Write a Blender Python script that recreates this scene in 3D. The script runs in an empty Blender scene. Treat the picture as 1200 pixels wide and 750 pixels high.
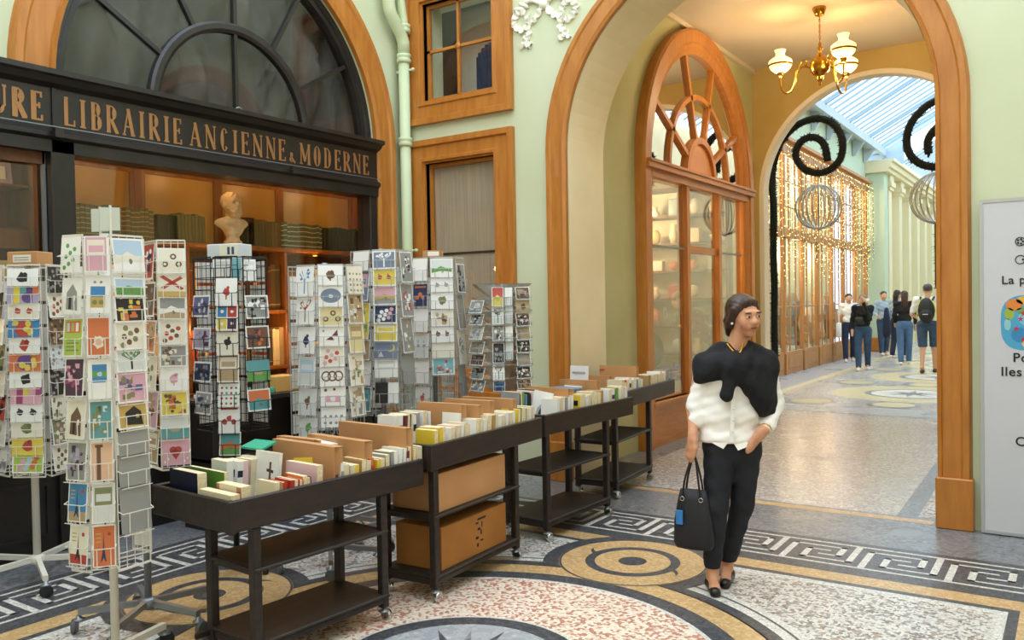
import bpy, math, random
import numpy as np
from mathutils import Matrix, Vector

SC = bpy.context.scene
COL = SC.collection
# ------------------------------------------------------------------ camera
cam_d = bpy.data.cameras.new('camera'); cam = bpy.data.objects.new('camera', cam_d); COL.objects.link(cam)
YAW, PITCH, ROLL = math.radians(34.15), math.radians(-1.16), math.radians(-1.0)
cam_d.sensor_width = 36.0; cam_d.lens = 36.0 * 978 / 1200; cam_d.clip_end = 300
cam.matrix_world = (Matrix.Translation((0, 0, 1.63)) @ Matrix.Rotation(YAW, 4, 'Z')
                    @ Matrix.Rotation(math.pi / 2 + PITCH, 4, 'X') @ Matrix.Rotation(ROLL, 4, 'Z'))
SC.camera = cam
# ------------------------------------------------------------------ sky and exposure
w = bpy.data.worlds.new('sky'); SC.world = w; w.use_nodes = True
nt = w.node_tree; nt.nodes.clear()
o_ = nt.nodes.new('ShaderNodeOutputWorld'); bg = nt.nodes.new('ShaderNodeBackground')
tc = nt.nodes.new('ShaderNodeTexCoord'); nz = nt.nodes.new('ShaderNodeTexNoise'); cr = nt.nodes.new('ShaderNodeValToRGB')
nz.inputs['Scale'].default_value = 2.2; nz.inputs['Detail'].default_value = 4
cr.color_ramp.elements[0].position = .42; cr.color_ramp.elements[0].color = (.50, .68, .88, 1)
cr.color_ramp.elements[1].position = .60; cr.color_ramp.elements[1].color = (.98, .99, 1, 1)
nt.links.new(tc.outputs['Generated'], nz.inputs['Vector']); nt.links.new(nz.outputs['Fac'], cr.inputs['Fac'])
nt.links.new(cr.outputs['Color'], bg.inputs['Color']); nt.links.new(bg.outputs['Background'], o_.inputs['Surface'])
bg.inputs['Strength'].default_value = 2.3
SC.view_settings.view_transform = 'Standard'; SC.view_settings.look = 'None'
SC.view_settings.gamma = 1; SC.view_settings.use_curve_mapping = False
SC.view_settings.exposure = .88

# ------------------------------------------------------------------ colours and materials
def lin(h):
    h = h.lstrip('#'); o = []
    for i in (0, 2, 4):
        c = int(h[i:i + 2], 16) / 255
        o.append(c / 12.92 if c <= .04045 else ((c + .055) / 1.055) ** 2.4)
    return tuple(o) + (1.0,)
M = {}
def newmat(name):
    m = bpy.data.materials.new(name); m.use_nodes = True; M[name] = m
    return m, m.node_tree, m.node_tree.nodes['Principled BSDF']
def mat(name, c, rough=.6, metal=0, c2=None, scale=4, stretch=(1, 1, 1), bump=0, spec=.5, emit=None, es=1, lo=.35, hi=.65, detail=4, coat=0):
    m, t, b = newmat(name)
    b.inputs['Base Color'].default_value = lin(c); b.inputs['Roughness'].default_value = rough
    b.inputs['Metallic'].default_value = metal; b.inputs['Specular IOR Level'].default_value = spec
    if coat: b.inputs['Coat Weight'].default_value = coat
    if c2 or bump:
        tc = t.nodes.new('ShaderNodeTexCoord'); mp = t.nodes.new('ShaderNodeMapping'); n = t.nodes.new('ShaderNodeTexNoise')
        mp.inputs['Scale'].default_value = stretch; n.inputs['Scale'].default_value = scale; n.inputs['Detail'].default_value = detail
        t.links.new(tc.outputs['Object'], mp.inputs['Vector']); t.links.new(mp.outputs['Vector'], n.inputs['Vector'])
        if c2:
            r = t.nodes.new('ShaderNodeValToRGB'); e = r.color_ramp.elements
            e[0].position = lo; e[0].color = lin(c); e[1].position = hi; e[1].color = lin(c2)
            t.links.new(n.outputs['Fac'], r.inputs['Fac']); t.links.new(r.outputs['Color'], b.inputs['Base Color'])
        if bump:
            bp = t.nodes.new('ShaderNodeBump'); bp.inputs['Strength'].default_value = bump; bp.inputs['Distance'].default_value = .01
            t.links.new(n.outputs['Fac'], bp.inputs['Height']); t.links.new(bp.outputs['Normal'], b.inputs['Normal'])
    if emit:
        b.inputs['Emission Color'].default_value = lin(emit); b.inputs['Emission Strength'].default_value = es
    return m
def attrmat(name, rough=.55, spec=.4, noise=0):
    m, t, b = newmat(name); a = t.nodes.new('ShaderNodeAttribute'); a.attribute_name = 'Col'
    b.inputs['Roughness'].default_value = rough; b.inputs['Specular IOR Level'].default_value = spec
    t.links.new(a.outputs['Color'], b.inputs['Base Color'])
    return m
def mosaic(name, cols, grout='5a5650', scale=60, rough=.38, gw=.06):
    """tesserae: random voronoi cells with recessed grout; cols = list of (position, colour)"""
    m, t, b = newmat(name); tc = t.nodes.new('ShaderNodeTexCoord')
    v = t.nodes.new('ShaderNodeTexVoronoi'); v.inputs['Scale'].default_value = scale; v.inputs['Randomness'].default_value = .75
    d = t.nodes.new('ShaderNodeTexVoronoi'); d.feature = 'DISTANCE_TO_EDGE'; d.inputs['Scale'].default_value = scale; d.inputs['Randomness'].default_value = .75
    s = t.nodes.new('ShaderNodeSeparateColor'); r = t.nodes.new('ShaderNodeValToRGB'); r.color_ramp.interpolation = 'CONSTANT'
    e = r.color_ramp.elements
    while len(e) < len(cols): e.new(.5)
    for i, (p, c) in enumerate(cols): e[i].position = p; e[i].color = lin(c)
    t.links.new(tc.outputs['Object'], v.inputs['Vector']); t.links.new(tc.outputs['Object'], d.inputs['Vector'])
    t.links.new(v.outputs['Color'], s.inputs['Color']); t.links.new(s.outputs['Red'], r.inputs['Fac'])
    mr = t.nodes.new('ShaderNodeMapRange'); mr.inputs['From Max'].default_value = gw
    mx = t.nodes.new('ShaderNodeMix'); mx.data_type = 'RGBA'; mx.inputs['A'].default_value = lin(grout)
    t.links.new(d.outputs['Distance'], mr.inputs['Value']); t.links.new(mr.outputs['Result'], mx.inputs['Factor'])
    t.links.new(r.outputs['Color'], mx.inputs['B']); t.links.new(mx.outputs['Result'], b.inputs['Base Color'])
    n = t.nodes.new('ShaderNodeTexNoise'); n.inputs['Scale'].default_value = 1.3; n.inputs['Detail'].default_value = 3
    t.links.new(tc.outputs['Object'], n.inputs['Vector'])
    q = t.nodes.new('ShaderNodeMapRange'); q.inputs['To Min'].default_value = rough - .12; q.inputs['To Max'].default_value = rough + .12
    t.links.new(n.outputs['Fac'], q.inputs['Value']); t.links.new(q.outputs['Result'], b.inputs['Roughness'])
    return m
def glass(name, tint='ffffff', refl=1.0, rough=.02):
    m = bpy.data.materials.new(name); m.use_nodes = True; M[name] = m; t = m.node_tree; t.nodes.clear()
    o = t.nodes.new('ShaderNodeOutputMaterial'); x = t.nodes.new('ShaderNodeMixShader'); tr = t.nodes.new('ShaderNodeBsdfTransparent')
    g = t.nodes.new('ShaderNodeBsdfGlossy'); ge = t.nodes.new('ShaderNodeNewGeometry'); dt = t.nodes.new('ShaderNodeVectorMath'); dt.operation = 'DOT_PRODUCT'; t.links.new(ge.outputs['Normal'], dt.inputs[0]); t.links.new(ge.outputs['Incoming'], dt.inputs[1])
    def mth(op, a, b=None):
        q = t.nodes.new('ShaderNodeMath'); q.operation = op; t.links.new(a, q.inputs[0])
        if b is not None: q.inputs[1].default_value = b
        return q
    f = mth('ABSOLUTE', dt.outputs['Value']); f = mth('MULTIPLY', f.outputs[0], -1); f = mth('ADD', f.outputs[0], 1); f = mth('POWER', f.outputs[0], 5); f = mth('MULTIPLY', f.outputs[0], .955); f = mth('ADD', f.outputs[0], .045)      # Schlick, same from both sides
    mu = t.nodes.new('ShaderNodeMath'); mu.operation = 'MULTIPLY'
    mu.inputs[1].default_value = refl; mu.use_clamp = True
    tr.inputs['Color'].default_value = lin(tint); g.inputs['Roughness'].default_value = rough
    t.links.new(f.outputs[0], mu.inputs[0]); t.links.new(mu.outputs[0], x.inputs['Fac'])
    t.links.new(tr.outputs['BSDF'], x.inputs[1]); t.links.new(g.outputs['BSDF'], x.inputs[2]); t.links.new(x.outputs['Shader'], o.inputs['Surface'])
    return m

mat('mint', 'c6cda8', .8, c2='cdd3b2', scale=1.2, bump=.05)
mat('mint_far', 'bccdb4', .8)
mat('cream', 'ecdfb8', .8, c2='e4d4a8', scale=1.5)
mat('olive', 'bfbe8e', .8, c2='b6b482', scale=1.5)
mat('ochre', 'c2a866', .8, c2='b69a58', scale=1.5)
mat('ceiling_tan', 'd3c6aa', .85)
mat('reveal_white', 'e6dcc4', .8)
mat('stone', 'e2d8b4', .75)
mat('stucco', 'e9e6d4', .7, bump=.2, scale=20)
mat('wood', 'bd7a2e', .45, c2='ad6a22', scale=3, stretch=(6, 6, 1), bump=.03, coat=.25)
mat('wood_h', 'bd7a2e', .45, c2='ad6a22', scale=3, stretch=(1, 1, 6), bump=.03, coat=.25)
mat('wood_pink', 'c48c58', .45, c2='bc804c', scale=3)
mat('panel_wood', '9a5a20', .4, c2='7c4510', scale=3, stretch=(6, 6, 1), coat=.3)
mat('shop_black', '1d1a17', .38, c2='272320', scale=5, bump=.04)
mat('trolley', '1c1512', .45, c2='2e221b', scale=6, stretch=(5, 1, 5), bump=.1)
mat('shelf_wood', '221b17', .55, c2='2e251f', scale=6, stretch=(5, 1, 5), bump=.1)
mat('gold_letter', 'a8794a', .45, metal=.3)
mat('pipe', 'c6d2a8', .5)
mat('dark_cloth', '3a3d3f', .9, c2='626362', scale=1.5, stretch=(1, 1.5, .6), bump=.25, lo=.3, hi=.75)
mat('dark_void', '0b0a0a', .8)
mat('blind', 'a09279', .8, c2='b0a288', scale=60, stretch=(1, 1, .02))
mat('brass', 'b8862e', .22, metal=1)
mat('opal', 'ffe9b0', .3, emit='ffd98c', es=1.1)
mat('opal_lit', 'fff6dd', .3, emit='fff0cc', es=9)
mat('white_metal', 'dedbcf', .35)
mat('grey_metal', '8d9194', .35, metal=.6)
mat('chrome', 'c8c8c8', .15, metal=1)
mat('black_metal', '15161a', .4)
mat('rubber', '1b1b1d', .6)
mat('wheel_grey', '5b6165', .45)
mat('cardboard', 'c2915f', .75, c2='b98656', scale=4)
mat('cardboard_dark', 'a8702f', .75, c2='9b6426', scale=4)
mat('garland', '0e120e', .9, c2='1d2119', scale=30)
mat('orb', 'b9b6ae', .3, metal=.7)
mat('bulb', 'ffd98a', .4, emit='ffcf70', es=3.2)
mat('wire', '2f2a20', .6)
mat('white_lit', 'fffbe8', .5, emit='fff2c8', es=3)
mat('roof_steel', 'b9c6cf', .5)
mat('rafter', '8fa6b8', .45)
mat('blue_steel', 'a9c0d6', .5)
mat('bust', 'ded3ba', .55, c2='bdae90', scale=12, bump=.15)
mat('skin', 'd39b78', .5, c2='c98f6c', scale=15); M['skin'].node_tree.nodes['Principled BSDF'].inputs['Subsurface Weight'].default_value = .05
mat('skin_far', 'c99a7e', .55)
mat('hair_brown', '2b1a12', .45, c2='472d1e', scale=25, stretch=(4, 4, .6), bump=.3)
mat('hair_dark', '1c1412', .5)
mat('hair_fair', '7a5a3a', .5)
mat('hair_grey', '4c4641', .6)
mat('knit_black', '0b0b0f', .9, c2='121218', scale=60, bump=.25)
mat('wood_gallery', 'b98450', .5, c2='a97340', scale=3, stretch=(6, 6, 1)); mat('blouse', 'f2eee8', .7, c2='f8f5f0', scale=6, bump=.1)
mat('denim_night', '0d1018', .75, c2='141924', scale=9, bump=.1)
mat('leather_black', '15130f', .35)
mat('pearl', 'f2eee2', .2)
mat('gold', 'd8a948', .25, metal=1)
mat('bag_fabric', '15171f', .6)
mat('tag_blue', '2f78c0', .4)
mat('white_cloth', 'e6e4e2', .8); mat('black_cloth', '141416', .85); mat('jeans', '35506f', .8, c2='2a415d', scale=10)
mat('jeans_light', '4f729b', .8, c2='44658c', scale=10); mat('shirt_blue', '9db3c2', .8); mat('navy_cloth', '1d2740', .8)
mat('polka_red', '6d1422', .7); mat('pack_black', '17191a', .6); mat('neon', 'c9d63a', .6); mat('shoe_white', 'e4e2de', .6); mat('shoe_brown', '4a3a2c', .6)
mat('banner', 'c9c9cc', .45); mat('banner_frame', 'b8bab8', .35, metal=.4); mat('ink', '1e2024', .6)
mat('interior_warm', '6b4421', .6, c2='553416', scale=3, stretch=(5, 5, 1)); mat('gold_panel', 'c9a456', .35, c2='b08a40', scale=2)
mat('interior_cream', 'e0d6bc', .8)
mat('lamp_warm', 'ffcf80', .4, emit='ffb45a', es=14)
attrmat('print', .4, .4); attrmat('cloth_book', .5, .3)
mat('pages', 'd8c49a', .8, c2='ecdcb8', scale=90, stretch=(1, 1, 1))
mat('card_stock', 'e6e3dc', .55)
mat('acrylic_wire', 'c3c7c6', .25, metal=.3)
mosaic('mos_dark', [(0, '3c3f46'), (.3, '484b52'), (.6, '33363d'), (.85, '565960')], '6a6862', 55)
mosaic('mos_white', [(0, 'd9d7cf'), (.4, 'cfcdc6'), (.75, 'e3e1d8')], '8f8d86', 50)
mosaic('mos_tan', [(0, 'c9a877'), (.3, 'bd9a68'), (.6, 'd3b486'), (.85, 'c4a06a')], 'ab8c60', 55, gw=.04)
mosaic('mos_red', [(0, 'eadfcd'), (.38, 'e3d0bc'), (.60, 'bd8371'), (.80, 'b07462'), (.92, 'd7b7a0')], 'cbb8a4', 62, gw=.04)
mosaic('mos_speckle', [(0, 'd8d5cf'), (.38, 'c7c3bd'), (.6, '96918c'), (.80, '716d6a'), (.92, 'a88c78')], '9c9892', 56, gw=.04)
mosaic('mos_grey', [(0, '7d8084'), (.3, '6f7277'), (.6, '8a8d90'), (.85, '646468')], '77787a', 42, gw=.05, rough=.3)
mosaic('mos_hall', [(0, 'c9c5c0'), (.35, 'b5b0ad'), (.6, 'a29e9b'), (.8, 'aaa098'), (.93, 'dedad4')], '9f9b98', 44, gw=.05, rough=.24)
mosaic('mos_paleblue', [(0, 'a9adb1'), (.5, '9ea2a8'), (.8, 'b6babd')], '95989c', 30, gw=.05, rough=.3)
mosaic('mos_straw', [(0, 'cbbf98'), (.5, 'c2b48a')], 'a69c7c', 30, gw=.05)
glass('glass', refl=1); glass('glass_tint', 'dbe9f2', .12); glass('glass_shop', 'f4efe6', 1.3); glass('glass_passage', 'e6e2d8', 2.4); glass('acrylic', 'f2f6f6', 1.0, .05); glass('acrylic_white', 'c9cfd0', 5, .3)
glass('glass_mirror', 'a8a08c', 9)

# ------------------------------------------------------------------ mesh builder
def rotz(a): return Matrix.Rotation(a, 3, 'Z')
class MB:
    def __init__(s): s.v = []; s.f = []; s.c = []; s.m = []
    def add(s, vs, fs, c=None, mi=0):
        n = len(s.v); s.v.extend([tuple(p) for p in vs])
        for f in fs: s.f.append([n + i for i in f]); s.c.append(c); s.m.append(mi)
        return s
    def box(s, a, b, c=None, mi=0):
        x0, x1 = sorted((a[0], b[0])); y0, y1 = sorted((a[1], b[1])); z0, z1 = sorted((a[2], b[2]))
        return s.add([(x0, y0, z0), (x1, y0, z0), (x1, y1, z0), (x0, y1, z0), (x0, y0, z1), (x1, y0, z1), (x1, y1, z1), (x0, y1, z1)],
                     [(0, 3, 2, 1), (4, 5, 6, 7), (0, 1, 5, 4), (1, 2, 6, 5), (2, 3, 7, 6), (3, 0, 4, 7)], c, mi)
    def bev(s, a, b, e=.004, c=None, mi=0):
        """box with chamfered vertical and top edges"""
        x0, x1 = sorted((a[0], b[0])); y0, y1 = sorted((a[1], b[1])); z0, z1 = sorted((a[2], b[2]))
        e = min(e, (x1 - x0) * .3, (y1 - y0) * .3, (z1 - z0) * .3)
        def ring(i, z): return [(x0 + i, y0, z), (x1 - i, y0, z), (x1, y0 + i, z), (x1, y1 - i, z), (x1 - i, y1, z), (x0 + i, y1, z), (x0, y1 - i, z), (x0, y0 + i, z)]
        def inner(z): return [(x0 + e, y0 + e, z), (x1 - e, y0 + e, z), (x1 - e, y0 + e, z), (x1 - e, y1 - e, z), (x1 - e, y1 - e, z), (x0 + e, y1 - e, z), (x0 + e, y1 - e, z), (x0 + e, y0 + e, z)]
        vs = inner(z0) + ring(e, z0 + e) + ring(e, z1 - e) + inner(z1); fs = []
        for k in range(3):
            for i in range(8): j = (i + 1) % 8; fs.append((k * 8 + i, k * 8 + j, k * 8 + 8 + j, k * 8 + 8 + i))
        fs.append((24, 25, 27, 29)) ; fs.append((0, 5, 3, 1))
        return s.add(vs, fs, c, mi)
    def obox(s, cen, size, R=None, c=None, mi=0):
        R = R or Matrix.Identity(3); h = [q / 2 for q in size]; vs = []
        for z in (-1, 1):
            for x, y in ((-1, -1), (1, -1), (1, 1), (-1, 1)): vs.append(Vector(cen) + R @ Vector((x * h[0], y * h[1], z * h[2])))
        return s.add(vs, [(0, 3, 2, 1), (4, 5, 6, 7), (0, 1, 5, 4), (1, 2, 6, 5), (2, 3, 7, 6), (3, 0, 4, 7)], c, mi)
    def bar(s, a, b, wdt, hgt=None, c=None, mi=0, up=(0, 0, 1)):
        a = Vector(a); b = Vector(b); d = (b - a); L = d.length; d.normalize(); up = Vector(up)
        x = d.cross(up)
        if x.length < 1e-4: x = d.cross(Vector((1, 0, 0)))
        x.normalize(); z = x.cross(d)
        R = Matrix((x, d, z)).transposed()
        return s.obox((a + b) / 2, (wdt, L, hgt or wdt), R, c, mi)
    def tube(s, pts, r, n=8, closed=False, c=None, mi=0, caps=True):
        P = [Vector(p) for p in pts]; N = len(P); rr = r if isinstance(r, (list, tuple)) else [r] * N
        T = []
        for i in range(N):
            a = P[i - 1] if (i > 0 or closed) else P[i]; b = P[(i + 1) % N] if (i < N - 1 or closed) else P[i]
            t = b - a; T.append(t.normalized() if t.length > 1e-9 else Vector((0, 0, 1)))
        u = T[0].cross(Vector((0, 0, 1)))
        if u.length < 1e-3: u = T[0].cross(Vector((1, 0, 0)))
        u.normalize(); vs = []
        for i in range(N):
            u = (u - T[i] * u.dot(T[i])); u.normalize(); v = T[i].cross(u)
            for k in range(n):
                a = 2 * math.pi * k / n; vs.append(P[i] + (u * math.cos(a) + v * math.sin(a)) * rr[i])
        fs = []
        for i in range(N if closed else N - 1):
            j = (i + 1) % N
            for k in range(n): l = (k + 1) % n; fs.append((i * n + k, i * n + l, j * n + l, j * n + k))
        if caps and not closed: fs.append(tuple(range(n))[::-1]); fs.append(tuple((N - 1) * n + k for k in range(n)))
        return s.add(vs, fs, c, mi)
    def lathe(s, prof, cen=(0, 0, 0), n=16, c=None, mi=0, ax='z'):
        vs = []
        for r, z in prof:
            for k in range(n):
                a = 2 * math.pi * k / n; p = (r * math.cos(a), r * math.sin(a), z)
                if ax == 'x': p = (z, p[0], p[1])
                if ax == 'y': p = (p[0], z, p[1])
                vs.append((cen[0] + p[0], cen[1] + p[1], cen[2] + p[2]))
        fs = []
        for i in range(len(prof) - 1):
            for k in range(n): l = (k + 1) % n; fs.append((i * n + k, i * n + l, (i + 1) * n + l, (i + 1) * n + k))
        if prof[0][0] > 1e-6: fs.append(tuple(range(n))[::-1])
        if prof[-1][0] > 1e-6: fs.append(tuple((len(prof) - 1) * n + k for k in range(n)))
        return s.add(vs, fs, c, mi)
    def ball(s, cen, r, n=12, c=None, mi=0):
        r = r if isinstance(r, (tuple, list)) else (r, r, r); m = max(4, n // 2); vs = []
        for i in range(m + 1):
            t = math.pi * i / m
            for k in range(n):
                a = 2 * math.pi * k / n
                vs.append((cen[0] + r[0] * math.sin(t) * math.cos(a), cen[1] + r[1] * math.sin(t) * math.sin(a), cen[2] - r[2] * math.cos(t)))
        fs = []
        for i in range(m):
            for k in range(n): l = (k + 1) % n; fs.append((i * n + k, i * n + l, (i + 1) * n + l, (i + 1) * n + k))
        return s.add(vs, fs, c, mi)
    def prism(s, pts, fn, t0, t1, c=None, mi=0):
        """outline pts (a,b) mapped by fn(a,b,t); solid between t0 and t1"""
        n = len(pts); vs = [fn(a, b, t0) for a, b in pts] + [fn(a, b, t1) for a, b in pts]
        fs = [tuple(range(n))[::-1], tuple(range(n, 2 * n))] + [(i, (i + 1) % n, n + (i + 1) % n, n + i) for i in range(n)]
        return s.add(vs, fs, c, mi)
    def strip(s, A, B, c=None, mi=0, closed=False):
        n = len(A); vs = list(A) + list(B); fs = [(i, (i + 1) % n, n + (i + 1) % n, n + i) for i in range(n if closed else n - 1)]
        return s.add(vs, fs, c, mi)
    def build(s, name, m=None, parent=None, smooth=False, world=False, **props):
        me = bpy.data.meshes.new(name)
        V = s.v
        if world and parent is not None:
            ox, oy, oz = parent['_o']; V = [(x - ox, y - oy, z - oz) for x, y, z in V]
        me.from_pydata([tuple(p) for p in V], [], s.f); ms = m if isinstance(m, (list, tuple)) else [m]
        for q in ms:
            if q: me.materials.append(M[q])
        if len(ms) > 1: me.polygons.foreach_set('material_index', s.m)
        if any(c is not None for c in s.c):
            at = me.color_attributes.new('Col', 'FLOAT_COLOR', 'CORNER'); arr = []
            for f, c in zip(s.f, s.c):
                c = c if c is not None else (1, 1, 1, 1); arr.extend(list(c) * len(f))
            at.data.foreach_set('color', arr)
        if smooth: me.polygons.foreach_set('use_smooth', [True] * len(me.polygons))
        me.update()
        o = bpy.data.objects.new(name, me); COL.objects.link(o)
        if parent is not None: o.parent = parent
        if world and parent is not None: o['_o'] = list(parent['_o'])
        for k, v in props.items(): o[k] = v
        return o
def thing(name, label, cat, loc=(0, 0, 0), rz=0, group=None):
    o = bpy.data.objects.new(name, None); COL.objects.link(o); o.empty_display_size = .1
    o.location = loc; o.rotation_euler = (0, 0, rz); o['label'] = label; o['category'] = cat; o['_o'] = list(loc)
    if group: o['group'] = group
    return o
def tag(o, label, cat, group=None):
    o['label'] = label; o['category'] = cat
    if group: o['group'] = group
    return o
def place(o, loc, rot=(0, 0, 0)): o.location = loc; o.rotation_euler = rot; return o
def arcpts(cx, cz, r, a0, a1, n): return [(cx + r * math.cos(math.radians(a0 + (a1 - a0) * i / n)), cz + r * math.sin(math.radians(a0 + (a1 - a0) * i / n))) for i in range(n + 1)]
def sweep(mb, path, prof, fn, closed=False):
    """path of (a,b) points in a plane, prof of (u outward, v proud); fn(a,b,v)->xyz; outward = left-hand side flipped by order"""
    n = len(path); N = []
    for i in range(n):
        p0 = path[i - 1] if (i > 0 or closed) else None; p1 = path[i]; p2 = path[(i + 1) % n] if (i < n - 1 or closed) else None
        def nor(p, q): dx, dy = q[0] - p[0], q[1] - p[1]; l = math.hypot(dx, dy) or 1; return (dy / l, -dx / l)
        if p0 is None: nn = nor(p1, p2)
        elif p2 is None: nn = nor(p0, p1)
        else:
            a, b = nor(p0, p1), nor(p1, p2); sx, sy = a[0] + b[0], a[1] + b[1]; l = sx * sx + sy * sy
            k = 2 / l if l > .1 else 1; nn = (sx * k, sy * k)
        N.append(nn)
    m = len(prof); vs = []
    for (a, b), (na, nb) in zip(path, N):
        for u, v in prof: vs.append(fn(a + na * u, b + nb * u, v))
    fs = []
    for i in range(n if closed else n - 1):
        j = (i + 1) % n
        for k in range(m): l = (k + 1) % m; fs.append((i * m + k, i * m + l, j * m + l, j * m + k))
    if not closed: fs.append(tuple(range(m))); fs.append(tuple((n - 1) * m + k for k in range(m))[::-1])
    mb.add(vs, fs); return mb
TRIM = [(0, 0), (0, .05), (.03, .065), (.035, .045), (.05, .045), (.16, .045), (.175, .06), (.215, .06), (.225, .035), (.235, 0)]
def trimprof(wd, d=1.0): return [(u / .235 * wd, v * d) for u, v in TRIM]
def archpath(c, r, spring, base, n=40):
    return [(c - r, base)] + arcpts(c, spring, r, 180, 0, n) + [(c + r, base)]

# ------------------------------------------------------------------ implicit surfaces for bodies, cloth, the bust
def sdf_mesh(name, prims, h, m, parent=None, k=.03, cuts=(), subs=(), disp=None, fill=(), **props):
    lo = np.array([1e9] * 3); hi = -lo
    def bb(p):
        if p[0] == 'c': a, b = np.array(p[1]), np.array(p[2]); r = max(p[3], p[4]); return np.minimum(a, b) - r, np.maximum(a, b) + r
        a = np.array(p[1]); r = np.array(p[2]); r = np.full(3, r.max()) if len(p) > 3 and p[3] else r; return a - r, a + r
    for p in prims: l, q = bb(p); lo = np.minimum(lo, l); hi = np.maximum(hi, q)
    pad = k * .5 + 3 * h; lo -= pad; hi += pad; n = np.ceil((hi - lo) / h).astype(int) + 1
    F = np.full(n, 1.0, np.float32)
    ax = [lo[i] + h * np.arange(n[i]) for i in range(3)]
    def ev(p, sl):
        X = ax[0][sl[0]][:, None, None]; Y = ax[1][sl[1]][None, :, None]; Z = ax[2][sl[2]][None, None, :]
        if p[0] == 'c':
            a, b = np.array(p[1], float), np.array(p[2], float); d = b - a; L = max(d @ d, 1e-9)
            t = np.clip(((X - a[0]) * d[0] + (Y - a[1]) * d[1] + (Z - a[2]) * d[2]) / L, 0, 1)
            return np.sqrt((X - a[0] - t * d[0]) ** 2 + (Y - a[1] - t * d[1]) ** 2 + (Z - a[2] - t * d[2]) ** 2) - (p[3] + t * (p[4] - p[3]))
        x, y, z = X - p[1][0], Y - p[1][1], Z - p[1][2]; r = p[2]
        if len(p) > 3 and p[3]:
            R = np.array(Matrix(p[3]) if not isinstance(p[3], Matrix) else p[3]).T
            x, y, z = R[0][0] * x + R[0][1] * y + R[0][2] * z, R[1][0] * x + R[1][1] * y + R[1][2] * z, R[2][0] * x + R[2][1] * y + R[2][2] * z
        k0 = np.sqrt((x / r[0]) ** 2 + (y / r[1]) ** 2 + (z / r[2]) ** 2); k1 = np.sqrt((x / r[0] ** 2) ** 2 + (y / r[1] ** 2) ** 2 + (z / r[2] ** 2) ** 2)
        return k0 * (k0 - 1) / np.maximum(k1, 1e-6)
    for grp, sign in ((prims, 1), (subs, -1)):
        for p in grp:
            l, q = bb(p); i0 = np.maximum(np.floor((l - lo - pad) / h).astype(int), 0); i1 = np.minimum(np.ceil((q - lo + pad) / h).astype(int) + 1, n)
            if (i1 <= i0).any(): continue
            sl = tuple(slice(a, b) for a, b in zip(i0, i1)); d = ev(p, sl); f = F[sl]
            if sign == 1: hh = np.maximum(k - np.abs(f - d), 0) / k; F[sl] = np.minimum(f, d) - hh * hh * k / 4
            else: F[sl] = np.maximum(f, -d)
    X = ax[0][:, None, None]; Y = ax[1][None, :, None]; Z = ax[2][None, None, :]
    if disp: F += disp(X, Y, Z)
    for (a, b, c_, d) in cuts: F = np.maximum(F, a * X + b * Y + c_ * Z - d)       # keeps ax+by+cz<d
    S = F < 0; cs = S[:-1, :-1, :-1].astype(np.int8)
    cnt = np.zeros(cs.shape, np.int8)
    for i in (0, 1):
        for j in (0, 1):
            for l in (0, 1): cnt += S[i:n[0] - 1 + i, j:n[1] - 1 + j, l:n[2] - 1 + l]
    act = (cnt > 0) & (cnt < 8); idx = np.full(cs.shape, -1, np.int64); I = np.argwhere(act); idx[act] = np.arange(len(I))
    acc = np.zeros((len(I), 3)); num = np.zeros(len(I)); cor = [(i, j, l) for i in (0, 1) for j in (0, 1) for l in (0, 1)]
    vals = {c_: F[I[:, 0] + c_[0], I[:, 1] + c_[1], I[:, 2] + c_[2]] for c_ in cor}
    for a in cor:
        for d_ in range(3):
            if a[d_]: continue
            b = list(a); b[d_] = 1; b = tuple(b); va, vb = vals[a], vals[b]; m_ = (va < 0) != (vb < 0)
            t = np.where(m_, va / np.where(m_, va - vb, 1), 0); p = np.tile(np.array(a, float), (len(I), 1)); p[:, d_] += t
            acc[m_] += p[m_]; num[m_] += 1
    V = lo + (I + acc / num[:, None]) * h; quads = []
    for d_ in range(3):
        o1, o2 = [(1, 2), (2, 0), (0, 1)][d_]
        a = [slice(1, -1)] * 3; b = [slice(1, -1)] * 3; a[d_] = slice(0, -1); b[d_] = slice(1, None)
        sa, sb = S[tuple(a)], S[tuple(b)]; off = np.array([1, 1, 1]); off[d_] = 0
        for cond, rev in ((sa & ~sb, False), (~sa & sb, True)):
            E = np.argwhere(cond) + off
            if not len(E): continue
            def g(x, y):
                q = E.copy(); q[:, o1] -= x; q[:, o2] -= y; return idx[q[:, 0], q[:, 1], q[:, 2]]
            Q = np.stack([g(1, 1), g(0, 1), g(0, 0), g(1, 0)], 1); quads.append(Q[:, ::-1] if rev else Q)
    Q = np.concatenate(quads); Q = Q[(Q >= 0).all(1)]
    me = bpy.data.meshes.new(name); me.vertices.add(len(V)); me.vertices.foreach_set('co', V.ravel())
    me.loops.add(Q.size); me.loops.foreach_set('vertex_index', Q.ravel().astype(np.int32)); me.polygons.add(len(Q))
    me.polygons.foreach_set('loop_start', np.arange(0, Q.size, 4, dtype=np.int32)); me.polygons.foreach_set('use_smooth', [True] * len(Q))
    me.materials.append(M[m]); me.update(calc_edges=True); me.validate()
    o = bpy.data.objects.new(name, me); COL.objects.link(o)
    if parent is not None: o.parent = parent
    for k_, v_ in props.items(): o[k_] = v_
    return o
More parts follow.
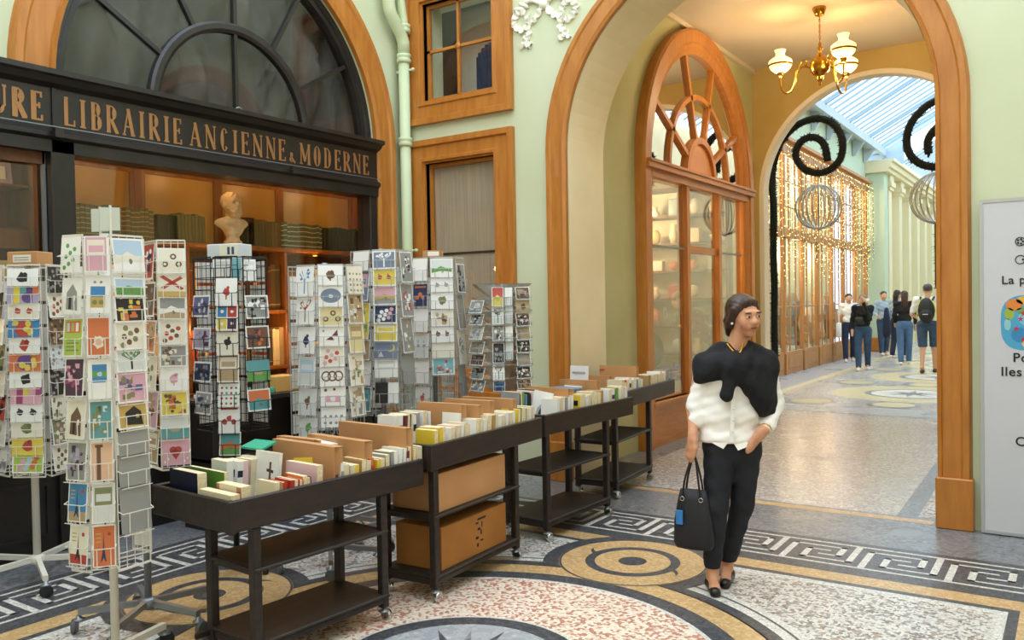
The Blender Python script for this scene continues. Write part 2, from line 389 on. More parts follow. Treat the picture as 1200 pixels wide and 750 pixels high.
# ================================================================== FLOOR
XC, YC = -2.31, 2.92
fb = MB(); fb.box((-7, -1.2, -.06), (1.6, 12.6, 0)); floor = fb.build('floor', 'mos_grey', kind='structure'); floor['_o'] = [0, 0, 0]
LV = .0006
def flat(mb, pts, lv):
    z = LV * lv; n = len(pts); mb.add([(x, y, z) for x, y in pts], [tuple(range(n))]); return mb
def rect2(x0, y0, x1, y1): return [(x0, y0), (x1, y0), (x1, y1), (x0, y1)]
def fpart(name, m, shapes, lv, parent=None):
    mb = MB()
    for s in shapes: flat(mb, s, lv)
    return mb.build(name, m, parent or floor)
def band(hw0, hw1, lv, m, name):
    """square frame between half widths hw0 and hw1 around the rotunda centre"""
    a, b = hw0, hw1; mb = MB()
    for r in (rect2(XC - b, YC + a, XC + b, YC + b), rect2(XC - b, YC - b, XC + b, YC - a), rect2(XC - b, YC - a, XC - a, YC + a), rect2(XC + a, YC - a, XC + b, YC + a)): flat(mb, r, lv)
    return mb.build(name, m, floor)
def ring(c, r0, r1, lv, m, name, n=96, a0=0, a1=360):
    mb = MB(); z = LV * lv; A = []; B = []
    for i in range(n + 1):
        t = math.radians(a0 + (a1 - a0) * i / n); A.append((c[0] + r0 * math.cos(t), c[1] + r0 * math.sin(t), z)); B.append((c[0] + r1 * math.cos(t), c[1] + r1 * math.sin(t), z))
    mb.strip(A, B); return mb.build(name, m, floor)
def disc(c, r, lv, m, name, n=96):
    mb = MB(); flat(mb, [(c[0] + r * math.cos(2 * math.pi * i / n), c[1] + r * math.sin(2 * math.pi * i / n)) for i in range(n)], lv); return mb.build(name, m, floor)
fpart('mosaic_field', 'mos_speckle', [rect2(XC - 1.95, YC - 1.95, XC + 1.95, YC + 1.95)], 1)
band(1.95, 2.01, 1, 'mos_white', 'mosaic_border'); band(2.01, 2.06, 1, 'mos_dark', 'mosaic_border'); band(2.06, 2.21, 1, 'mos_tan', 'mosaic_border')
band(2.21, 2.90, 1, 'mos_dark', 'mosaic_border'); band(2.90, 3.4, 1, 'mos_grey', 'mosaic_border')
band(2.35, 2.375, 2, 'mos_white', 'mosaic_line'); band(2.805, 2.83, 2, 'mos_white', 'mosaic_line')
# meander keys: two hooks per unit, all four sides
def hooks(u):
    t = .022; A = [(u + .0, .02, u + .04, .39), (u + .0, .368, u + .345, .39), (u + .305, .185, u + .345, .39), (u + .2, .185, u + .345, .207)]
    B = [(u + .385, .09, u + .425, .46), (u + .11, .09, u + .425, .112), (u + .11, .09, u + .15, .30), (u + .11, .278, u + .26, .30)]
    return A, B
for side in range(4):
    for k in range(-5, 6):
        u = k * .47 - .21
        if k in (-5, 5): continue
        for H in hooks(u):
            sh = []
            for x0, y0, x1, y1 in H:
                q = []
                for (a, b) in rect2(x0, y0, x1, y1):
                    b = b + 2.35
                    for _ in range(side): a, b = -b, a
                    q.append((XC + a, YC + b))
                sh.append(q)
            fpart('meander_hook', 'mos_white', sh, 2)
# interlaced circles
ring((XC, YC), 1.55, 1.68, 2, 'mos_white', 'mosaic_ring'); ring((XC, YC), 1.62, 1.635, 3, 'mos_dark', 'mosaic_line')
MED = [(XC + 1.78 * a, YC + 1.78 * b) for a, b in ((0, 1), (-1, 0), (1, 0), (0, -1))]
for c in MED: disc(c, .56, 4, 'mos_dark', 'mosaic_disc', 64)
ring((XC, YC), 1.48, 1.56, 5, 'mos_dark', 'mosaic_ring'); ring((XC, YC), 1.33, 1.49, 5, 'mos_tan', 'mosaic_ring'); ring((XC, YC), 1.225, 1.335, 6, 'mos_dark', 'mosaic_ring')
for c in MED:
    disc(c, .46, 7, 'mos_tan', 'mosaic_disc', 64); ring(c, .445, .458, 8, 'mos_dark', 'mosaic_line', 64); ring(c, .235, .295, 8, 'mos_dark', 'mosaic_ring', 64)
    disc(c, .088, 8, 'mos_dark', 'mosaic_disc', 32)
    dx, dy = (c[0] - XC) / 1.78, (c[1] - YC) / 1.78
    for sg in (-1, 1):       # the ribbons that tie the eye of the medallion to the big ring
        sh = []
        for i in range(10):
            t0, t1 = i / 10, (i + 1) / 10
            def q(t, o):
                a = math.radians(90 * (1 if sg > 0 else -1)); s0 = .27 + (.46 - .27) * t + 0
                px = sg * (.26 * math.cos(t * 1.0) + .20 * t); pn = -sg * (-.02 - .12 * t) 
                return (c[0] - dy * px * 1.0 + dx * (pn + o), c[1] + dx * px * 1.0 + dy * (pn + o))
            sh.append([q(t0, -.02), q(t1, -.02), q(t1, .02), q(t0, .02)])
        fpart('mosaic_ribbon', 'mos_dark', sh, 9)
disc((XC, YC), 1.225, 6.5, 'mos_white', 'mosaic_disc'); disc((XC, YC), 1.20, 7.5, 'mos_red', 'mosaic_disc')
ring((XC, YC), .49, .585, 8.5, 'mos_dark', 'mosaic_ring'); ring((XC, YC), .585, .6, 8.5, 'mos_white', 'mosaic_line'); disc((XC, YC), .49, 8.5, 'mos_paleblue', 'mosaic_disc')
for i in range(16):
    a = 2 * math.pi * (i + .25) / 16; big = i % 2 == 0; r = .44 if big else .40; b1, b2 = a - .16, a + .16
    fpart('star_point', 'mos_dark' if big else 'mos_grey', [[(XC + r * math.cos(a), YC + r * math.sin(a)), (XC + .2 * math.cos(b1), YC + .2 * math.sin(b1)), (XC, YC), (XC + .2 * math.cos(b2), YC + .2 * math.sin(b2))]], 9.5)
# threshold and passage floor
fpart('mosaic_line', 'mos_tan', [rect2(-3.81, 6.56, -.86, 6.66)], 1)
fpart('mosaic_field', 'mos_hall', [[(-3.6, 6.7), (-1.12, 6.7), (-1.2, 12.25), (-3.6, 12.25)]], 1)
fpart('mosaic_field', 'mos_speckle', [[(-.98, 6.75), (-.66, 6.75), (-.66, 12.3), (-1.08, 12.3)]], 1)
fpart('mosaic_field', 'mos_paleblue', [rect2(-3.95, 12.3, -.65, 12.95)], 1)
dr = MB(); dr.lathe([(.0, .004), (.10, .004), (.12, .002), (.13, .0005)], (-.98, 6.25, 0), 24)
tag(dr.build('floor_drain', 'grey_metal'), 'round worn metal drain cover in the floor beside the right arch pillar', 'drain cover')
# gallery floor
gf = MB(); gf.box((-5.3, 12.6, -.06), (1.0, 44, -.0005)); gfl = gf.build('floor', 'mos_paleblue', kind='structure')
def gp(name, m, shapes, lv): return fpart(name, m, shapes, lv)
gp('mosaic_field', 'mos_hall', [rect2(-4.0, 13.1, -.4, 44)], 1)
gp('mosaic_line', 'mos_straw', [rect2(-4.38, 12.9, -4.22, 44), rect2(-.4, 12.9, -.25, 44)], 1)
gp('mosaic_line', 'mos_tan', [rect2(-4.12, 12.9, -4.06, 44)], 1)
for i in range(9):
    y = 15.2 + 3.3 * i; c = (-2.3, y)
    disc(c, 1.32, 2, 'mos_paleblue', 'mosaic_disc', 48); disc(c, 1.26, 3, 'mos_straw', 'mosaic_disc', 48); disc(c, .72, 4, 'mos_grey', 'mosaic_disc', 40); disc(c, .62, 5, 'mos_white', 'mosaic_disc', 40)
    for k in range(8):
        a = math.pi * k / 4; r = .5
        gp('star_point', 'mos_grey', [[(c[0] + r * math.cos(a), c[1] + r * math.sin(a)), (c[0] + .15 * math.cos(a + .39), c[1] + .15 * math.sin(a + .39)), c, (c[0] + .15 * math.cos(a - .39), c[1] + .15 * math.sin(a - .39))]], 6)
    for dx, dy in ((0, -1.65), (-1.2, -1.65), (1.2, -1.65)):
        d = (c[0] + dx, c[1] + dy)
        if dx == 0 or True: ring(d, .3, .38, 5, 'mos_grey', 'mosaic_ring', 32); disc(d, .3, 5, 'mos_straw', 'mosaic_disc', 32)

# ================================================================== ROTUNDA WALLS
YW, XW, TOP = 6.55, -5.76, 6.6
AC, AR, ASP = -2.315, 1.495, 3.0          # main arch
def wall_arch(mb, fn, c, r, spring, a0, a1, z0, z1, n=40, base=None, t=(0, .3)):
    """wall slab from a0..a1, z0..z1 with an arched opening; fn(a,z,t)"""
    def q(p): mb.prism(p, fn, t[0], t[1])
    if a0 < c - r: q([(a0, z0), (c - r, z0), (c - r, z1), (a0, z1)])
    if a1 > c + r: q([(c + r, z0), (a1, z0), (a1, z1), (c + r, z1)])
    P = arcpts(c, spring, r, 180, 0, n)
    for i in range(n):
        (x0, y0), (x1, y1) = P[i], P[i + 1]; q([(x0, y0), (x1, y1), (x1, z1), (x0, z1)])
fback = lambda a, z, t: (a, YW + t, z)
wb = MB(); wall_arch(wb, fback, AC, AR, ASP, -4.0, 1.3, 0, TOP, t=(0, .68))
for (a0, a1, z0, z1) in ((-6.1, -5.46, 0, TOP), (-4.61, -4.0, 0, TOP), (-5.46, -4.61, 0, .95), (-5.46, -4.61, 3.05, 3.68), (-5.46, -4.61, 4.65, TOP)):
    wb.box((a0, YW, z0), (a1, YW + .3, z1))
wb.build('wall_back', 'mint', kind='structure')
# cream lining of the arch
P = archpath(AC, AR - .004, ASP, 0)
mb = MB(); mb.strip([(a, YW - .0, z) for a, z in P], [(a, YW + .685, z) for a, z in P]); mb.strip([(a, YW + .685, z) for a, z in P], [(a - (.02 if a < AC else -.02), YW + .685, z) for a, z in P])
mb.build('arch_lining', 'cream', smooth=False, kind='structure')
mb = MB(); sweep(mb, archpath(AC, AR, ASP, .36)[::-1], trimprof(.215, .9), lambda a, b, v: (a, YW - v, b)); tr1 = mb.build('trim_1', 'wood', kind='structure')
for x0, x1 in ((AC - AR - .225, AC - AR + .012), (AC + AR - .012, AC + AR + .225)):
    m2 = MB(); m2.bev((x0, YW - .075, 0), (x1, YW + .02, .36), .008); m2.build('plinth_block', 'wood', tr1)
m2 = MB(); m2.box((-6.2, YW - .03, 6.0), (1.3, YW, 6.25)); m2.build('cornice', 'stucco', kind='structure')
# left wall with the bookshop arch opening
LC, LR, LSP = 4.54, 1.56, 3.2
fleft = lambda a, z, t: (XW - t, a, z)
wl = MB(); wall_arch(wl, fleft, LC, LR, LSP, 3.0, YW + .1, 0, TOP, t=(0, .12))
wl.prism([(-1.0, 0), (-1.0, TOP), (1.0, TOP), (1.0, 0)], fleft, 0, .12); wl.prism([(1.0, 3.2), (1.0, TOP), (2.98, TOP), (2.98, 3.2)], fleft, 0, .12)
wl.build('wall_left', 'mint', kind='structure')
mb = MB(); sweep(mb, archpath(LC, LR, LSP, 0)[1:][::-1], trimprof(.29, 1.0), lambda a, b, v: (XW + v, a, b)); mb.build('trim_2', 'wood', kind='structure')
# unseen sides of the rotunda
mb = MB(); mb.box((1.25, -1.1, 0), (1.4, 6.6, TOP)); mb.build('wall_right', 'reveal_white', kind='structure')
mb = MB(); mb.box((-5.9, -1.15, 0), (1.3, -1.0, TOP)); mb.build('wall_front', 'reveal_white', kind='structure')

# ------------------------------------------------------------------ windows of the back wall
def rect_window(n, x0, x1, z0, z1, ow, panes, blind):
    fr = MB(); path = [(x0, z0), (x1, z0), (x1, z1), (x0, z1)]
    sweep(fr, path, [(0, -.12), (0, .02), (.015, .02), (.02, .05), (.05, .05), (.06, .035), (.17, .035), (.18, .06), (ow, .06), (ow, 0)], lambda a, b, v: (a, YW - v, b), True)
    o = fr.build('window_%d' % n, 'wood', kind='structure'); o['_o'] = [0, 0, 0]
    s = MB(); e = .035
    sweep(s, [(x0 + e, z0 + e), (x1 - e, z0 + e), (x1 - e, z1 - e), (x0 + e, z1 - e)], [(-.0, -.09), (-.0, -.05), (e, -.05), (e, -.09)], lambda a, b, v: (a, YW - v, b), True); s.build('sash', 'wood', o)
    if panes:
        xm, zm = (x0 + x1) / 2 - .03, (z0 + z1) / 2 + .02
        MB().box((xm - .014, YW + .05, z0), (xm + .014, YW + .085, z1)).build('muntin', 'wood', o); MB().box((x0, YW + .05, zm - .014), (x1, YW + .085, zm + .014)).build('muntin', 'wood_h', o)
        b = MB(); b.ball((xm, YW + .045, zm), (.035, .012, .035), 10); b.build('boss', 'wood', o, True)
        for a, b_, c, d in ((x0, xm, z0, zm), (xm, x1, z0, zm), (x0, xm, zm, z1), (xm, x1, zm, z1)):
            MB().box((a + .01, YW + .065, c + .01), (b_ - .01, YW + .069, d - .01)).build('pane', 'glass', o)
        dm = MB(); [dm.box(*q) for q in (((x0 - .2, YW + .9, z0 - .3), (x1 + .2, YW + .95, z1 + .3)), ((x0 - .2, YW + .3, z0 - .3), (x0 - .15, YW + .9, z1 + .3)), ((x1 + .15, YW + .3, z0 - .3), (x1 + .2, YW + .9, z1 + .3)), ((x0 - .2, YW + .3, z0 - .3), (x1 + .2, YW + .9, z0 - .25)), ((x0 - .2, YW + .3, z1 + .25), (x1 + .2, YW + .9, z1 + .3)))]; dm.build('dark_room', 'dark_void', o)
        cu = MB(); N = 30; cu.strip([(x1 - .38 + .36 * i / N, YW + .25 + .02 * math.sin(i * 1.7), z0 - .1) for i in range(N + 1)], [(x1 - .38 + .36 * i / N, YW + .25 + .02 * math.sin(i * 1.7), z0 + .42 + .12 * math.sin(i / N * 3)) for i in range(N + 1)]); cu.build('curtain', 'navy_cloth', o, True)
    else:
        MB().box((x0, YW + .065, z0), (x1, YW + .069, z1)).build('pane', 'glass', o)
        for i in range(34):
            x = x0 + (x1 - x0) * (i + .5) / 34
            MB().obox((x, YW + .10, (z0 + z1) / 2), (.0235, .004, z1 - z0 - .02), rotz(.2)).build('blind_slat', 'blind', o)
        MB().box((x0, YW + .085, 2.13), (x1, YW + .09, 2.15)).build('blind_rail', 'shop_black', o)
        MB().box((x0 - .1, YW + .2, z0 - .1), (x1 + .1, YW + .22, z1 + .1)).build('dark_room', 'interior_warm', o)
rect_window(1, -5.46, -4.61, 3.68, 4.65, .235, True, False)
rect_window(2, -5.46, -4.61, .95, 3.05, .235, False, True)

# ------------------------------------------------------------------ stucco ribbon ornament
orn = thing('stucco_garland', 'white plaster ribbon garland on the mint wall between the upper window and the arch', 'wall ornament', (-4.02, YW, 4.3))
def ribbon(pts, wdt=.035):
    mb = MB(); n = len(pts); A = []; B = []; D = []
    for i, (x, z) in enumerate(pts):
        a = pts[max(0, i - 1)]; b = pts[min(n - 1, i + 1)]; dx, dz = b[0] - a[0], b[1] - a[1]; l = math.hypot(dx, dz) or 1
        tw = .35 + .65 * abs(math.cos(i * .55)); px, pz = -dz / l * wdt * tw, dx / l * wdt * tw
        A.append((x + px, -.012 - .018 * abs(math.sin(i * .55)), z + pz)); B.append((x - px, -.03 + .01 * math.sin(i), z - pz))
    mb.strip(A, B); mb.strip([(p[0], .0, p[2]) for p in A], A); mb.strip(B, [(p[0], .0, p[2]) for p in B]); mb.build('ribbon', 'stucco', orn, True)
def smooth(ctrl, n=10):
    out = []; P = [ctrl[0]] + list(ctrl) + [ctrl[-1]]
    for i in range(1, len(P) - 2):
        for k in range(n):
            t = k / n; out.append(tuple(.5 * (2 * P[i][j] + (P[i + 1][j] - P[i - 1][j]) * t + (2 * P[i - 1][j] - 5 * P[i][j] + 4 * P[i + 1][j] - P[i + 2][j]) * t * t + (3 * P[i][j] - P[i - 1][j] - 3 * P[i + 1][j] + P[i + 2][j]) * t ** 3) for j in range(len(ctrl[0]))))
    out.append(tuple(ctrl[-1])); return out
for sg in (-1, 1):
    ribbon(smooth([(sg * .02, .03), (sg * .10, -.06), (sg * .17, -.08), (sg * .2, .0), (sg * .27, .03), (sg * .33, -.03), (sg * .31, -.10)]))
    ribbon(smooth([(sg * .33, -.07), (sg * .26, -.14), (sg * .19, -.12), (sg * .17, -.19), (sg * .22, -.25), (sg * .15, -.30)]), .03)
    ribbon(smooth([(sg * .17, -.17), (sg * .2, -.26), (sg * .27, -.30)]), .02)
    for k in range(5):
        l = MB(); l.ball((0, 0, 0), (.07, .02, .022), 8); o = l.build('laurel_leaf', 'stucco', orn, True); o.location = (sg * (.07 + .05 * k), -.02, .08 + .03 * math.sin(k)); o.rotation_euler = (0, sg * (-.5 + .35 * (k % 3)), 0)
l = MB(); l.ball((0, -.02, .05), (.05, .03, .045), 10); l.build('knot', 'stucco', orn, True)

# ------------------------------------------------------------------ downpipe in the corner
dp = thing('drainpipe', 'pale green drainpipe running down the corner beside the bookshop arch', 'drainpipe', (-5.635, 6.44, 0))
l = MB(); l.tube([(0, 0, 0), (0, 0, 4.18)], .055, 16); l.build('pipe', 'pipe', dp, True)
l = MB(); l.tube([(0, 0, 4.15), (0, 0, 4.28), (0, -.04, 4.36), (0, -.13, 4.46), (0, -.20, 4.56), (0, -.22, 4.8), (0, -.22, 5.4)], .062, 16); l.build('elbow', 'pipe', dp, True)
l = MB(); l.tube([(0.0, 0, 4.36), (0.0, .005, 4.5), (0, -.02, 4.62), (0, -.04, 4.75), (0, -.04, 5.4)], .045, 14); l.build('branch_pipe', 'pipe', dp, True)
for z in (.6, 2.05, 3.28, 4.12, 4.42): l = MB(); l.lathe([(.056, z - .05), (.072, z - .045), (.072, z - .01), (.062, z), (.072, z + .012), (.072, z + .04), (.056, z + .045)], n=20); l.build('collar', 'pipe', dp, True)
for z in (2.18, 4.0):
    l = MB(); l.tube([(-.1, 0.02, z), (.1, 0.02, z)], .012, 8); l.ball((-.1, 0.02, z), .02, 8); l.ball((.1, 0.02, z), .02, 8); l.build('bracket', 'pipe', dp, True)

# ================================================================== BOOKSHOP FRONT
BX = -5.83
shop = thing('bookshop_front', 'black wooden bookshop front under the arch with a gilt lettered fascia', 'shop front', (0, 0, 0))
def sp(name, m, *boxes, parent=None, smooth=False):
    mb = MB()
    for a, b in boxes: mb.bev(a, b, .006)
    return mb.build(name, m, parent or shop, smooth)
sp('post', 'shop_black', ((-5.9, 2.93, 0), (-5.70, 3.09, 2.86)))
sp('post', 'shop_black', ((-5.9, 6.0, 0), (-5.72, 6.1, 2.86)))
sp('post', 'shop_black', ((-5.9, 1.05, 0), (-5.72, 1.15, 2.86)))
mb = MB()
sweep(mb, [(1.0, 0), (6.1, 0)], [(0, 0), (0, 0)], lambda a, b, v: (0, 0, 0)) if False else None
prof = [(-5.9, 2.70), (-5.70, 2.70), (-5.70, 2.78), (-5.67, 2.80), (-5.67, 2.83), (-5.70, 2.85), (-5.715, 2.865), (-5.715, 3.13), (-5.70, 3.14), (-5.66, 3.155), (-5.63, 3.19), (-5.60, 3.20), (-5.60, 3.235), (-5.9, 3.235)]
ys = [1.0, 6.1]; vs = [(x, y, z) for y in ys for x, z in prof]; n = len(prof)
mb.add(vs, [(i, (i + 1) % n, n + (i + 1) % n, n + i) for i in range(n)] + [tuple(range(n))[::-1], tuple(range(n, 2 * n))]); fascia = mb.build('fascia', 'shop_black', shop)
MB().box((-5.714, 2.945, 2.87), (-5.70, 2.97, 3.13)).build('fascia_joint', 'shop_black', fascia)
MB().box((-5.666, 1.0, 2.862), (-5.66, 6.1, 2.868)).build('fascia_bead', 'grey_metal', fascia)
for yy in (2.95, 4.98):
    l = MB(); l.box((-5.66, yy - .03, 2.79), (-5.62, yy + .03, 2.85)); l.build('bracket', 'shop_black', fascia)
# serif letters, strokes in a 0..1 box (x scaled by width)
def glyph(ch, W):
    T, t = .135, .055
    S = {'L': [(.18, 0, .18, 1, T), (.0, .03, 1, .03, t), (.0, .97, .4, .97, t), (.96, 0, .96, .22, t)],
         'I': [(.5, 0, .5, 1, T), (.05, .03, .95, .03, t), (.05, .97, .95, .97, t)],
         'E': [(.2, 0, .2, 1, T), (0, .03, .95, .03, t), (0, .97, .9, .97, t), (.2, .52, .7, .52, t), (.93, 0, .93, .2, t), (.88, .8, .88, 1, t), (.7, .42, .7, .62, t)],
         'B': [(.2, 0, .2, 1, T), (0, .03, .6, .03, t), (0, .97, .55, .97, t), (.2, .53, .6, .53, t), 'a.45,.745,.42,.245', 'a.48,.28,.5,.27'],
         'R': [(.18, 0, .18, 1, T), (0, .03, .36, .03, t), (0, .97, .5, .97, t), (.2, .48, .5, .48, t), 'a.42,.725,.46,.265', (.42, .48, .92, 0, T), (.75, .03, 1.05, .03, t)],
         'A': [(.5, 1, .12, 0, t), (.48, 1, .86, 0, T), (.25, .33, .75, .33, t), (0, .03, .26, .03, t), (.68, .03, 1.03, .03, t)],
         'N': [(.15, 0, .15, 1, t), (.88, 0, .88, 1, t), (.13, 1, .88, 0, T), (0, .03, .3, .03, t), (0, .97, .22, .97, t), (.72, .97, 1.02, .97, t)],
         'M': [(.12, 0, .12, 1, t), (.88, 0, .88, 1, T), (.12, 1, .5, .15, T), (.5, .15, .88, 1, t), (0, .03, .26, .03, t), (.72, .03, 1.03, .03, t), (0, .97, .2, .97, t), (.8, .97, 1.03, .97, t)],
         'C': ['o.52,.5,.42,.5,40,320'], 'O': ['o.5,.5,.42,.5,0,360'], 'U': [(.15, .3, .15, 1, T), (.85, .3, .85, 1, t), 'o.5,.32,.35,.29,180,360', (0, .97, .35, .97, t), (.68, .97, 1, .97, t)],
         'D': [(.18, 0, .18, 1, T), (0, .03, .5, .03, t), (0, .97, .5, .97, t), 'o.42,.5,.44,.47,-90,90'],
         '&': ['o.42,.74,.2,.24,0,360', 'o.42,.27,.32,.25,60,360', (.3, .6, .95, .0, T)]}[ch]
    return S
def letter(ch, y0, wd, z0, hh, x, parent, bold=1):
    mb = MB(); asp = wd / hh
    cnt = [0]
    f = lambda a, b, t: (x + t + (.0003 * cnt[0] if t > 0 else 0), y0 + a * hh, z0 + b * hh)
    def stroke(x0, b0, x1, b1, th):
        cnt[0] += 1; x0 *= asp; x1 *= asp; dx, db = x1 - x0, b1 - b0; l = math.hypot(dx, db); px, pb = -db / l * th / 2, dx / l * th / 2
        mb.prism([(x0 + px, b0 + pb), (x1 + px, b1 + pb), (x1 - px, b1 - pb), (x0 - px, b0 - pb)], f, 0, .004)
    for s in glyph(ch, wd):
        if isinstance(s, tuple): stroke(*s[:4], s[4] * bold)
        else:
            v = [float(q) for q in s[1:].split(',')]; a0, a1 = (v[4], v[5]) if s[0] == 'o' else (-90, 90); N = 18
            for i in range(N):
                t0, t1 = math.radians(a0 + (a1 - a0) * i / N), math.radians(a0 + (a1 - a0) * (i + 1) / N)
                q = []
                for t in (t0, t1):
                    th = (.06 + .11 * abs(math.cos(t)) ** 1.5) * bold; cx, cz = v[0] * asp, v[1]; rx, rz = v[2] * asp, v[3]
                    q.append(((cx + rx * math.cos(t), cz + rz * math.sin(t)), (cx + (rx - th) * math.cos(t), cz + (rz - th * .6) * math.sin(t))))
                mb.prism([q[0][0], q[1][0], q[1][1], q[0][1]], f, 0, .0046)
    return mb.build('letter', 'gold_letter', parent)
def word(s, y0, y1, z0, hh, bold=1):
    wid = {'I': .42, 'L': .62, 'E': .62, 'M': 1.0, 'N': .82, 'A': .82, 'R': .75, 'B': .68, 'C': .72, 'O': .8, 'D': .8, 'U': .75, '&': .8}
    tot = sum(wid[c] for c in s) + .30 * (len(s) - 1); k = (y1 - y0) / tot; y = y0
    for c in s: letter(c, y, wid[c] * k, z0, hh, -5.714, fascia, bold); y += (wid[c] + .30) * k
word('LIBRAIRIE', 3.03, 3.93, 2.895, .195); word('ANCIENNE', 4.0, 4.95, 2.9, .185); word('&', 4.985, 5.06, 2.9, .09, 1.3); word('MODERNE', 5.11, 5.98, 2.9, .185)
word('URE', 2.575, 2.885, 2.9, .19, 1.35)
# stall riser, glass
sp('stall_riser', 'shop_black', ((-5.9, 1.15, 0), (-5.74, 6.0, .56)))
sp('window_ledge', 'shop_black', ((-5.95, 1.15, .56), (-5.72, 6.0, .62)))
for y0, y1 in ((1.25, 2.0), (2.1, 2.85), (3.15, 3.8), (3.9, 4.55), (4.65, 5.3), (5.4, 5.95)):
    mb = MB(); sweep(mb, [(y0, .14), (y1, .14), (y1, .46), (y0, .46)], [(0, 0), (0, .012), (.03, .012), (.03, 0)], lambda a, b, v: (-5.74 + v, a, b), True); mb.build('panel_moulding', 'shop_black', shop)
MB().box((BX, 3.09, .62), (BX + .006, 6.0, 2.7)).build('window_pane', 'glass_shop', shop)
MB().box((BX, 1.15, .62), (BX + .006, 2.93, 2.7)).build('window_pane', 'glass_shop', shop)
for y in (2.905, ): MB().box((-5.8, y, .62), (-5.77, y + .02, 2.7)).build('glazing_bead', 'grey_metal', shop)
MB().box((-5.81, 1.15, 2.62), (-5.77, 2.92, 2.70)).build('glazing_bead', 'interior_warm', shop)
# lunette
lun = thing('lunette_window', 'black semicircular fan window above the bookshop sign with dark cloth behind the panes', 'window', (0, 0, 0))
fl_ = lambda a, b, v: (-5.85 + v, a, b)
mb = MB(); sweep(mb, arcpts(LC, 3.2, 1.56, 180, 0, 48)[::-1], [(0, -.05), (0, .07), (-.05, .07), (-.06, .05), (-.10, .05), (-.11, .0), (-.11, -.05)], fl_); mb.build('outer_frame', 'shop_black', lun)
mb = MB(); sweep(mb, arcpts(LC, 3.2, .80, 180, 0, 40)[::-1], [(0, -.02), (0, .03), (-.02, .045), (-.06, .045), (-.085, .03), (-.085, -.02)], fl_); mb.build('inner_arch', 'shop_black', lun)
for a in (30, 60, 90, 120, 150):
    t = math.radians(a); p0 = (-5.84, LC + .79 * math.cos(t), 3.2 + .79 * math.sin(t)); p1 = (-5.84, LC + 1.47 * math.cos(t), 3.2 + 1.47 * math.sin(t))
    mb = MB(); mb.bar(p0, p1, .035, .04, up=(1, 0, 0)); mb.build('glazing_bar', 'shop_black', lun)
mb = MB(); mb.bar((-5.84, LC, 3.2), (-5.84, LC, 3.93), .03, .04, up=(1, 0, 0)); mb.build('glazing_bar', 'shop_black', lun)
mb = MB(); mb.tube([(-5.80, LC + .035 * math.cos(t / 6 * math.pi), 3.27 + .035 * math.sin(t / 6 * math.pi)) for t in range(12)], .007, 6, True); mb.build('pull_ring', 'grey_metal', lun, True)
A = [90 + s * k for s, k in ((1, 0),)]
def pane(a0, a1, r0, r1):
    mb = MB(); P0 = arcpts(LC, 3.2, r0, a0, a1, 8); P1 = arcpts(LC, 3.2, r1, a0, a1, 8); mb.strip([(-5.85, a, b) for a, b in P0], [(-5.85, a, b) for a, b in P1]); mb.build('pane', 'glass_shop', lun)
for a in range(0, 180, 30): pane(a, a + 30, .76, 1.48)
pane(0, 90, .01, .74); pane(90, 180, .01, .74)
mb = MB(); N = 70; Mz = 26; random.seed(3)
vs = []
for i in range(N + 1):
    for j in range(Mz + 1):
        y = LC - 1.6 + 3.2 * i / N; z = 3.15 + 1.75 * j / Mz
        d = .03 * math.sin(y * 26 + z * 17 + 2 * math.sin(z * 8)) + .05 * math.sin(y * 9 + z * 4) + .04 * math.sin(y * 21 - z * 7 + math.sin(z * 5)) + .05 * math.sin(z * 6 + y * 3)
        vs.append((-5.99 + d * .8, y, z))
mb.add(vs, [(i * (Mz + 1) + j, (i + 1) * (Mz + 1) + j, (i + 1) * (Mz + 1) + j + 1, i * (Mz + 1) + j + 1) for i in range(N) for j in range(Mz)])
tag(mb.build('draped_cloth', 'dark_cloth', smooth=True), 'dark creased cloth hung behind the panes of the fan window', 'cloth')
# ------------------------------------------------------------------ bookshop interior (structure)
mb = MB(); mb.box((-7.6, 1.0, -.05), (-5.9, 6.9, 0)); mb.build('floor', 'interior_warm', kind='structure')
mb = MB(); mb.box((-6.9, 1.0, 0), (-6.8, 6.9, 3.1)); mb.box((-7, 6.5, 0), (-5.9, 6.6, 3.1)); mb.box((-7, .9, 0), (-5.9, 1.0, 3.1)); mb.box((-7, 2.96, 0), (-5.92, 3.06, 3.1)); mb.build('wall_shop', 'interior_warm', kind='structure')
mb = MB(); mb.box((-6.95, .9, 2.95), (-5.86, 6.6, 3.1)); mb.build('ceiling', 'interior_warm', kind='structure')
bc = thing('bookcase', 'tall wooden bookcase with gilt glazed upper doors inside the bookshop', 'bookcase', (0, 0, 0))
def bp(name, m, a, b, parent=None): return MB().bev(a, b, .005).build(name, m, parent or bc)
bp('side', 'panel_wood', (-6.6, 3.1, 0), (-6.2, 3.16, 2.95)); bp('side', 'panel_wood', (-6.6, 6.44, 0), (-6.2, 6.5, 2.95))
bp('back_panel', 'interior_warm', (-6.62, 3.1, 0), (-6.58, 6.5, 2.95))
for z in (.55, 1.08, 1.60, 2.18): bp('shelf', 'panel_wood', (-6.6, 3.1, z - .03), (-6.15 if z > 2 else -6.2, 6.5, z + .005))
bp('cornice', 'panel_wood', (-6.62, 3.1, 2.80), (-6.12, 6.5, 2.95))
for y0, y1 in ((3.2, 3.92), (4.05, 4.72), (4.8, 5.42), (5.5, 6.4)):
    fr = MB(); sweep(fr, [(y0, 2.2), (y1, 2.2), (y1, 2.76), (y0, 2.76)], [(0, 0), (0, .02), (.05, .03), (.06, 0)], lambda a, b, v: (-6.42 + v, a, b), True); d = fr.build('door', 'panel_wood', bc)
    MB().box((-6.43, y0, 2.2), (-6.425, y1, 2.76)).build('door_pane', 'gold_panel', d)
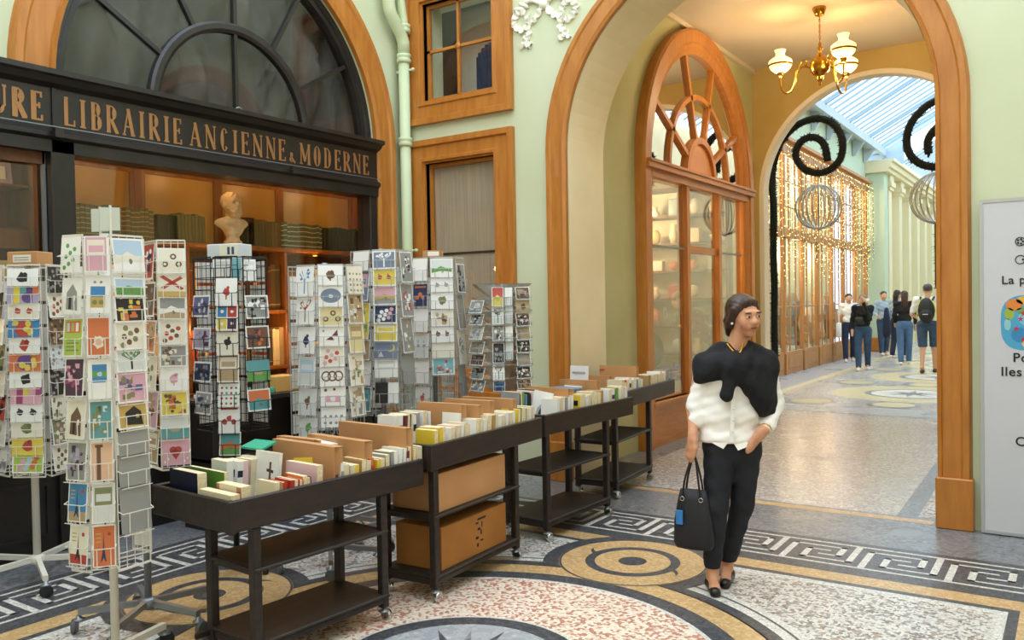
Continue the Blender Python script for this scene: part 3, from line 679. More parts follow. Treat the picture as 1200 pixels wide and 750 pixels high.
for y in (3.98, 4.76, 5.46): bp('stile', 'panel_wood', (-6.45, y - .035, 2.18), (-6.38, y + .035, 2.8))
for y in (3.14, 4.3, 5.35, 6.46): bp('upright', 'panel_wood', (-6.55, y - .015, 0), (-6.2, y + .015, 2.15))
def area(name, loc, size, power, col, rot=(0, 0, 0)):
    l = bpy.data.lights.new(name, 'AREA'); l.shape = 'RECTANGLE'; l.size, l.size_y = size; l.energy = power; l.color = col[:3]
    o = bpy.data.objects.new(name, l); COL.objects.link(o); o.location = loc; o.rotation_euler = rot; return o
def spot(name, loc, power, col, r=.03, ang=2.2):
    l = bpy.data.lights.new(name, 'POINT'); l.energy = power; l.color = col[:3]; l.shadow_soft_size = r
    o = bpy.data.objects.new(name, l); COL.objects.link(o); o.location = loc; return o
WARM = lin('ffc98c'); WARM2 = lin('ffe3bd')
for i, (y, z) in enumerate(((3.6, 2.83), (4.45, 2.83), (5.3, 2.83), (6.05, 2.83), (3.7, 2.12), (4.6, 2.12), (5.6, 2.12))):
    t = thing('shelf_lamp', 'small round downlight %s' % ('above the upper book row, %s from the left' % ['first', 'second', 'third', 'fourth'][i] if z > 2.5 else 'under the long upper shelf, %s from the left' % ['first', 'second', 'third'][i - 4]), 'lamp', (-6.08, y, z), group='downlights in the bookshop window')
    l = MB(); l.lathe([(.04, .02), (.045, 0), (.03, -.005)], n=16); l.build('rim', 'brass', t, True); l = MB(); l.lathe([(.0, -.004), (.03, -.003), (.03, 0)], n=16); l.build('bulb', 'lamp_warm', t, True)
    spot('shelf_and_fill_light', (-5.99 if z > 2.5 else -6.08, y, z - .05), 1.9 if z > 2.5 else 1.6, WARM)
for y, z in ((2.2, 2.6), (1.7, 1.6)): spot('shelf_and_fill_light', (-5.95, y + .2, z), 4.5, WARM2)  # added fill without any fixture, brightens the dark left display window
for y in (3.6, 4.4, 5.2, 5.9): spot('low_fill_light', (-6.0, y, 1.45), 3.0, WARM)  # no lamps here; low fill added to light bust and books from the front
# ================================================================== PASSAGE (between the two arches)
PX, PY0, PY1, PZ = -3.95, 7.23, 12.2, 4.98
SCY, SR, SSP = 10.06, 1.66, 3.12          # arched shop window in the passage
for side in (0, 1):
    fx = (lambda a, z, t: (PX - t, a, z)) if side == 0 else (lambda a, z, t: (-.66 + t, a, z))
    mb = MB(); wall_arch(mb, fx, SCY, SR, SSP, PY0, PY1 + .4, 0, PZ + .1, t=(0, .15)); mb.build('wall_passage', 'olive', kind='structure')
mb = MB(); mb.box((PX - .2, PY0, PZ), (-.4, PY1 + .1, PZ + .12)); mb.build('ceiling', 'ceiling_tan', kind='structure')
mb = MB()
for x, s in ((PX, 1), (-.66, -1)): sweep(mb, [(PY0, 0), (PY1, 0)], [(0, 0)] * 2, lambda a, b, v: (x, a, PZ)) if False else mb.box((x, PY0, PZ - .06), (x + s * .05, PY1, PZ))
mb.build('cornice', 'ceiling_tan', kind='structure')
mb = MB(); wall_arch(mb, lambda a, z, t: (a, PY1 + t, z), -2.3, 1.50, 3.15, PX - .2, -.4, 0, 6.2, t=(0, .22)); mb.build('wall_far', 'ochre', kind='structure')
P = archpath(-2.3, 1.496, 3.15, 0); mb = MB(); mb.strip([(a, PY1 - .004, z) for a, z in P], [(a, PY1 + .225, z) for a, z in P])
P2 = archpath(-2.3, 1.56, 3.15, 0); mb.strip([(a, PY1 - .006, z) for a, z in P], [(a, PY1 - .006, z) for a, z in P2]); mb.build('arch_lining', 'reveal_white', kind='structure')
# upper void above the passage so the gallery skylight is not seen through the wall top
mb = MB(); mb.box((-6.1, 7.25, TOP - .1), (1.3, 7.4, TOP)); mb.build('parapet', 'stucco', kind='structure')

def shop_window(n, mx, label):
    """arched honey-wood shop window; mx maps (proud, y, z) to world"""
    t = thing('arched_shop_window', label, 'shop window', (0, 0, 0))
    f = lambda a, b, v: mx(v, a, b)
    def q(name, m, y0, y1, z0, z1, v0, v1, parent=None):
        mb = MB(); mb.prism([(y0, z0), (y1, z0), (y1, z1), (y0, z1)], f, v0, v1); return mb.build(name, m, parent or t)
    mb = MB(); sweep(mb, archpath(SCY, SR, SSP, 0)[::-1], [(-.12, -.06), (-.12, .06), (-.08, .085), (-.04, .10), (0, .10), (.02, .12), (.15, .12), (.18, .10), (.18, 0)], f); mb.build('frame', 'wood', t)
    y0, y1 = SCY - SR + .1, SCY + SR - .1
    q('transom', 'wood_h', y0 - .22, y1 + .22, 3.08, 3.14, 0, .15); q('transom', 'wood_h', y0 - .05, y1 + .05, 3.0, 3.08, 0, .1); q('transom', 'wood_h', y0 - .22, y1 + .22, 3.14, 3.17, 0, .17)
    q('dado', 'wood_h', y0 - .1, y1 + .1, 0, .50, -.02, .06); q('sill', 'wood_h', y0 - .1, y1 + .1, .46, .50, 0, .12); q('skirting', 'wood_h', y0 - .1, y1 + .1, 0, .1, 0, .09)
    ys = [y0, y0 + (y1 - y0) * .345, y0 + (y1 - y0) * .69, y1]
    for y in ys[1:3]: q('mullion', 'wood', y - .045, y + .045, .5, 3.02, -.03, .06)
    for i, (a, b) in enumerate(zip(ys[:-1], ys[1:])):
        for c, d in ((.5, 2.25), (2.25, 3.0)): q('pane', 'glass_passage', a + .04, b - .04, c, d, .0, .006)
        q('rail', 'wood_h' if i == 1 else 'grey_metal', a + .04, b - .04, 2.25 - (.045 if i == 1 else .01), 2.25 + (.045 if i == 1 else .01), 0, .03)
    # fan of the lunette
    mb = MB(); sweep(mb, arcpts(SCY, 3.17, .98, 180, 0, 30)[::-1], [(-.03, 0), (-.03, .05), (.03, .05), (.03, 0)], f); mb.build('fan_arc', 'wood', t)
    mb = MB(); sweep(mb, arcpts(SCY, 3.17, .46, 180, 0, 24)[::-1], [(-.05, 0), (-.05, .06), (.03, .06), (.03, 0)], f); mb.build('fan_arc', 'wood', t)
    P = arcpts(SCY, 3.17, .42, 180, 0, 24); mb = MB(); mb.prism(P, f, -.01, .02); mb.build('fan_panel', 'wood_pink', t)
    for a in (28, 72, 108, 152):
        r = math.radians(a); c, s = math.cos(r), math.sin(r); mb = MB(); p0 = (SCY + .46 * c, 3.17 + .46 * s); p1 = (SCY + 1.58 * c, 3.17 + 1.58 * s)
        px, pz = -s * .028, c * .028; mb.prism([(p0[0] + px, p0[1] + pz), (p1[0] + px, p1[1] + pz), (p1[0] - px, p1[1] - pz), (p0[0] - px, p0[1] - pz)], f, 0, .05); mb.build('fan_bar', 'wood', t)
    edges = [0, 28, 72, 108, 152, 180]
    for a, b in zip(edges[:-1], edges[1:]):
        for r0, r1 in ((.44, .97), (.97, 1.6)):
            mb = MB(); A = arcpts(SCY, 3.17, r0, a, b, 8); B = arcpts(SCY, 3.17, r1, a, b, 8); mb.strip([f(p[0], p[1], .01) for p in A], [f(p[0], p[1], .01) for p in B]); mb.build('pane', 'glass_mirror', t)
    return t
shop_window(3, lambda v, y, z: (PX + v, y, z), 'honey wood arched shop window with a fanlight on the left wall of the passage')
shop_window(4, lambda v, y, z: (-.66 - v, y, z), 'honey wood arched shop window on the right passage wall, hidden behind the pillar')
# shop room behind it
mb = MB(); mb.box((-6.6, 7.4, -.05), (-3.97, 12.4, .12)); mb.build('floor', 'interior_warm', kind='structure')
mb = MB(); mb.box((-6.7, 7.3, 0), (-6.6, 12.6, 4.9)); mb.box((-6.7, 12.3, 0), (-4.1, 12.4, 4.9)); mb.box((-6.7, 7.3, 0), (-4.1, 7.4, 4.9)); mb.build('wall_shop', 'interior_cream', kind='structure')
mb = MB(); mb.box((-6.7, 7.3, 4.8), (-4.1, 12.4, 4.9)); mb.build('ceiling', 'interior_cream', kind='structure')
mb = MB(); mb.box((.6, 7.3, 0), (.7, 12.4, 4.9)); mb.box((-.5, 7.3, 4.8), (.7, 12.4, 4.9)); mb.box((-.5, 7.3, -.05), (.7, 12.4, 0.1)); mb.build('wall_shop', 'interior_cream', kind='structure')
# furniture seen through the pane
rk = thing('display_shelf', 'wooden display shelves with lit goods at the back of the passage shop', 'shelf', (-5.35, 12.1, 0.12))
for x in (-1.15, -.4, .35, 1.1): MB().box((x - .02, -.2, 0), (x + .02, .19, 3.2)).build('upright', 'interior_warm', rk)
for k in range(8): MB().box((-1.15, -.2, .25 + .42 * k), (1.1, .19, .28 + .42 * k)).build('board', 'interior_warm', rk)
random.seed(8)
for k in range(7):
    for j in range(7):
        x = -6.35 + j * .31 + random.uniform(-.04, .04); z = .40 + .42 * k; hh = random.uniform(.14, .30); col = random.choice(['e8dcc0', 'c86a3a', 'ece8e0', '8a5a3a', 'd8b070', '4a6a6a', 'b03a30', 'ece8e0', '9ab0b8'])
        l = MB(); kind = (k + j) % 3
        if kind == 0: l.lathe([(.05, 0), (.08, hh * .4), (.03, hh * .7), (.045, hh)], n=10, c=lin(col))
        elif kind == 1: l.bev((-.09, -.06, 0), (.09, .06, hh), .01, lin(col))
        else: l.ball((0, 0, hh / 2), (.09, .07, hh / 2), 10, lin(col))
        o = l.build(['vase', 'gift_box', 'round_jar'][kind], 'print', None, kind != 1); o.location = (x, 12.02, z)
        tag(o, 'small %s %s on the %s shelf in the passage shop, %s from the left' % ({'e8dcc0': 'cream', 'c86a3a': 'orange', 'ece8e0': 'white', '8a5a3a': 'brown', 'd8b070': 'gold', '4a6a6a': 'teal', 'b03a30': 'red', '9ab0b8': 'pale blue'}[col], ['vase', 'box', 'jar'][kind], ['lowest', 'second', 'third', 'fourth', 'fifth', 'sixth', 'top'][k], ['first', 'second', 'third', 'fourth', 'fifth', 'sixth', 'seventh'][j]), ['vase', 'box', 'jar'][kind], 'goods on the passage shop shelves')
for i, (y, z) in enumerate(((9.2, 3.0), (10.3, 3.2), (11.4, 3.0))):
    t = thing('pendant_lamp', 'glowing pendant lamp hanging inside the passage shop, %s from the left' % ['first', 'second', 'third'][i], 'lamp', (-5.6, y, z), group='pendant lamps of the passage shop')
    l = MB(); l.lathe([(.0, .12), (.04, .1), (.12, 0), (.11, 0), (.0, .08)], n=16); l.build('shade', 'brass', t, True); l = MB(); l.ball((0, 0, .02), .05, 10); l.build('bulb', 'lamp_warm', t, True)
    l = MB(); l.tube([(0, 0, .1), (0, 0, 4.8 - z)], .006, 6); l.build('cord', 'black_metal', t)
    spot('pendant_light', (-5.6, y, z - .12), 45, WARM2, .08)
for i, y in enumerate((9.9, 10.9)): spot('shelf_and_fill_light', (-5.9, y, 2.6), 10, WARM2)
# office chair and things on the window ledge
ch = thing('office_chair', 'black swivel chair with a curved backrest seen low through the passage shop window', 'chair', (-4.62, 10.1, .12), .4)
l = MB(); l.ball((0, 0, .48), (.24, .24, .05), 16); l.build('seat', 'black_cloth', ch, True)
l = MB(); l.ball((-.1, .2, .85), (.24, .05, .27), 16); l.build('backrest', 'black_cloth', ch, True)
l = MB(); l.tube([(0, 0, .1), (0, 0, .46)], .03, 10); l.build('gas_column', 'black_metal', ch, True)
for s in (-1, 1): l = MB(); l.tube([(s * .22, .1, .5), (s * .27, .05, .6), (s * .27, -.02, .7), (s * .27, .15, .7)], .018, 8); l.build('armrest', 'black_metal', ch, True)
for k in range(5): a = k * 1.2566; l = MB(); l.tube([(0, 0, .12), (.28 * math.cos(a), .28 * math.sin(a), .07)], [.025, .018], 8); l.ball((.29 * math.cos(a), .29 * math.sin(a), .04), .035, 8); l.build('foot', 'black_metal', ch, True)
desk = thing('desk', 'dark desk with a sloping black display stand inside the passage shop window', 'desk', (-4.85, 9.1, .12))
MB().bev((-.25, -.45, .68), (.25, .5, .72)).build('desktop', 'shelf_wood', desk)
for x, y in ((-.2, -.4), (.2, -.4), (-.2, .45), (.2, .45)): MB().bev((x - .02, y - .02, 0), (x + .02, y + .02, .68)).build('leg', 'shelf_wood', desk)
mt = thing('monitor', 'black flat screen standing on the desk behind the passage window', 'screen', (-4.88, 9.15, .84)); MB().obox((0, 0, .22), (.03, .48, .3), rotz(.3)).build('screen', 'black_metal', mt); MB().bev((-.08, -.1, 0), (.08, .1, .015)).build('stand', 'black_metal', mt); MB().bev((-.01, -.02, .01), (.01, .02, .1)).build('neck', 'black_metal', mt)
cb = thing('notice_card', 'small blue and white card stuck inside the passage shop glass', 'card', (PX - .03, 9.0, 1.42)); MB().box((0, 0, 0), (.003, .09, .13)).build('sheet', 'card_stock', cb); MB().box((.003, .02, .02), (.005, .07, .09)).build('picture', 'tag_blue', cb)
for i, (y, m, hh) in enumerate(((8.75, 'e4e2dc', .2), (8.95, '9fb8c4', .24), (9.15, 'c8d0d0', .16), (9.45, 'd8cfc0', .22), (9.8, 'b7c4bc', .18), (10.1, 'e6e0d0', .2), (10.5, 'c9a15a', .17), (10.9, 'dcd6cc', .2))):
    l = MB(); l.obox((0, 0, hh / 2), (.02, .15, hh), Matrix.Rotation(-.25, 3, 'Y'), lin(m)); o = l.build('display_book', 'print'); o.location = (PX - .2, y, .5)
    tag(o, '%s picture book propped on the passage window ledge, %s from the left' % (['white', 'pale blue', 'pale grey', 'beige', 'grey green', 'cream', 'gold', 'off white'][i], ['first', 'second', 'third', 'fourth', 'fifth', 'sixth', 'seventh', 'eighth'][i]), 'book', 'books on the passage window ledge')
MB().box((PX - .35, 8.4, .4), (PX - .02, 11.7, .5)).build('window_ledge', 'wood_h', None, kind='structure')

# ------------------------------------------------------------------ chandelier
CX, CY = -2.46, 10.06
cd = thing('chandelier', 'brass three armed chandelier with glowing opal glass shades under the passage ceiling', 'chandelier', (CX, CY, 4.98))
def cp(name, m, mb): return mb.build(name, m, cd, True)
l = MB(); l.lathe([(.075, 0), (.078, -.02), (.06, -.06), (.05, -.09), (.02, -.1)], n=20); cp('ceiling_rose', 'brass', l)
for k in range(9):
    z = -.12 - k * .032; l = MB(); rr = .016
    pts = [(rr * .5 * math.cos(a) if k % 2 else 0, 0 if k % 2 else rr * .5 * math.cos(a), z + .024 * math.sin(a)) for a in [i * math.pi / 4 for i in range(8)]]; l.tube(pts, .004, 5, True); cp('chain_link', 'brass', l)
l = MB(); l.lathe([(.008, -.40), (.02, -.42), (.01, -.44), (.03, -.46), (.035, -.48), (.012, -.5), (.02, -.53), (.06, -.57), (.10, -.62), (.115, -.67), (.105, -.73), (.07, -.77), (.03, -.79), (.04, -.81), (.03, -.84), (.012, -.86), (.02, -.88), (.0, -.9)], n=24); cp('body', 'brass', l)
for i, a in enumerate((math.radians(195), math.radians(318), math.radians(62))):
    c, s = math.cos(a), math.sin(a); f = lambda r, z: (c * r, s * r, z)
    l = MB(); l.tube([f(*p) for p in smooth([(.10, -.68), (.18, -.66), (.25, -.70), (.27, -.82), (.31, -.92), (.37, -.95), (.42, -.90), (.435, -.80), (.435, -.74)], 5)], .011, 8); arm = cp('arm', 'brass', l)
    l = MB(); l.tube([f(*p) for p in smooth([(.24, -.72), (.2, -.60), (.14, -.60), (.15, -.65), (.18, -.63)], 4)], .006, 6); l.build('scroll', 'brass', arm, True)
    l = MB(); l.lathe([(.012, -.76), (.03, -.74), (.04, -.71), (.03, -.68)], (c * .435, s * .435, 0), 14); l.build('cup', 'brass', arm, True)
    l = MB(); l.lathe([(.045, -.70), (.11, -.66), (.135, -.61), (.13, -.565), (.085, -.53), (.055, -.52), (.05, -.48), (.065, -.44), (.063, -.44), (.047, -.48), (.05, -.522), (.08, -.535), (.125, -.57), (.13, -.61), (.105, -.655)], (c * .435, s * .435, 0), 24); l.build('glass_shade', 'opal', arm, True)
    l = MB(); l.lathe([(.0, -.705), (.06, -.695), (.09, -.672)], (c * .435, s * .435, 0), 20); l.build('globe_glow', 'opal_lit', arm, True)
    l = MB(); l.lathe([(.137, -.625), (.143, -.615), (.137, -.605)], (c * .435, s * .435, 0), 24); l.build('shade_ring', 'brass', arm, True)
    spot('chandelier_light', (CX + c * .435, CY + s * .435, 4.98 - .76), 24, lin('ffe2b4'), .06)
    spot('chandelier_uplight', (CX + c * .435, CY + s * .435, 4.98 - .40), 3.2, lin('ffd9a0'), .05)

# ================================================================== GALLERY
GX, GY0, GY1 = -5.2, 12.62, 26.6
mb = MB(); mb.box((GX - .3, GY0 - .05, 4.98), (GX - .02, GY1, 6.1)); mb.box((GX - .3, GY0 - .05, 0), (GX - .02, 13.6, 5.0)); mb.box((-6, GY0 - .2, 0), (-3.95, GY0 - .05, 6.2)); mb.build('wall_gallery', 'mint_far', kind='structure')
mb = MB(); mb.box((.6, GY0, 0), (.8, 45, 6.1)); mb.build('wall_gallery_right', 'cream', kind='structure')
mb = MB(); mb.box((-6, 44, 0), (1, 44.2, 9)); mb.build('wall_gallery_end', 'stone', kind='structure')
fc = thing('gallery_shopfront', 'long glazed honey wood shopfront lining the left side of the gallery', 'shop front', (0, 0, 0))
def g(name, m, a, b, parent=None): return MB().bev(a, b, .006).build(name, m, parent or fc)
posts = [13.7, 15.1, 16.5, 17.95, 19.4, 22.1, 23.4, 24.8, 26.3]
edges = [13.7, 15.1, 16.5, 17.95, 19.4, 20.75, 22.1, 23.4, 24.8, 26.3]
for y in edges:
    o = g('post', 'wood_gallery', (GX - .03, y - .065, 0), (GX + .06, y + .065, 4.75)); g('post_base', 'wood_gallery', (GX - .03, y - .085, 0), (GX + .09, y + .085, .45), o)
    l = MB()
    for z in (.75, 1.15, 3.0): l = MB(); l.lathe([(.05, z - .1), (.065, z - .06), (.04, z), (.065, z + .06), (.05, z + .1)], (GX + .055, y, 0), 10); l.build('turned_ring', 'wood_gallery', o, True)
g('frieze', 'wood_gallery', (GX - .03, 13.6, 4.7), (GX + .10, 26.45, 4.98)); g('cornice', 'wood_gallery', (GX - .03, 13.6, 4.95), (GX + .2, 26.45, 5.03)); g('transom', 'wood_gallery', (GX - .03, 13.6, 2.92), (GX + .12, 26.45, 3.12))
for y0, y1 in zip(edges[:-1], edges[1:]):
    g('base_panel', 'wood_gallery', (GX - .03, y0 + .09, 0), (GX + .05, y1 - .09, .48)); g('panel_moulding', 'wood_gallery', (GX + .05, y0 + .2, .12), (GX + .065, y1 - .2, .38))
    for a, b in ((.48, 2.92), (3.12, 4.7)):
        MB().box((GX, y0 + .09, a), (GX + .006, y1 - .09, b)).build('pane', 'glass', fc)
        k = 3
        for i in range(1, k): y = y0 + (y1 - y0) * i / k; g('mullion', 'wood_gallery', (GX - .01, y - .015, a), (GX + .02, y + .015, b))
        for z in ([1.45] if a < 1 else [3.6, 4.15]): g('glazing_rail', 'wood_gallery', (GX - .01, y0 + .09, z - .015), (GX + .018, y1 - .09, z + .015))
MB().box((GX - 1.1, 13.4, 0), (GX - 1.0, 26.6, 5)).build('wall_shop', 'mint_far', None, kind='structure')
MB().box((GX - 1.1, 13.4, 4.9), (GX - .05, 26.6, 5.0)).build('ceiling', 'interior_cream', None, kind='structure')
MB().box((GX - 1.1, 13.4, -.05), (GX - .05, 26.6, 0.02)).build('floor', 'interior_cream', None, kind='structure')
for i in range(9): spot('gallery_shop_light', (GX - .6, 14.3 + 1.4 * i, 2.75 if i % 2 else 4.5), 34, WARM2, .1)
random.seed(5)
for i in range(8):
    y = 17.0 + 1.15 * i; l = MB(); hh = random.uniform(.8, 1.5); c = random.choice(['e9e4da', '6b5a4a', 'b8c4c8', 'd9b98a'])
    l.lathe([(.2, 0), (.24, .1), (.12, hh * .4), (.22, hh * .75), (.08, hh)], n=12, c=lin(c)); o = l.build('dress_form', 'print', None, True); o.location = (GX - .5, y, .5)
    tag(o, '%s display form behind the gallery shopfront glass, %s from the near end' % ({'e9e4da': 'white', '6b5a4a': 'brown', 'b8c4c8': 'pale blue', 'd9b98a': 'tan'}[c], ['first', 'second', 'third', 'fourth', 'fifth', 'sixth', 'seventh', 'eighth'][i]), 'display form', 'display forms in the gallery window')
# fairy light curtain
fa = thing('fairy_light_curtain', 'curtain of warm white fairy lights hanging down the gallery shopfront', 'string lights', (0, 0, 0))
random.seed(11); l = MB(); wv = MB(); cnt = 0
def oct(mb, p, r): x, y, z = p; mb.add([(x + r, y, z), (x - r, y, z), (x, y + r, z), (x, y - r, z), (x, y, z + r), (x, y, z - r)], [(0, 2, 4), (2, 1, 4), (1, 3, 4), (3, 0, 4), (2, 0, 5), (1, 2, 5), (3, 1, 5), (0, 3, 5)])
y = 13.9
while y < 26.4:
    ln = random.uniform(1.8, 2.9) if y > 15 else 2.2; x = GX + .2 + random.uniform(0, .05); zt = 4.8; z = zt
    wv.bar((x, y, zt), (x, y, zt - ln), .006)
    while z > zt - ln: oct(l, (x + random.uniform(-.02, .02), y + random.uniform(-.03, .03), z), .0105); z -= random.uniform(.11, .22)
    y += .15
l.build('bulbs', 'bulb', fa, kind='stuff'); wv.build('wires', 'wire', fa, kind='stuff')
# pilaster wall and colonnade beyond
mb = MB(); mb.box((GX - .3, 26.6, .42), (-4.72, 27.2, 5.35)); mb.build('pilaster', 'mint_far', kind='structure')
mb = MB(); mb.bev((GX - .3, 26.5, 0), (-4.62, 27.3, .42), .02); mb.build('baseboard_left', 'wood_h', kind='structure')
mb = MB(); mb.box((-5.3, 27.2, 0), (-4.95, 44, 5.3)); mb.build('wall_colonnade', 'stone', kind='structure')
mb = MB()
for x, z0, z1 in ((-4.58, 5.3, 5.42), (-4.5, 5.42, 5.58), (-4.42, 5.58, 5.66)): mb.box((-5.4, 26.5, z0), (x, 44, z1))
mb.build('entablature', 'stone', kind='structure')
for i in range(9):
    y = 27.6 + 1.8 * i; t = MB(); t.box((-5.0, y - .25, 0), (-4.72, y + .25, 5.0)); o = t.build('column', 'stone', kind='structure')
    t = MB()
    for z0, z1, e in ((4.85, 4.95, .05), (4.95, 5.1, .1), (5.1, 5.3, .06), (0, .5, .06), (.5, .58, .03)): t.box((-5.0, y - .25 - e, z0), (-4.72 + e, y + .25 + e, z1))
    t.build('capital', 'stone', o)
# eaves with brackets
ev = MB(); ev.box((GX - .3, GY0, 6.02), (GX + .32, 27.8, 6.12)); ev.box((GX + .24, GY0, 5.94), (GX + .36, 27.8, 6.16)); eo = ev.build('eaves', 'roof_steel', kind='structure'); eo['_o'] = [0, 0, 0]
for i in range(11):
    y = 13.2 + 1.45 * i; t = MB(); t.prism([(0, 0), (.3, 0), (.3, -.06), (.08, -.38), (0, -.4)], lambda a, b, v: (GX + a, y + v, 5.98 + b), -.05, .05); t.build('bracket', 'roof_steel', eo)
# skylight over the gallery
sk = thing('gallery_skylight', 'pitched glass roof with close steel ribs above the gallery', 'glass roof', (0, 0, 0))
EX, EZ, RX, RZ = GX + .3, 6.14, -2.3, 7.55
for s in (0, 1):
    mxx = (lambda x: x) if s == 0 else (lambda x: -4.6 - x)
    y = GY0 + .1; i = 0
    while y < 27.75:
        t = MB(); w_ = .03 if i % 6 else .07; t.bar((mxx(EX), y, EZ), (mxx(RX), y, RZ), w_, .10 if i % 6 == 0 else .05); t.build('rib', 'rafter', sk)
        if y + .42 < 27.8: q = MB(); q.add([(mxx(EX), y, EZ), (mxx(RX), y, RZ), (mxx(RX), y + .42, RZ), (mxx(EX), y + .42, EZ)], [(0, 1, 2, 3)]); q.build('pane', 'glass_tint', sk)
        y += .42; i += 1
t = MB(); t.box((RX - .06, GY0, RZ - .04), (RX + .06, 27.8, RZ + .06)); t.build('ridge_bar', 'roof_steel', sk)
# steel gable at the end of the skylight and the lower glass roof beyond
gb = MB(); f = lambda a, z, t: (a, 27.75 + t, z)
gb.prism([(-5.4, 5.62), (-4.5, 5.62), (-2.9, 6.3), (-1.7, 6.3), (-.1, 5.62), (.8, 5.62), (.8, 6.3), (RX, 7.75), (-5.4, 6.2)], f, 0, .08) if False else None
gb.prism([(-5.4, 5.66), (-4.35, 5.66), (-4.35, 6.6), (-5.4, 6.12)], f, 0, .08); gb.prism([(.8, 5.66), (-.25, 5.66), (-.25, 6.6), (.8, 6.12)], f, 0, .08)
gb.bar((-5.0, 27.8, 6.17), (RX, 27.8, RZ + .03), .12, .2); gb.bar((.4, 27.8, 6.17), (RX, 27.8, RZ + .03), .12, .2)
gb.build('gable', 'blue_steel', kind='structure')
s2 = thing('far_skylight', 'lower glass roof over the far end of the gallery beyond the blue gable', 'glass roof', (0, 0, 0))
for s in (0, 1):
    mxx = (lambda x: x) if s == 0 else (lambda x: -4.6 - x)
    for i in range(35):
        y = 27.9 + .45 * i; t = MB(); t.bar((mxx(-4.42), y, 5.7), (mxx(RX), y, 7.0), .05, .07); t.build('rib', 'roof_steel', s2)
        q = MB(); q.add([(mxx(-4.42), y, 5.7), (mxx(RX), y, 7.0), (mxx(RX), y + .45, 7.0), (mxx(-4.42), y + .45, 5.7)], [(0, 1, 2, 3)]); q.build('pane', 'glass_tint', s2)
# ------------------------------------------------------------------ garlands and wire orbs at the far arch
SPA = [(-3.90, .05)] + [(-3.90 + .012 * math.sin(z * 5), z) for z in (.6, 1.2, 1.8, 2.4, 3.0)] + [(-3.91, 3.5), (-3.81, 3.95), (-3.57, 4.23), (-3.26, 4.32), (-3.0, 4.21), (-2.87, 3.94), (-2.92, 3.65), (-3.16, 3.50), (-3.42, 3.58), (-3.55, 3.80), (-3.48, 3.99), (-3.3, 4.05), (-3.14, 3.93), (-3.08, 3.67)]
SPB = [(-1.3, 4.36), (-1.61, 4.34), (-1.81, 4.23), (-1.97, 4.01), (-1.99, 3.71), (-1.83, 3.49), (-1.55, 3.42), (-1.32, 3.55), (-1.28, 3.85), (-1.42, 4.0), (-1.62, 3.96), (-1.73, 3.8), (-1.72, 3.62)]
def spiral(name, label, cx, cz, mir, loc_y, post_x, base_z):
    t = thing(name, label, 'garland', (post_x, loc_y, 0))
    ctrl = []
    pts = SPA if base_z is not None else SPB
    P = smooth(ctrl + pts, 5); random.seed(2); mb = MB(); P3 = [(p[0], loc_y, p[1]) for p in P]; mb.tube(P3, .054, 7); mb.build('stem', 'garland', t, True, world=True)
    lf = MB()
    L = 0
    for i in range(len(P) - 1):
        p, q = Vector(P3[i]), Vector(P3[i + 1]); seg = (q - p).length; m = max(2, int(seg / .004))
        m = int(seg / .0022) + 1
        for j in range(m):
            c = p.lerp(q, random.random()); d = Vector((random.gauss(0, 1), random.gauss(0, 1), random.gauss(0, 1))).normalized(); e = d.cross(Vector((random.random(), random.random(), random.random()))).normalized() * .022
            tip = c + d * random.uniform(.065, .095); lf.add([c + e, c - e, tip], [(0, 1, 2)])
    lf.build('foliage', 'garland', t, world=True, kind='stuff')
spiral('spiral_garland', 'black garland rising up the left side of the far arch and curling into a spiral', -3.24, 3.93, 1, 13.0, -3.90, .05)
spiral('spiral_garland', 'black curled garland half hidden behind the right wooden pillar', -1.6, 3.88, -1, 13.0, -1.6, None)
def orb(label, cx, cz, r, top):
    t = thing('wire_orb', label, 'hanging ornament', (cx, 13.0, cz), group='silver wire orbs in the gallery')
    for k in range(12):
        a = math.pi * k / 12; mb = MB(); mb.tube([(r * math.sin(b) * math.cos(a), r * math.sin(b) * math.sin(a), r * math.cos(b)) for b in [2 * math.pi * j / 28 for j in range(28)]], .009, 5, True); mb.build('hoop', 'orb', t, True)
    mb = MB(); mb.tube([(0, 0, r), (0, 0, top - cz)], .005, 5); mb.build('cord', 'black_metal', t)
    mb = MB(); mb.ball((0, 0, -r), .03, 8); mb.build('knob', 'orb', t, True)
    return t
orb('open silver wire orb hanging below the left spiral garland', -3.22, 2.99, .33, 3.6)
orb2 = orb('open silver wire orb with a dark tassel, half hidden by the right pillar', -1.62, 2.99, .35, 3.4)
l = MB(); l.tube([(0, 0, 0), (0, 0, -.9)], .035, 8); random.seed(4)
for i in range(160): a = random.random() * 6.28; z = -random.random() * .95; r = .03 + random.random() * .06; l.add([(0, 0, z), (.01, .01, z + .02), (r * math.cos(a), r * math.sin(a), z - .05 * random.random())], [(0, 1, 2)])
o = l.build('tassel', 'garland', orb2); o.location = (0, 0, -.34)
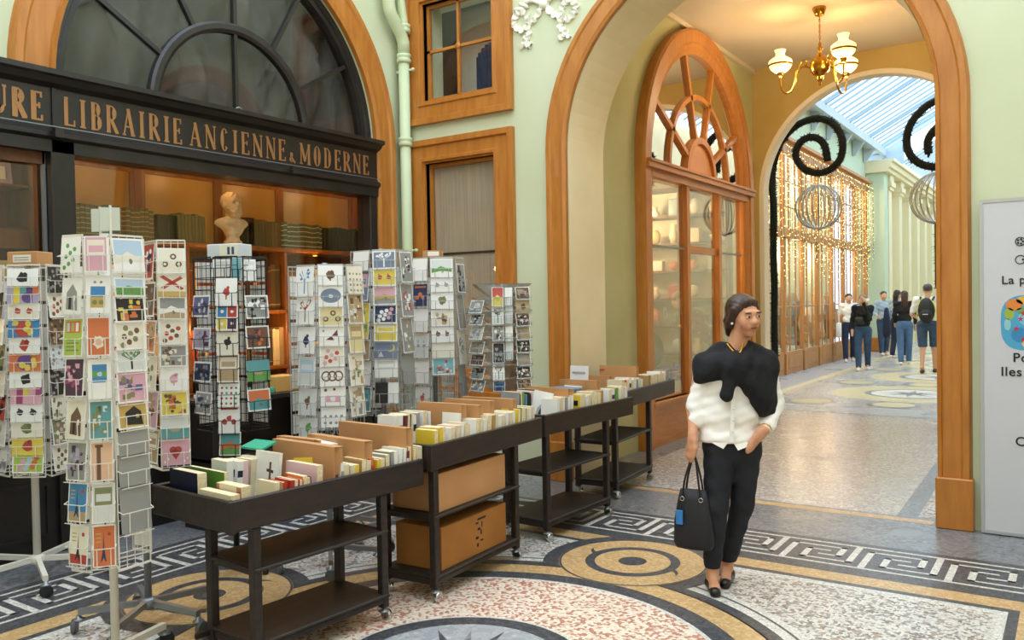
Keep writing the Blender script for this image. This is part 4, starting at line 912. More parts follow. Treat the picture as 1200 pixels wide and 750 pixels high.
# ------------------------------------------------------------------ sign board at the right
bn = thing('sign_board', 'tall grey poster board in a thin metal frame leaning by the right arch pillar', 'sign', (-.55, 6.47, 0))
mb = MB(); sweep(mb, [(0.02, .03), (.95, .03), (.95, 2.25), (.02, 2.25)], [(0, 0), (0, .02), (.022, .02), (.022, 0)], lambda a, b, v: (a, .03 - v, b), True); mb.build('frame', 'banner_frame', bn)
MB().box((.02, .015, .03), (.95, .03, 2.25)).build('poster', 'banner', bn)
def fontmesh(cu, o, m, parent, loc):
    me = bpy.data.meshes.new_from_object(o); n = bpy.data.objects.new('lettering', me); COL.objects.link(n); me.materials.clear(); me.materials.append(M[m]); n.parent = parent; n.location = loc; n.rotation_euler = (math.pi / 2, 0, 0); bpy.data.objects.remove(o); return n
def txt(s, x, z, size, parent=bn, m='ink', font_off=.004):
    cu = bpy.data.curves.new('lettering', 'FONT'); cu.body = s; cu.size = size; cu.extrude = .0008; cu.offset = .0012; cu.space_character = 1.08
    o = bpy.data.objects.new('lettering', cu); COL.objects.link(o); o.parent = parent; return fontmesh(cu, o, m, parent, (x, .012, z))
txt('La pe', .125, 1.70, .078); txt('Pol', .188, 1.18, .085); txt('Iles C', .118, 1.085, .085); txt('Cl', .20, .62, .085)
for z, n in ((1.98, 5), (1.86, 1)):
    mb = MB(); r = .028
    mb.tube([(.235 + r * math.cos(a), .012, z + r * math.sin(a)) for a in [i * math.pi / 8 for i in range(16)]], .003, 5, True)
    for k in range(n): a = k * 1.256; mb.ball((.235 + .015 * math.cos(a), .011, z + .015 * math.sin(a)), .007, 6)
    mb.build('emblem', 'ink', bn)
def blobpoly(cx, cz, rx, rz, n=24, sq=.0): return [(cx + rx * math.copysign(abs(math.cos(t)) ** (1 - sq), math.cos(t)), cz + rz * math.copysign(abs(math.sin(t)) ** (1 - sq), math.sin(t))) for t in [2 * math.pi * i / n for i in range(n)]]
mb = MB(); f = lambda a, b, v: (a, .0145 - v, b)
mb.prism(blobpoly(.30, 1.44, .18, .185, 28, .35), f, 0, .0006, lin('4f9fc4'))
for cx, cz, rx, rz, c in ((.2, 1.56, .05, .04, 'd8823a'), (.27, 1.59, .06, .03, 'e0b050'), (.17, 1.50, .03, .04, '9ab04a'), (.23, 1.36, .05, .05, '3a86b8'), (.28, 1.47, .06, .05, '79bcd4'), (.3, 1.30, .06, .03, 'e6c070'), (.16, 1.43, .02, .04, '8fc4c8'), (.24, 1.52, .03, .02, '6a9a5a'), (.33, 1.55, .04, .04, 'd06a4a')):
    mb.prism(blobpoly(cx, cz, rx, rz, 14), f, .0006, .0012, lin(c))
for cx, cz in ((.25, 1.50), (.235, 1.465), (.21, 1.40), (.25, 1.33), (.30, 1.52), (.32, 1.42)):
    mb.prism([(cx + (.02 if i % 2 == 0 else .008) * math.sin(i * math.pi / 5), cz + (.02 if i % 2 == 0 else .008) * math.cos(i * math.pi / 5)) for i in range(10)], f, .0012, .0018, lin('c0302a'))
mb.build('globe_picture', 'print', bn)
RACKS=[
 ('r1',(-5.26,2.55),'the white rack at the left edge of the photo',[
  ((-5.167,2.383),(-5.01,2.49),[(1.785,1.874,'M white ink','white card with a small ink bird in the top row'),(1.685,1.78,'B lilac yellow teal purple orange','card of blue, yellow and purple colour blocks'),(1.591,1.675,'T cream red','cream card with two small red birds'),(1.486,1.581,'P blue red yellow','bright blue card with a red and yellow shape'),(1.391,1.481,'M white red','white card with one small red figure'),(1.287,1.386,'P orange purple yellow','orange red card with small purple and yellow shapes'),(1.192,1.282,'M white ink','white card with one small dark bird in the middle'),(1.097,1.187,'B pink magenta yellow pink magenta','pink and magenta card with a yellow spot'),(0.992,1.092,'T white ink','white card with two tiny dark cats'),(0.901,0.987,'M cream olive','cream card with a small olive mark'),(0.796,0.896,'M yellow red','acid yellow card with a red flower'),(0.691,0.796,'S lime pink sky orange','lime card with pink and blue flowers in the bottom row')]),
  ((-5.001,2.52),(-5.061,2.661),[(1.744,1.886,'L black grey','black lace patterned card'),(1.597,1.734,'S cream brown red','cream card with small brown and red flowers'),(1.439,1.592,'L brown black tan','brown and gold leopard patterned card'),(1.292,1.434,'L pale grey','pale grey card with a faint motif'),(1.139,1.287,'L black grey','black and grey scribbled card'),(1.001,1.134,'L cream olive','pale green card with soft leaves'),(0.843,0.991,'S olive pink cream','green card with pale ring flowers'),(0.69,0.838,'S cream brown olive','cream card with brown dots in the bottom row')]),
  ((-5.475,2.38),(-5.205,2.382),[(1.745,1.892,'L cream tan','plain cream card cut by the photo edge, top row'),(1.598,1.74,'L black grey','black card cut by the photo edge'),(1.441,1.583,'S cream pink','cream card with pink dots cut by the photo edge'),(1.293,1.436,'L olive black','dark olive card cut by the photo edge'),(1.14,1.283,'S cream red','cream card with red specks cut by the photo edge'),(0.998,1.135,'L red black','dark red and black card cut by the photo edge'),(0.844,0.992,'S pale tan','pale card with tan specks cut by the photo edge'),(0.691,0.839,'L pale grey','grey card cut by the photo edge, bottom row')]),
 ]),
 ('r2',(-3.54,2.04),'the tall white wire rack nearest the camera',[
  ((-3.561,1.869),(-3.453,1.894),[(1.796,1.936,'S white green green','white card with large lime green circles'),(1.623,1.764,'A white grey','grey and white animal photograph card'),(1.443,1.594,'F lime orange','pale green poster card with a coloured top'),(1.273,1.425,'C plum magenta pink','dark purple photograph card'),(1.095,1.248,'A cream brown','cream card with a sketched brown house'),(0.918,1.07,'C grey lilac plum','lilac grey photograph card'),(0.743,0.896,'E blue navy tan','blue card with a tall tower and red disc'),(0.561,0.714,'E cream black red','cream poster card with an iron lattice tower')]),
  ((-3.447,1.898),(-3.392,1.971),[(1.798,1.937,'W pink cream','pale pink card fading to cream'),(1.625,1.772,'F2 white blue gold','white bordered card with a blue and yellow landscape'),(1.445,1.596,'F3 orange cream','orange card with a pale arch shape'),(1.264,1.42,'Q white green blue','white card with a green and blue square picture'),(1.094,1.243,'C teal pale olive','grey green card of a window with plants'),(0.917,1.069,'A2 peach brown','peach card with a brown column'),(0.739,0.892,'W pale olive','pale misty white and green card'),(0.553,0.714,'E orange navy orange','orange sunset card with a blue city skyline')]),
  ((-3.375,1.971),(-3.385,2.121),[(1.799,1.93,'H sky white cream','large pale sky blue landscape card'),(1.692,1.762,'H sky green green','card of a green plain below a blue mountain'),(1.582,1.685,'C black orange yellow','dark card crowded with orange and yellow fruit'),(1.465,1.579,'S cream olive brown','cream card with a bouquet of wild flowers'),(1.369,1.461,'K pale black green','pale misty card with one bare tree'),(1.237,1.362,'C pink violet olive','pink and violet market collage card'),(1.126,1.233,'A gold black','yellowish street card with dark doorways'),(1.015,1.107,'Z grey','blank grey card back below the street card'),(0.882,1.004,'Z grey','blank grey card back, second from the bottom'),(0.682,0.867,'Z grey','blank grey card back in the bottom pocket')]),
 ]),
 ('r3',(-3.97,2.47),'the second white rack standing behind the nearest one',[
  ((-3.964,2.474),(-3.771,2.436),[(1.783,1.958,'C red white navy','narrow card crowded with red boats'),(1.598,1.761,'C brown tan grey','narrow brown engraving card'),(1.418,1.572,'C orange brown tan','narrow card with orange and brown strokes'),(1.232,1.392,'S cream olive','narrow cream card with a pale green figure'),(1.038,1.219,'C pink brown tan','narrow dusty pink card'),(0.865,1.025,'W tan cream','narrow beige card in the bottom row')]),
  ((-3.741,2.42),(-3.661,2.522),[(1.811,1.925,'T3 cream brown','cream card with three round brown ornaments'),(1.698,1.799,'X cream red gold','card with a red crossed kite shape over a field'),(1.584,1.685,'H grey tan white','grey card of a wide paved square'),(1.462,1.571,'S cream brown red','cream card dotted with small brown figures'),(1.352,1.453,'C grey brown cream','grey brown card with sketched figures'),(1.234,1.339,'M white pink','white card with a pink skirt shape'),(1.111,1.221,'C yellow brown orange','golden yellow painting card'),(0.997,1.098,'N pale teal','blue grey card with a small pale boat'),(0.865,0.988,'J pink red','pink card with a red heart in the bottom row')]),
 ]),
 ('r4',(-4.26,3.24),'the black wire rack',[
  ((-4.163,3.064),(-4.056,3.137),[(1.65,1.799,'M white red','white card with a bold red creature'),(1.505,1.645,'G white blue red yellow plum','card of four squares in blue, red, yellow and plum'),(1.361,1.5,'M cream black','beige card with a small black and white cow doodle'),(1.206,1.356,'W tan cream','plain sand coloured card'),(1.061,1.201,'D white red green','white card with rows of small red and green medals'),(0.906,1.056,'M2 white red','white card with a red printed heading and red animals'),(0.775,0.901,'H teal green orange','blue and green card with an orange haired figure')]),
  ((-4.401,3.084),(-4.204,3.061),[(1.587,1.703,'C violet navy pale','violet night photograph card'),(1.394,1.511,'C lilac grey plum','lilac grey photograph card'),(1.201,1.308,'C navy grey black','dark blue photograph card'),(1.008,1.13,'C grey pale navy','pale grey photograph card')]),
  ((-4.046,3.168),(-4.035,3.332),[(1.571,1.698,'C grey black white','black and white group photograph card'),(1.394,1.516,'C brown plum orange','brown and orange crowd photograph card'),(1.201,1.312,'N teal green','green seascape card'),(1.023,1.14,'H orange teal teal','orange sunset sea card')]),
  ((-4.241,3.108),(-4.119,3.142),[(1.822,1.913,'W white pale','white blank card in the top tier, left one')]),
  ((-4.117,3.143),(-4.065,3.179),[(1.8,1.92,'W turquoise turquoise','turquoise blank card in the top tier')]),
  ((-4.063,3.18),(-4.036,3.247),[(1.794,1.91,'W white pale','white blank card in the top tier, right one')]),
 ]),
 ('r5',(-3.9,3.67),'the white rack in the middle of the row',[
  ((-3.974,3.511),(-3.837,3.532),[(1.7,1.872,'K white blue blue','white card with a blue flowering tree'),(1.528,1.689,'K white olive red','white card with a red rose branch'),(1.35,1.501,'M white navy','white card with a small blue bottle'),(1.156,1.318,'W pale sky','pale blue empty looking card'),(0.973,1.125,'M pale brown','grey green card with a small brown heart'),(0.836,0.946,'M pale green','pale card with a green plant, bottom left')]),
  ((-3.808,3.527),(-3.695,3.628),[(1.764,1.872,'M white brown','white card with a small red headed bird'),(1.635,1.754,'O white slate','white card with a large slate grey oval'),(1.515,1.624,'T3 straw brown','straw yellow card with three brown shells'),(1.396,1.505,'V white maroon','white card with a maroon butterfly'),(1.272,1.386,'S cream pink red','cream card with a pink wreath'),(1.152,1.261,'U white brown','white card with a brown coiled snake'),(1.033,1.142,'R white pink','white card with a wide pink ribbon'),(0.902,1.022,'D white grey olive','white card with two rows of small grey stones')]),
  ((-3.696,3.652),(-3.696,3.784),[(1.711,1.869,'D cream olive tan','narrow cream card with little spoons'),(1.527,1.701,'C tan brown cream','narrow tan card with a brown edge'),(1.348,1.516,'W straw tan','narrow straw coloured card'),(1.147,1.337,'C cream tan olive','narrow beige patterned card'),(0.957,1.136,'C cream tan grey','narrow beige patterned card in the bottom row')]),
 ]),
 ('r6',(-3.99,4.28),'the tall clear acrylic rack',[
  ((-3.934,4.137),(-3.801,4.227),[(1.882,1.991,'K slate white white','slate blue card with a pale figure of mist'),(1.767,1.87,'T yellow red','yellow card with two tiny red marks'),(1.64,1.755,'H pink grey gold','coral pink card with a grey hill'),(1.514,1.629,'S navy white white pink','deep blue card with white stars and a balloon'),(1.393,1.508,'W yellow cream','soft yellow plain card'),(1.277,1.387,'Y slate yellow','slate blue card with a crescent moon'),(1.15,1.266,'W white pale','white card below the moon card'),(0.977,1.104,'B2 black white','small black and white card near the bottom')]),
  ((-4.128,4.162),(-3.97,4.148),[(1.876,1.993,'Z white','white card edge in the top pocket'),(1.666,1.865,'W slate pink','narrow slate blue and pink card'),(1.409,1.643,'C yellow turquoise green','narrow yellow and turquoise card'),(1.263,1.392,'C tan cream','narrow tan card'),(1.093,1.246,'Z white','narrow white card'),(0.912,1.07,'W teal turquoise','narrow teal card')]),
  ((-3.806,4.26),(-3.818,4.397),[(1.79,1.988,'C grey white black','narrow grey photograph card'),(1.556,1.772,'C grey red white','narrow grey card flecked with red'),(1.31,1.539,'C grey tan white','narrow grey and tan card'),(1.099,1.293,'Z grey','narrow blank grey card')]),
 ]),
 ('r7',(-4.06,4.93),'the rack with the small carton on top',[
  ((-4.132,4.784),(-4.003,4.799),[(1.815,1.968,'Z white','white card at the top left'),(1.624,1.777,'M2 navy orange','deep blue card with an orange spot'),(1.432,1.592,'Z white','plain white card below the deep blue one'),(1.24,1.407,'T pale grey','pale grey card with two birds'),(1.048,1.215,'Z white','plain white card in the fifth row'),(0.856,1.01,'M pale red','pale green card with a tiny red figure')]),
  ((-3.984,4.8),(-3.855,4.912),[(1.837,1.964,'H pale white green','white card with a green garden scene'),(1.729,1.818,'T white grey','white card with grey sketched animals'),(1.602,1.717,'M white olive','white card with a sketched olive branch'),(1.475,1.583,'C cream brown tan','cream card with brown sketched figures'),(1.354,1.462,'T white brown','white card with two brown animals'),(1.239,1.341,'Z cream','cream card with faint lines'),(1.112,1.227,'C turquoise red cream','turquoise card with large red dots')]),
  ((-3.853,4.938),(-3.872,5.057),[(1.722,1.928,'C grey black','narrow dark grey card at the top right'),(1.445,1.702,'C grey tan','narrow grey tan card'),(1.186,1.425,'C cream grey','narrow cream grey card'),(0.947,1.167,'Z grey','narrow blank card at the lower right')]),
 ]),
 ('r8',(-3.61,5.19),'the tiered rack of old photographs',[
  ((-3.575,5.008),(-3.502,5.058),[(1.614,1.746,'H red yellow yellow','card of a yellow field under a red sky'),(1.482,1.602,'K pale black black','pale card with a black bare tree'),(1.362,1.469,'C grey maroon white','grey and maroon street photograph card'),(1.199,1.337,'C black grey','dark upright photograph card'),(1.072,1.18,'K white black black','white card with black brush marks'),(0.99,1.054,'W navy blue','navy blue card half hidden by books')]),
  ((-3.456,5.113),(-3.394,5.215),[(1.662,1.744,'C brown grey tan','brown street photograph card, top right'),(1.56,1.649,'M tan brown','tan card with one small figure'),(1.465,1.554,'C brown white black','brown crowd photograph card'),(1.364,1.453,'C tan grey','faded tan photograph card'),(1.269,1.358,'C black brown white','dark brown crowd photograph card'),(1.173,1.256,'C grey tan','grey photograph card of a street'),(1.078,1.167,'C black maroon white','nearly black crowd photograph card'),(1.002,1.072,'C brown tan','brown photograph card at the bottom right')]),
  ((-3.775,5.054),(-3.619,5.014),[(1.565,1.654,'C grey pale','slanting grey card in the upper left tier'),(1.476,1.552,'C grey black white','slanting dark grey card, second left tier'),(1.367,1.463,'C pale grey','slanting pale card, third left tier'),(1.265,1.348,'C grey tan','slanting grey tan card, fourth left tier'),(1.175,1.252,'C brown grey','slanting brown card, fifth left tier'),(1.073,1.156,'C grey black','slanting dark card, sixth left tier'),(0.983,1.06,'C grey white','slanting pale grey card at the lowest left')]),
  ((-3.501,5.071),(-3.454,5.102),[(1.619,1.739,'Z white','upright white slip, top of the middle'),(1.487,1.6,'Z pale','upright pale slip, second of the middle'),(1.354,1.468,'Z white','upright white slip, third of the middle'),(1.222,1.335,'Z pale','upright pale slip, fourth of the middle')]),
 ]),
]
# ================================================================== CARDS AND RACKS
CN0 = dict(white='efece6', ink='2a2a30', cream='e8dfc8', red='c23a30', blue='2f7fbf', lilac='a99bc0', yellow='e6cc3c', teal='4f9a9c', purple='5d3a80', orange='de6a32', pink='dd9fb0', magenta='a8336a', olive='7f8450',
          lime='a9c83a', black='25221f', grey='8f8f8c', brown='6f4a33', tan='b89a6c', pale='d2d6d2', green='5fa246', plum='4a2a44', navy='24305e', gold='c9a54a', sky='a9c6de', violet='5f5a92', peach='e6b48a', turquoise='6fb8c2',
          straw='e0cd8c', slate='6b7c98', maroon='6b2a2a')
def mute(h):
    r, g, b = (int(h[i:i + 2], 16) for i in (0, 2, 4)); m = (r + g + b) / 3; return '%02x%02x%02x' % tuple(int(min(255, m + (q - m) * .82) * .94 + 12) for q in (r, g, b))
CN = {k: mute(v) for k, v in CN0.items()}
def blob(cx, cy, r, rng, n=9, ay=1): return [(cx + r * rng.uniform(.65, 1.1) * math.cos(6.2832 * i / n), cy + ay * r * rng.uniform(.65, 1.1) * math.sin(6.2832 * i / n)) for i in range(n)]
def circ(cx, cy, r, ay=1, n=14): return [(cx + r * math.cos(6.2832 * i / n), cy + ay * r * math.sin(6.2832 * i / n)) for i in range(n)]
def paint(design, wd, ht, rng):
    """returns list of (layer, polygon, colour) in unit coordinates"""
    k = design.split(' '); p = k[0]; c = k[1:]; P = []; A = wd / ht
    def add(l, q, col): P.append((l, q, col))
    full = [(0, 0), (1, 0), (1, 1), (0, 1)]
    def R(x0, y0, x1, y1): return [(x0, y0), (x1, y0), (x1, y1), (x0, y1)]
    if p not in 'Z': add(1, full, c[0])
    if p == 'M':
        add(2, blob(.5, .5, .2, rng, 9, A), c[1]); add(2, blob(.57, .66, .09, rng, 7, A), c[1]); add(2, R(.46, .22, .52, .4), c[1])
    elif p == 'M2': add(2, R(.1, .84, .9, .92), c[1]); [add(2, blob(.3 + .2 * i, .4 + .15 * (i % 2), .15, rng, 8, A), c[1]) for i in range(3)]
    elif p == 'T': [add(2, blob(.28 + .44 * i, .5, .13, rng, 8, A), c[1]) for i in range(2)]; [add(2, R(.2 + .44 * i, .62, .26 + .44 * i, .75), c[1]) for i in range(2)]
    elif p == 'T3': [add(2, circ(x, y, .13, A), c[1]) or add(3, circ(x, y, .06, A), c[0]) for x, y in ((.25, .35), (.58, .68), (.8, .35))]
    elif p == 'B': n = len(c); [add(2, R(i / n, 0 if i % 2 else .45, (i + 1) / n + .001, 1), c[i]) for i in range(n)]; add(3, circ(.62, .3, .16, A), c[-2])
    elif p == 'B2': add(2, R(.55, 0, 1, 1), c[1])
    elif p == 'P': add(2, blob(.5, .5, .3, rng, 12, A), c[1]); [add(3, blob(rng.uniform(.2, .8), rng.uniform(.2, .8), .12, rng, 8, A), c[2]) for _ in range(4)]
    elif p == 'S':
        n = 7 if len(c) < 4 else 9
        for i in range(n): x, y = .18 + .64 * ((i * .37) % 1), .12 + .76 * i / n; add(2, circ(x, y, .1, A, 9), c[1 + i % (len(c) - 1)])
    elif p == 'L': [add(2, blob(rng.random() * .84 + .08, rng.random() * .84 + .08, .08, rng, 6, A), c[1 + i % (len(c) - 1)]) for i in range(18)]
    elif p == 'C':
        for i in range(16):
            x, y = rng.random() * .7, rng.random() * .75; add(2 + i % 4, R(x, y, x + rng.uniform(.12, .3), y + rng.uniform(.1, .25)), c[i % len(c)])
        for i in range(6): add(6, blob(rng.uniform(.15, .85), rng.uniform(.15, .85), .1, rng, 7, A), c[i % len(c)])
    elif p == 'A': add(2, [(.2, .1), (.85, .05), (.8, .6), (.55, .85), (.22, .6)], c[1]); add(3, R(.35, .1, .5, .45), c[-1] if len(c) > 2 else 'black'); add(3, R(.6, .35, .72, .5), c[0])
    elif p == 'A2': add(2, R(.25, .0, .45, .9), c[1]); add(2, R(.18, .88, .55, .96), c[1])
    elif p == 'F': add(2, R(.1, .62, .9, .95), c[1]); [add(3, R(.15, .12 + .1 * i, .85 - .2 * (i % 2), .16 + .1 * i), 'olive') for i in range(4)]; [add(3, R(.15 + .25 * i, .66, .3 + .25 * i, .9), q) for i, q in enumerate(('sky', 'gold', 'white'))]
    elif p == 'F2': add(2, R(.15, .12, .85, .42), c[2]); add(2, R(.15, .42, .85, .72), c[1]); add(3, circ(.35, .84, .07, A), 'grey'); add(3, circ(.65, .84, .07, A), 'grey'); add(3, circ(.35, .27, .12, A), 'olive'); add(3, circ(.66, .27, .12, A), 'olive')
    elif p == 'F3': add(2, blob(.5, .35, .3, rng, 14, A * 1.2), c[1]); add(3, blob(.5, .35, .18, rng, 12, A), 'peach')
    elif p == 'W': add(2, R(.08, .45, .92, .92), c[1]); add(3, R(.15, .55, .85, .75), c[0])
    elif p == 'H': add(2, [(0, 0), (1, 0), (1, .45), (.7, .5), (.45, .62), (.25, .47), (0, .5)], c[2]); add(3, [(0, 0), (1, 0), (1, .25), (.5, .33), (0, .2)], c[1]); add(3, blob(.55, .3, .07, rng, 7, A * 1.6), 'olive')
    elif p == 'K': add(2, R(.46, .05, .53, .6), c[1]); [add(2, [(.5, .45 + .05 * i), (.5 + s * .34, .75 + .05 * i), (.5 + s * .3, .8 + .05 * i)], c[1]) for i, s in enumerate((-1, 1, -.6, .6))]; [add(3, circ(rng.uniform(.15, .85), rng.uniform(.55, .92), .06, A, 8), c[2]) for _ in range(7)]
    elif p == 'E': add(2, R(0, 0, 1, .25), c[2]); add(3, [(.32, .1), (.6, .1), (.5, .45), (.47, .9), (.44, .45)], c[1]); add(3, circ(.75, .8, .09, A), 'red'); add(4, [(.36, .1), (.56, .1), (.46, .2)], c[2]); [add(3, R(.1, .6 + .1 * i, .35, .63 + .1 * i), 'gold') for i in range(3)]
    elif p == 'Q': add(2, R(.15, .4, .85, .88), c[2]); add(3, R(.15, .55, .85, .7), c[1]); add(4, blob(.5, .62, .15, rng, 8, A), 'sky')
    elif p == 'G': [add(2, R(.06 + .46 * (i % 2), .06 + .46 * (i // 2), .48 + .46 * (i % 2), .48 + .46 * (i // 2)), q) for i, q in enumerate((c[3], c[4], c[1], c[2]))]; [add(3, blob(.27 + .46 * (i % 2), .27 + .46 * (i // 2), .09, rng, 6, A), 'white') for i in range(4)]
    elif p == 'D': [add(2, circ(.17 + .22 * (i % 4), .2 + .3 * (i // 4) if wd > ht else .12 + .2 * (i // 4), .06, A, 10), c[1 + i % (len(c) - 1)]) for i in range(8 if wd > ht else 16)]
    elif p == 'X': add(2, [(.05, .85), (.2, .92), (.95, .35), (.85, .28)], c[1]); add(2, [(.1, .4), (.2, .3), (.9, .8), (.8, .88)], c[1]); add(2, R(0, 0, 1, .22), c[2])
    elif p == 'J': add(2, circ(.41, .56, .14, A), c[1]); add(2, circ(.59, .56, .14, A), c[1]); add(2, [(.28, .52), (.5, .2), (.72, .52)], c[1]); [add(2, R(x, .1 + .1 * (i % 2), x + .05, .18 + .1 * (i % 2)), 'white') for i, x in enumerate((.08, .2, .78, .9))]
    elif p == 'N': add(2, R(0, 0, 1, .45), c[1]); add(3, [(.3, .42), (.7, .42), (.62, .3), (.38, .3)], 'tan'); add(3, [(.48, .45), (.68, .5), (.5, .62)], c[0])
    elif p == 'O': add(2, circ(.5, .5, .42, .8, 24), c[1]); add(3, blob(.5, .48, .1, rng, 8, A), 'pale')
    elif p == 'V': add(2, [(.5, .5), (.72, .82), (.75, .5)], c[1]); add(2, [(.5, .5), (.25, .3), (.6, .28)], c[1]); add(2, R(.76, .2, .79, .5), 'grey'); add(2, R(.12, .7, .2, .8), 'grey')
    elif p == 'U':
        for cx in (.25, .5, .75):
            o, q = circ(cx, .5, .2, A * 1.1, 16), circ(cx, .5, .14, A * 1.1, 16)
            for i in range(16): add(2 + (cx == .5), [o[i], o[(i + 1) % 16], q[(i + 1) % 16], q[i]], c[1])
    elif p == 'R': add(2, R(.22, .18, .8, .5), c[1]); add(3, circ(.5, .34, .11, A), c[0]); add(2, circ(.2, .78, .06, A), 'brown'); add(2, circ(.55, .82, .06, A), 'brown')
    elif p == 'Y': o = circ(.7, .6, .18, A, 18); q = [(x - .07, y + .05) for x, y in o]; add(2, o, c[1]); add(3, q, c[0]); add(2, [(.15, .1), (.4, .1), (.28, .4)], 'pale')
    return P
SEEN = 0
def make_card(name, wd, ht, design, seed, th=.0015):
    rng = random.Random(seed); mb = MB(); base = CN.get({'Z': design.split(' ')[-1]}.get(design[0], 'white'), 'efece6')
    mb.box((-wd / 2, 0, 0), (wd / 2, th, ht), lin(base)); big = design[0] not in 'Z'; bd = .05 if design[0] in 'HCEFQASTKW' else .0
    for l, q, col in paint(design, wd, ht, rng):
        if len(q) < 3: continue
        v = [(min(max(x, 0), 1), min(max(y, 0), 1)) for x, y in q]
        m = bd * wd; mb.add([(-wd / 2 + m + (wd - 2 * m) * x, -.00025 * l, m + (ht - 2 * m) * y) for x, y in v], [tuple(range(len(v)))], lin(CN[col]))
    if design[0] == 'Z' and design != 'Z grey': pass
    return mb.build(name, 'print')
def caster(mb_parent, x, y, z0, r=.035, m='wheel_grey', ang=0):
    c, s = math.cos(ang), math.sin(ang)
    f = MB(); f.lathe([(.012, z0), (.014, z0 - .015), (.03, z0 - .02), (.03, 2 * r - .005), (.012, 2 * r - .01)], (x, y, 0), 10); st = f.build('caster', 'grey_metal', mb_parent, True)
    w_ = MB(); R = rotz(ang)
    for i in range(1):
        n = 16; vs = []
        for t_, rr in ((-.012, r * .8), (-.012, r), (.012, r), (.012, r * .8)):
            for k in range(n): a = 6.2832 * k / n; p = R @ Vector((t_, rr * math.cos(a), 0)); vs.append((x + c * .02 + p[0], y + s * .02 + p[1], r + rr * math.sin(a)))
        fs = [(i_ * n + k, i_ * n + (k + 1) % n, (i_ + 1) * n + (k + 1) % n, (i_ + 1) * n + k) for i_ in range(3) for k in range(n)] + [tuple(range(n))[::-1], tuple(3 * n + k for k in range(n))]
        w_.add(vs, fs)
    w_.build('wheel', m, st, True)
RK = {'r1': ('white_metal', 'white_metal', 5, .40, 'rubber'), 'r2': ('white_metal', 'white_metal', 4, .33, 'rubber'), 'r3': ('white_metal', 'grey_metal', 5, .33, 'wheel_grey'), 'r4': ('black_metal', 'black_metal', 3, .16, 'rubber'),
      'r5': ('acrylic_wire', 'grey_metal', 5, .30, 'wheel_grey'), 'r6': ('acrylic_wire', 'grey_metal', 5, .28, 'rubber'), 'r7': ('acrylic_wire', 'grey_metal', 5, .28, 'rubber'), 'r8': ('acrylic_wire', 'grey_metal', 4, .25, 'rubber')}
RL = {'r1': 'white wheeled card rack at the left edge in front of the bookshop window', 'r2': 'tall white wire postcard rack nearest the camera beside the dark trolley', 'r3': 'white wire card rack on a grey wheeled base right behind the nearest rack',
      'r4': 'black wire card rack topped by a small grey and cream carton', 'r5': 'white framed card rack in the middle of the row behind the second trolley', 'r6': 'tall clear acrylic card rack with colourful landscape cards', 'r7': 'card rack with a small labelled carton on top beside the blind window',
      'r8': 'low tiered rack of black and white photograph cards with outward slanting pockets'}
ci = 0
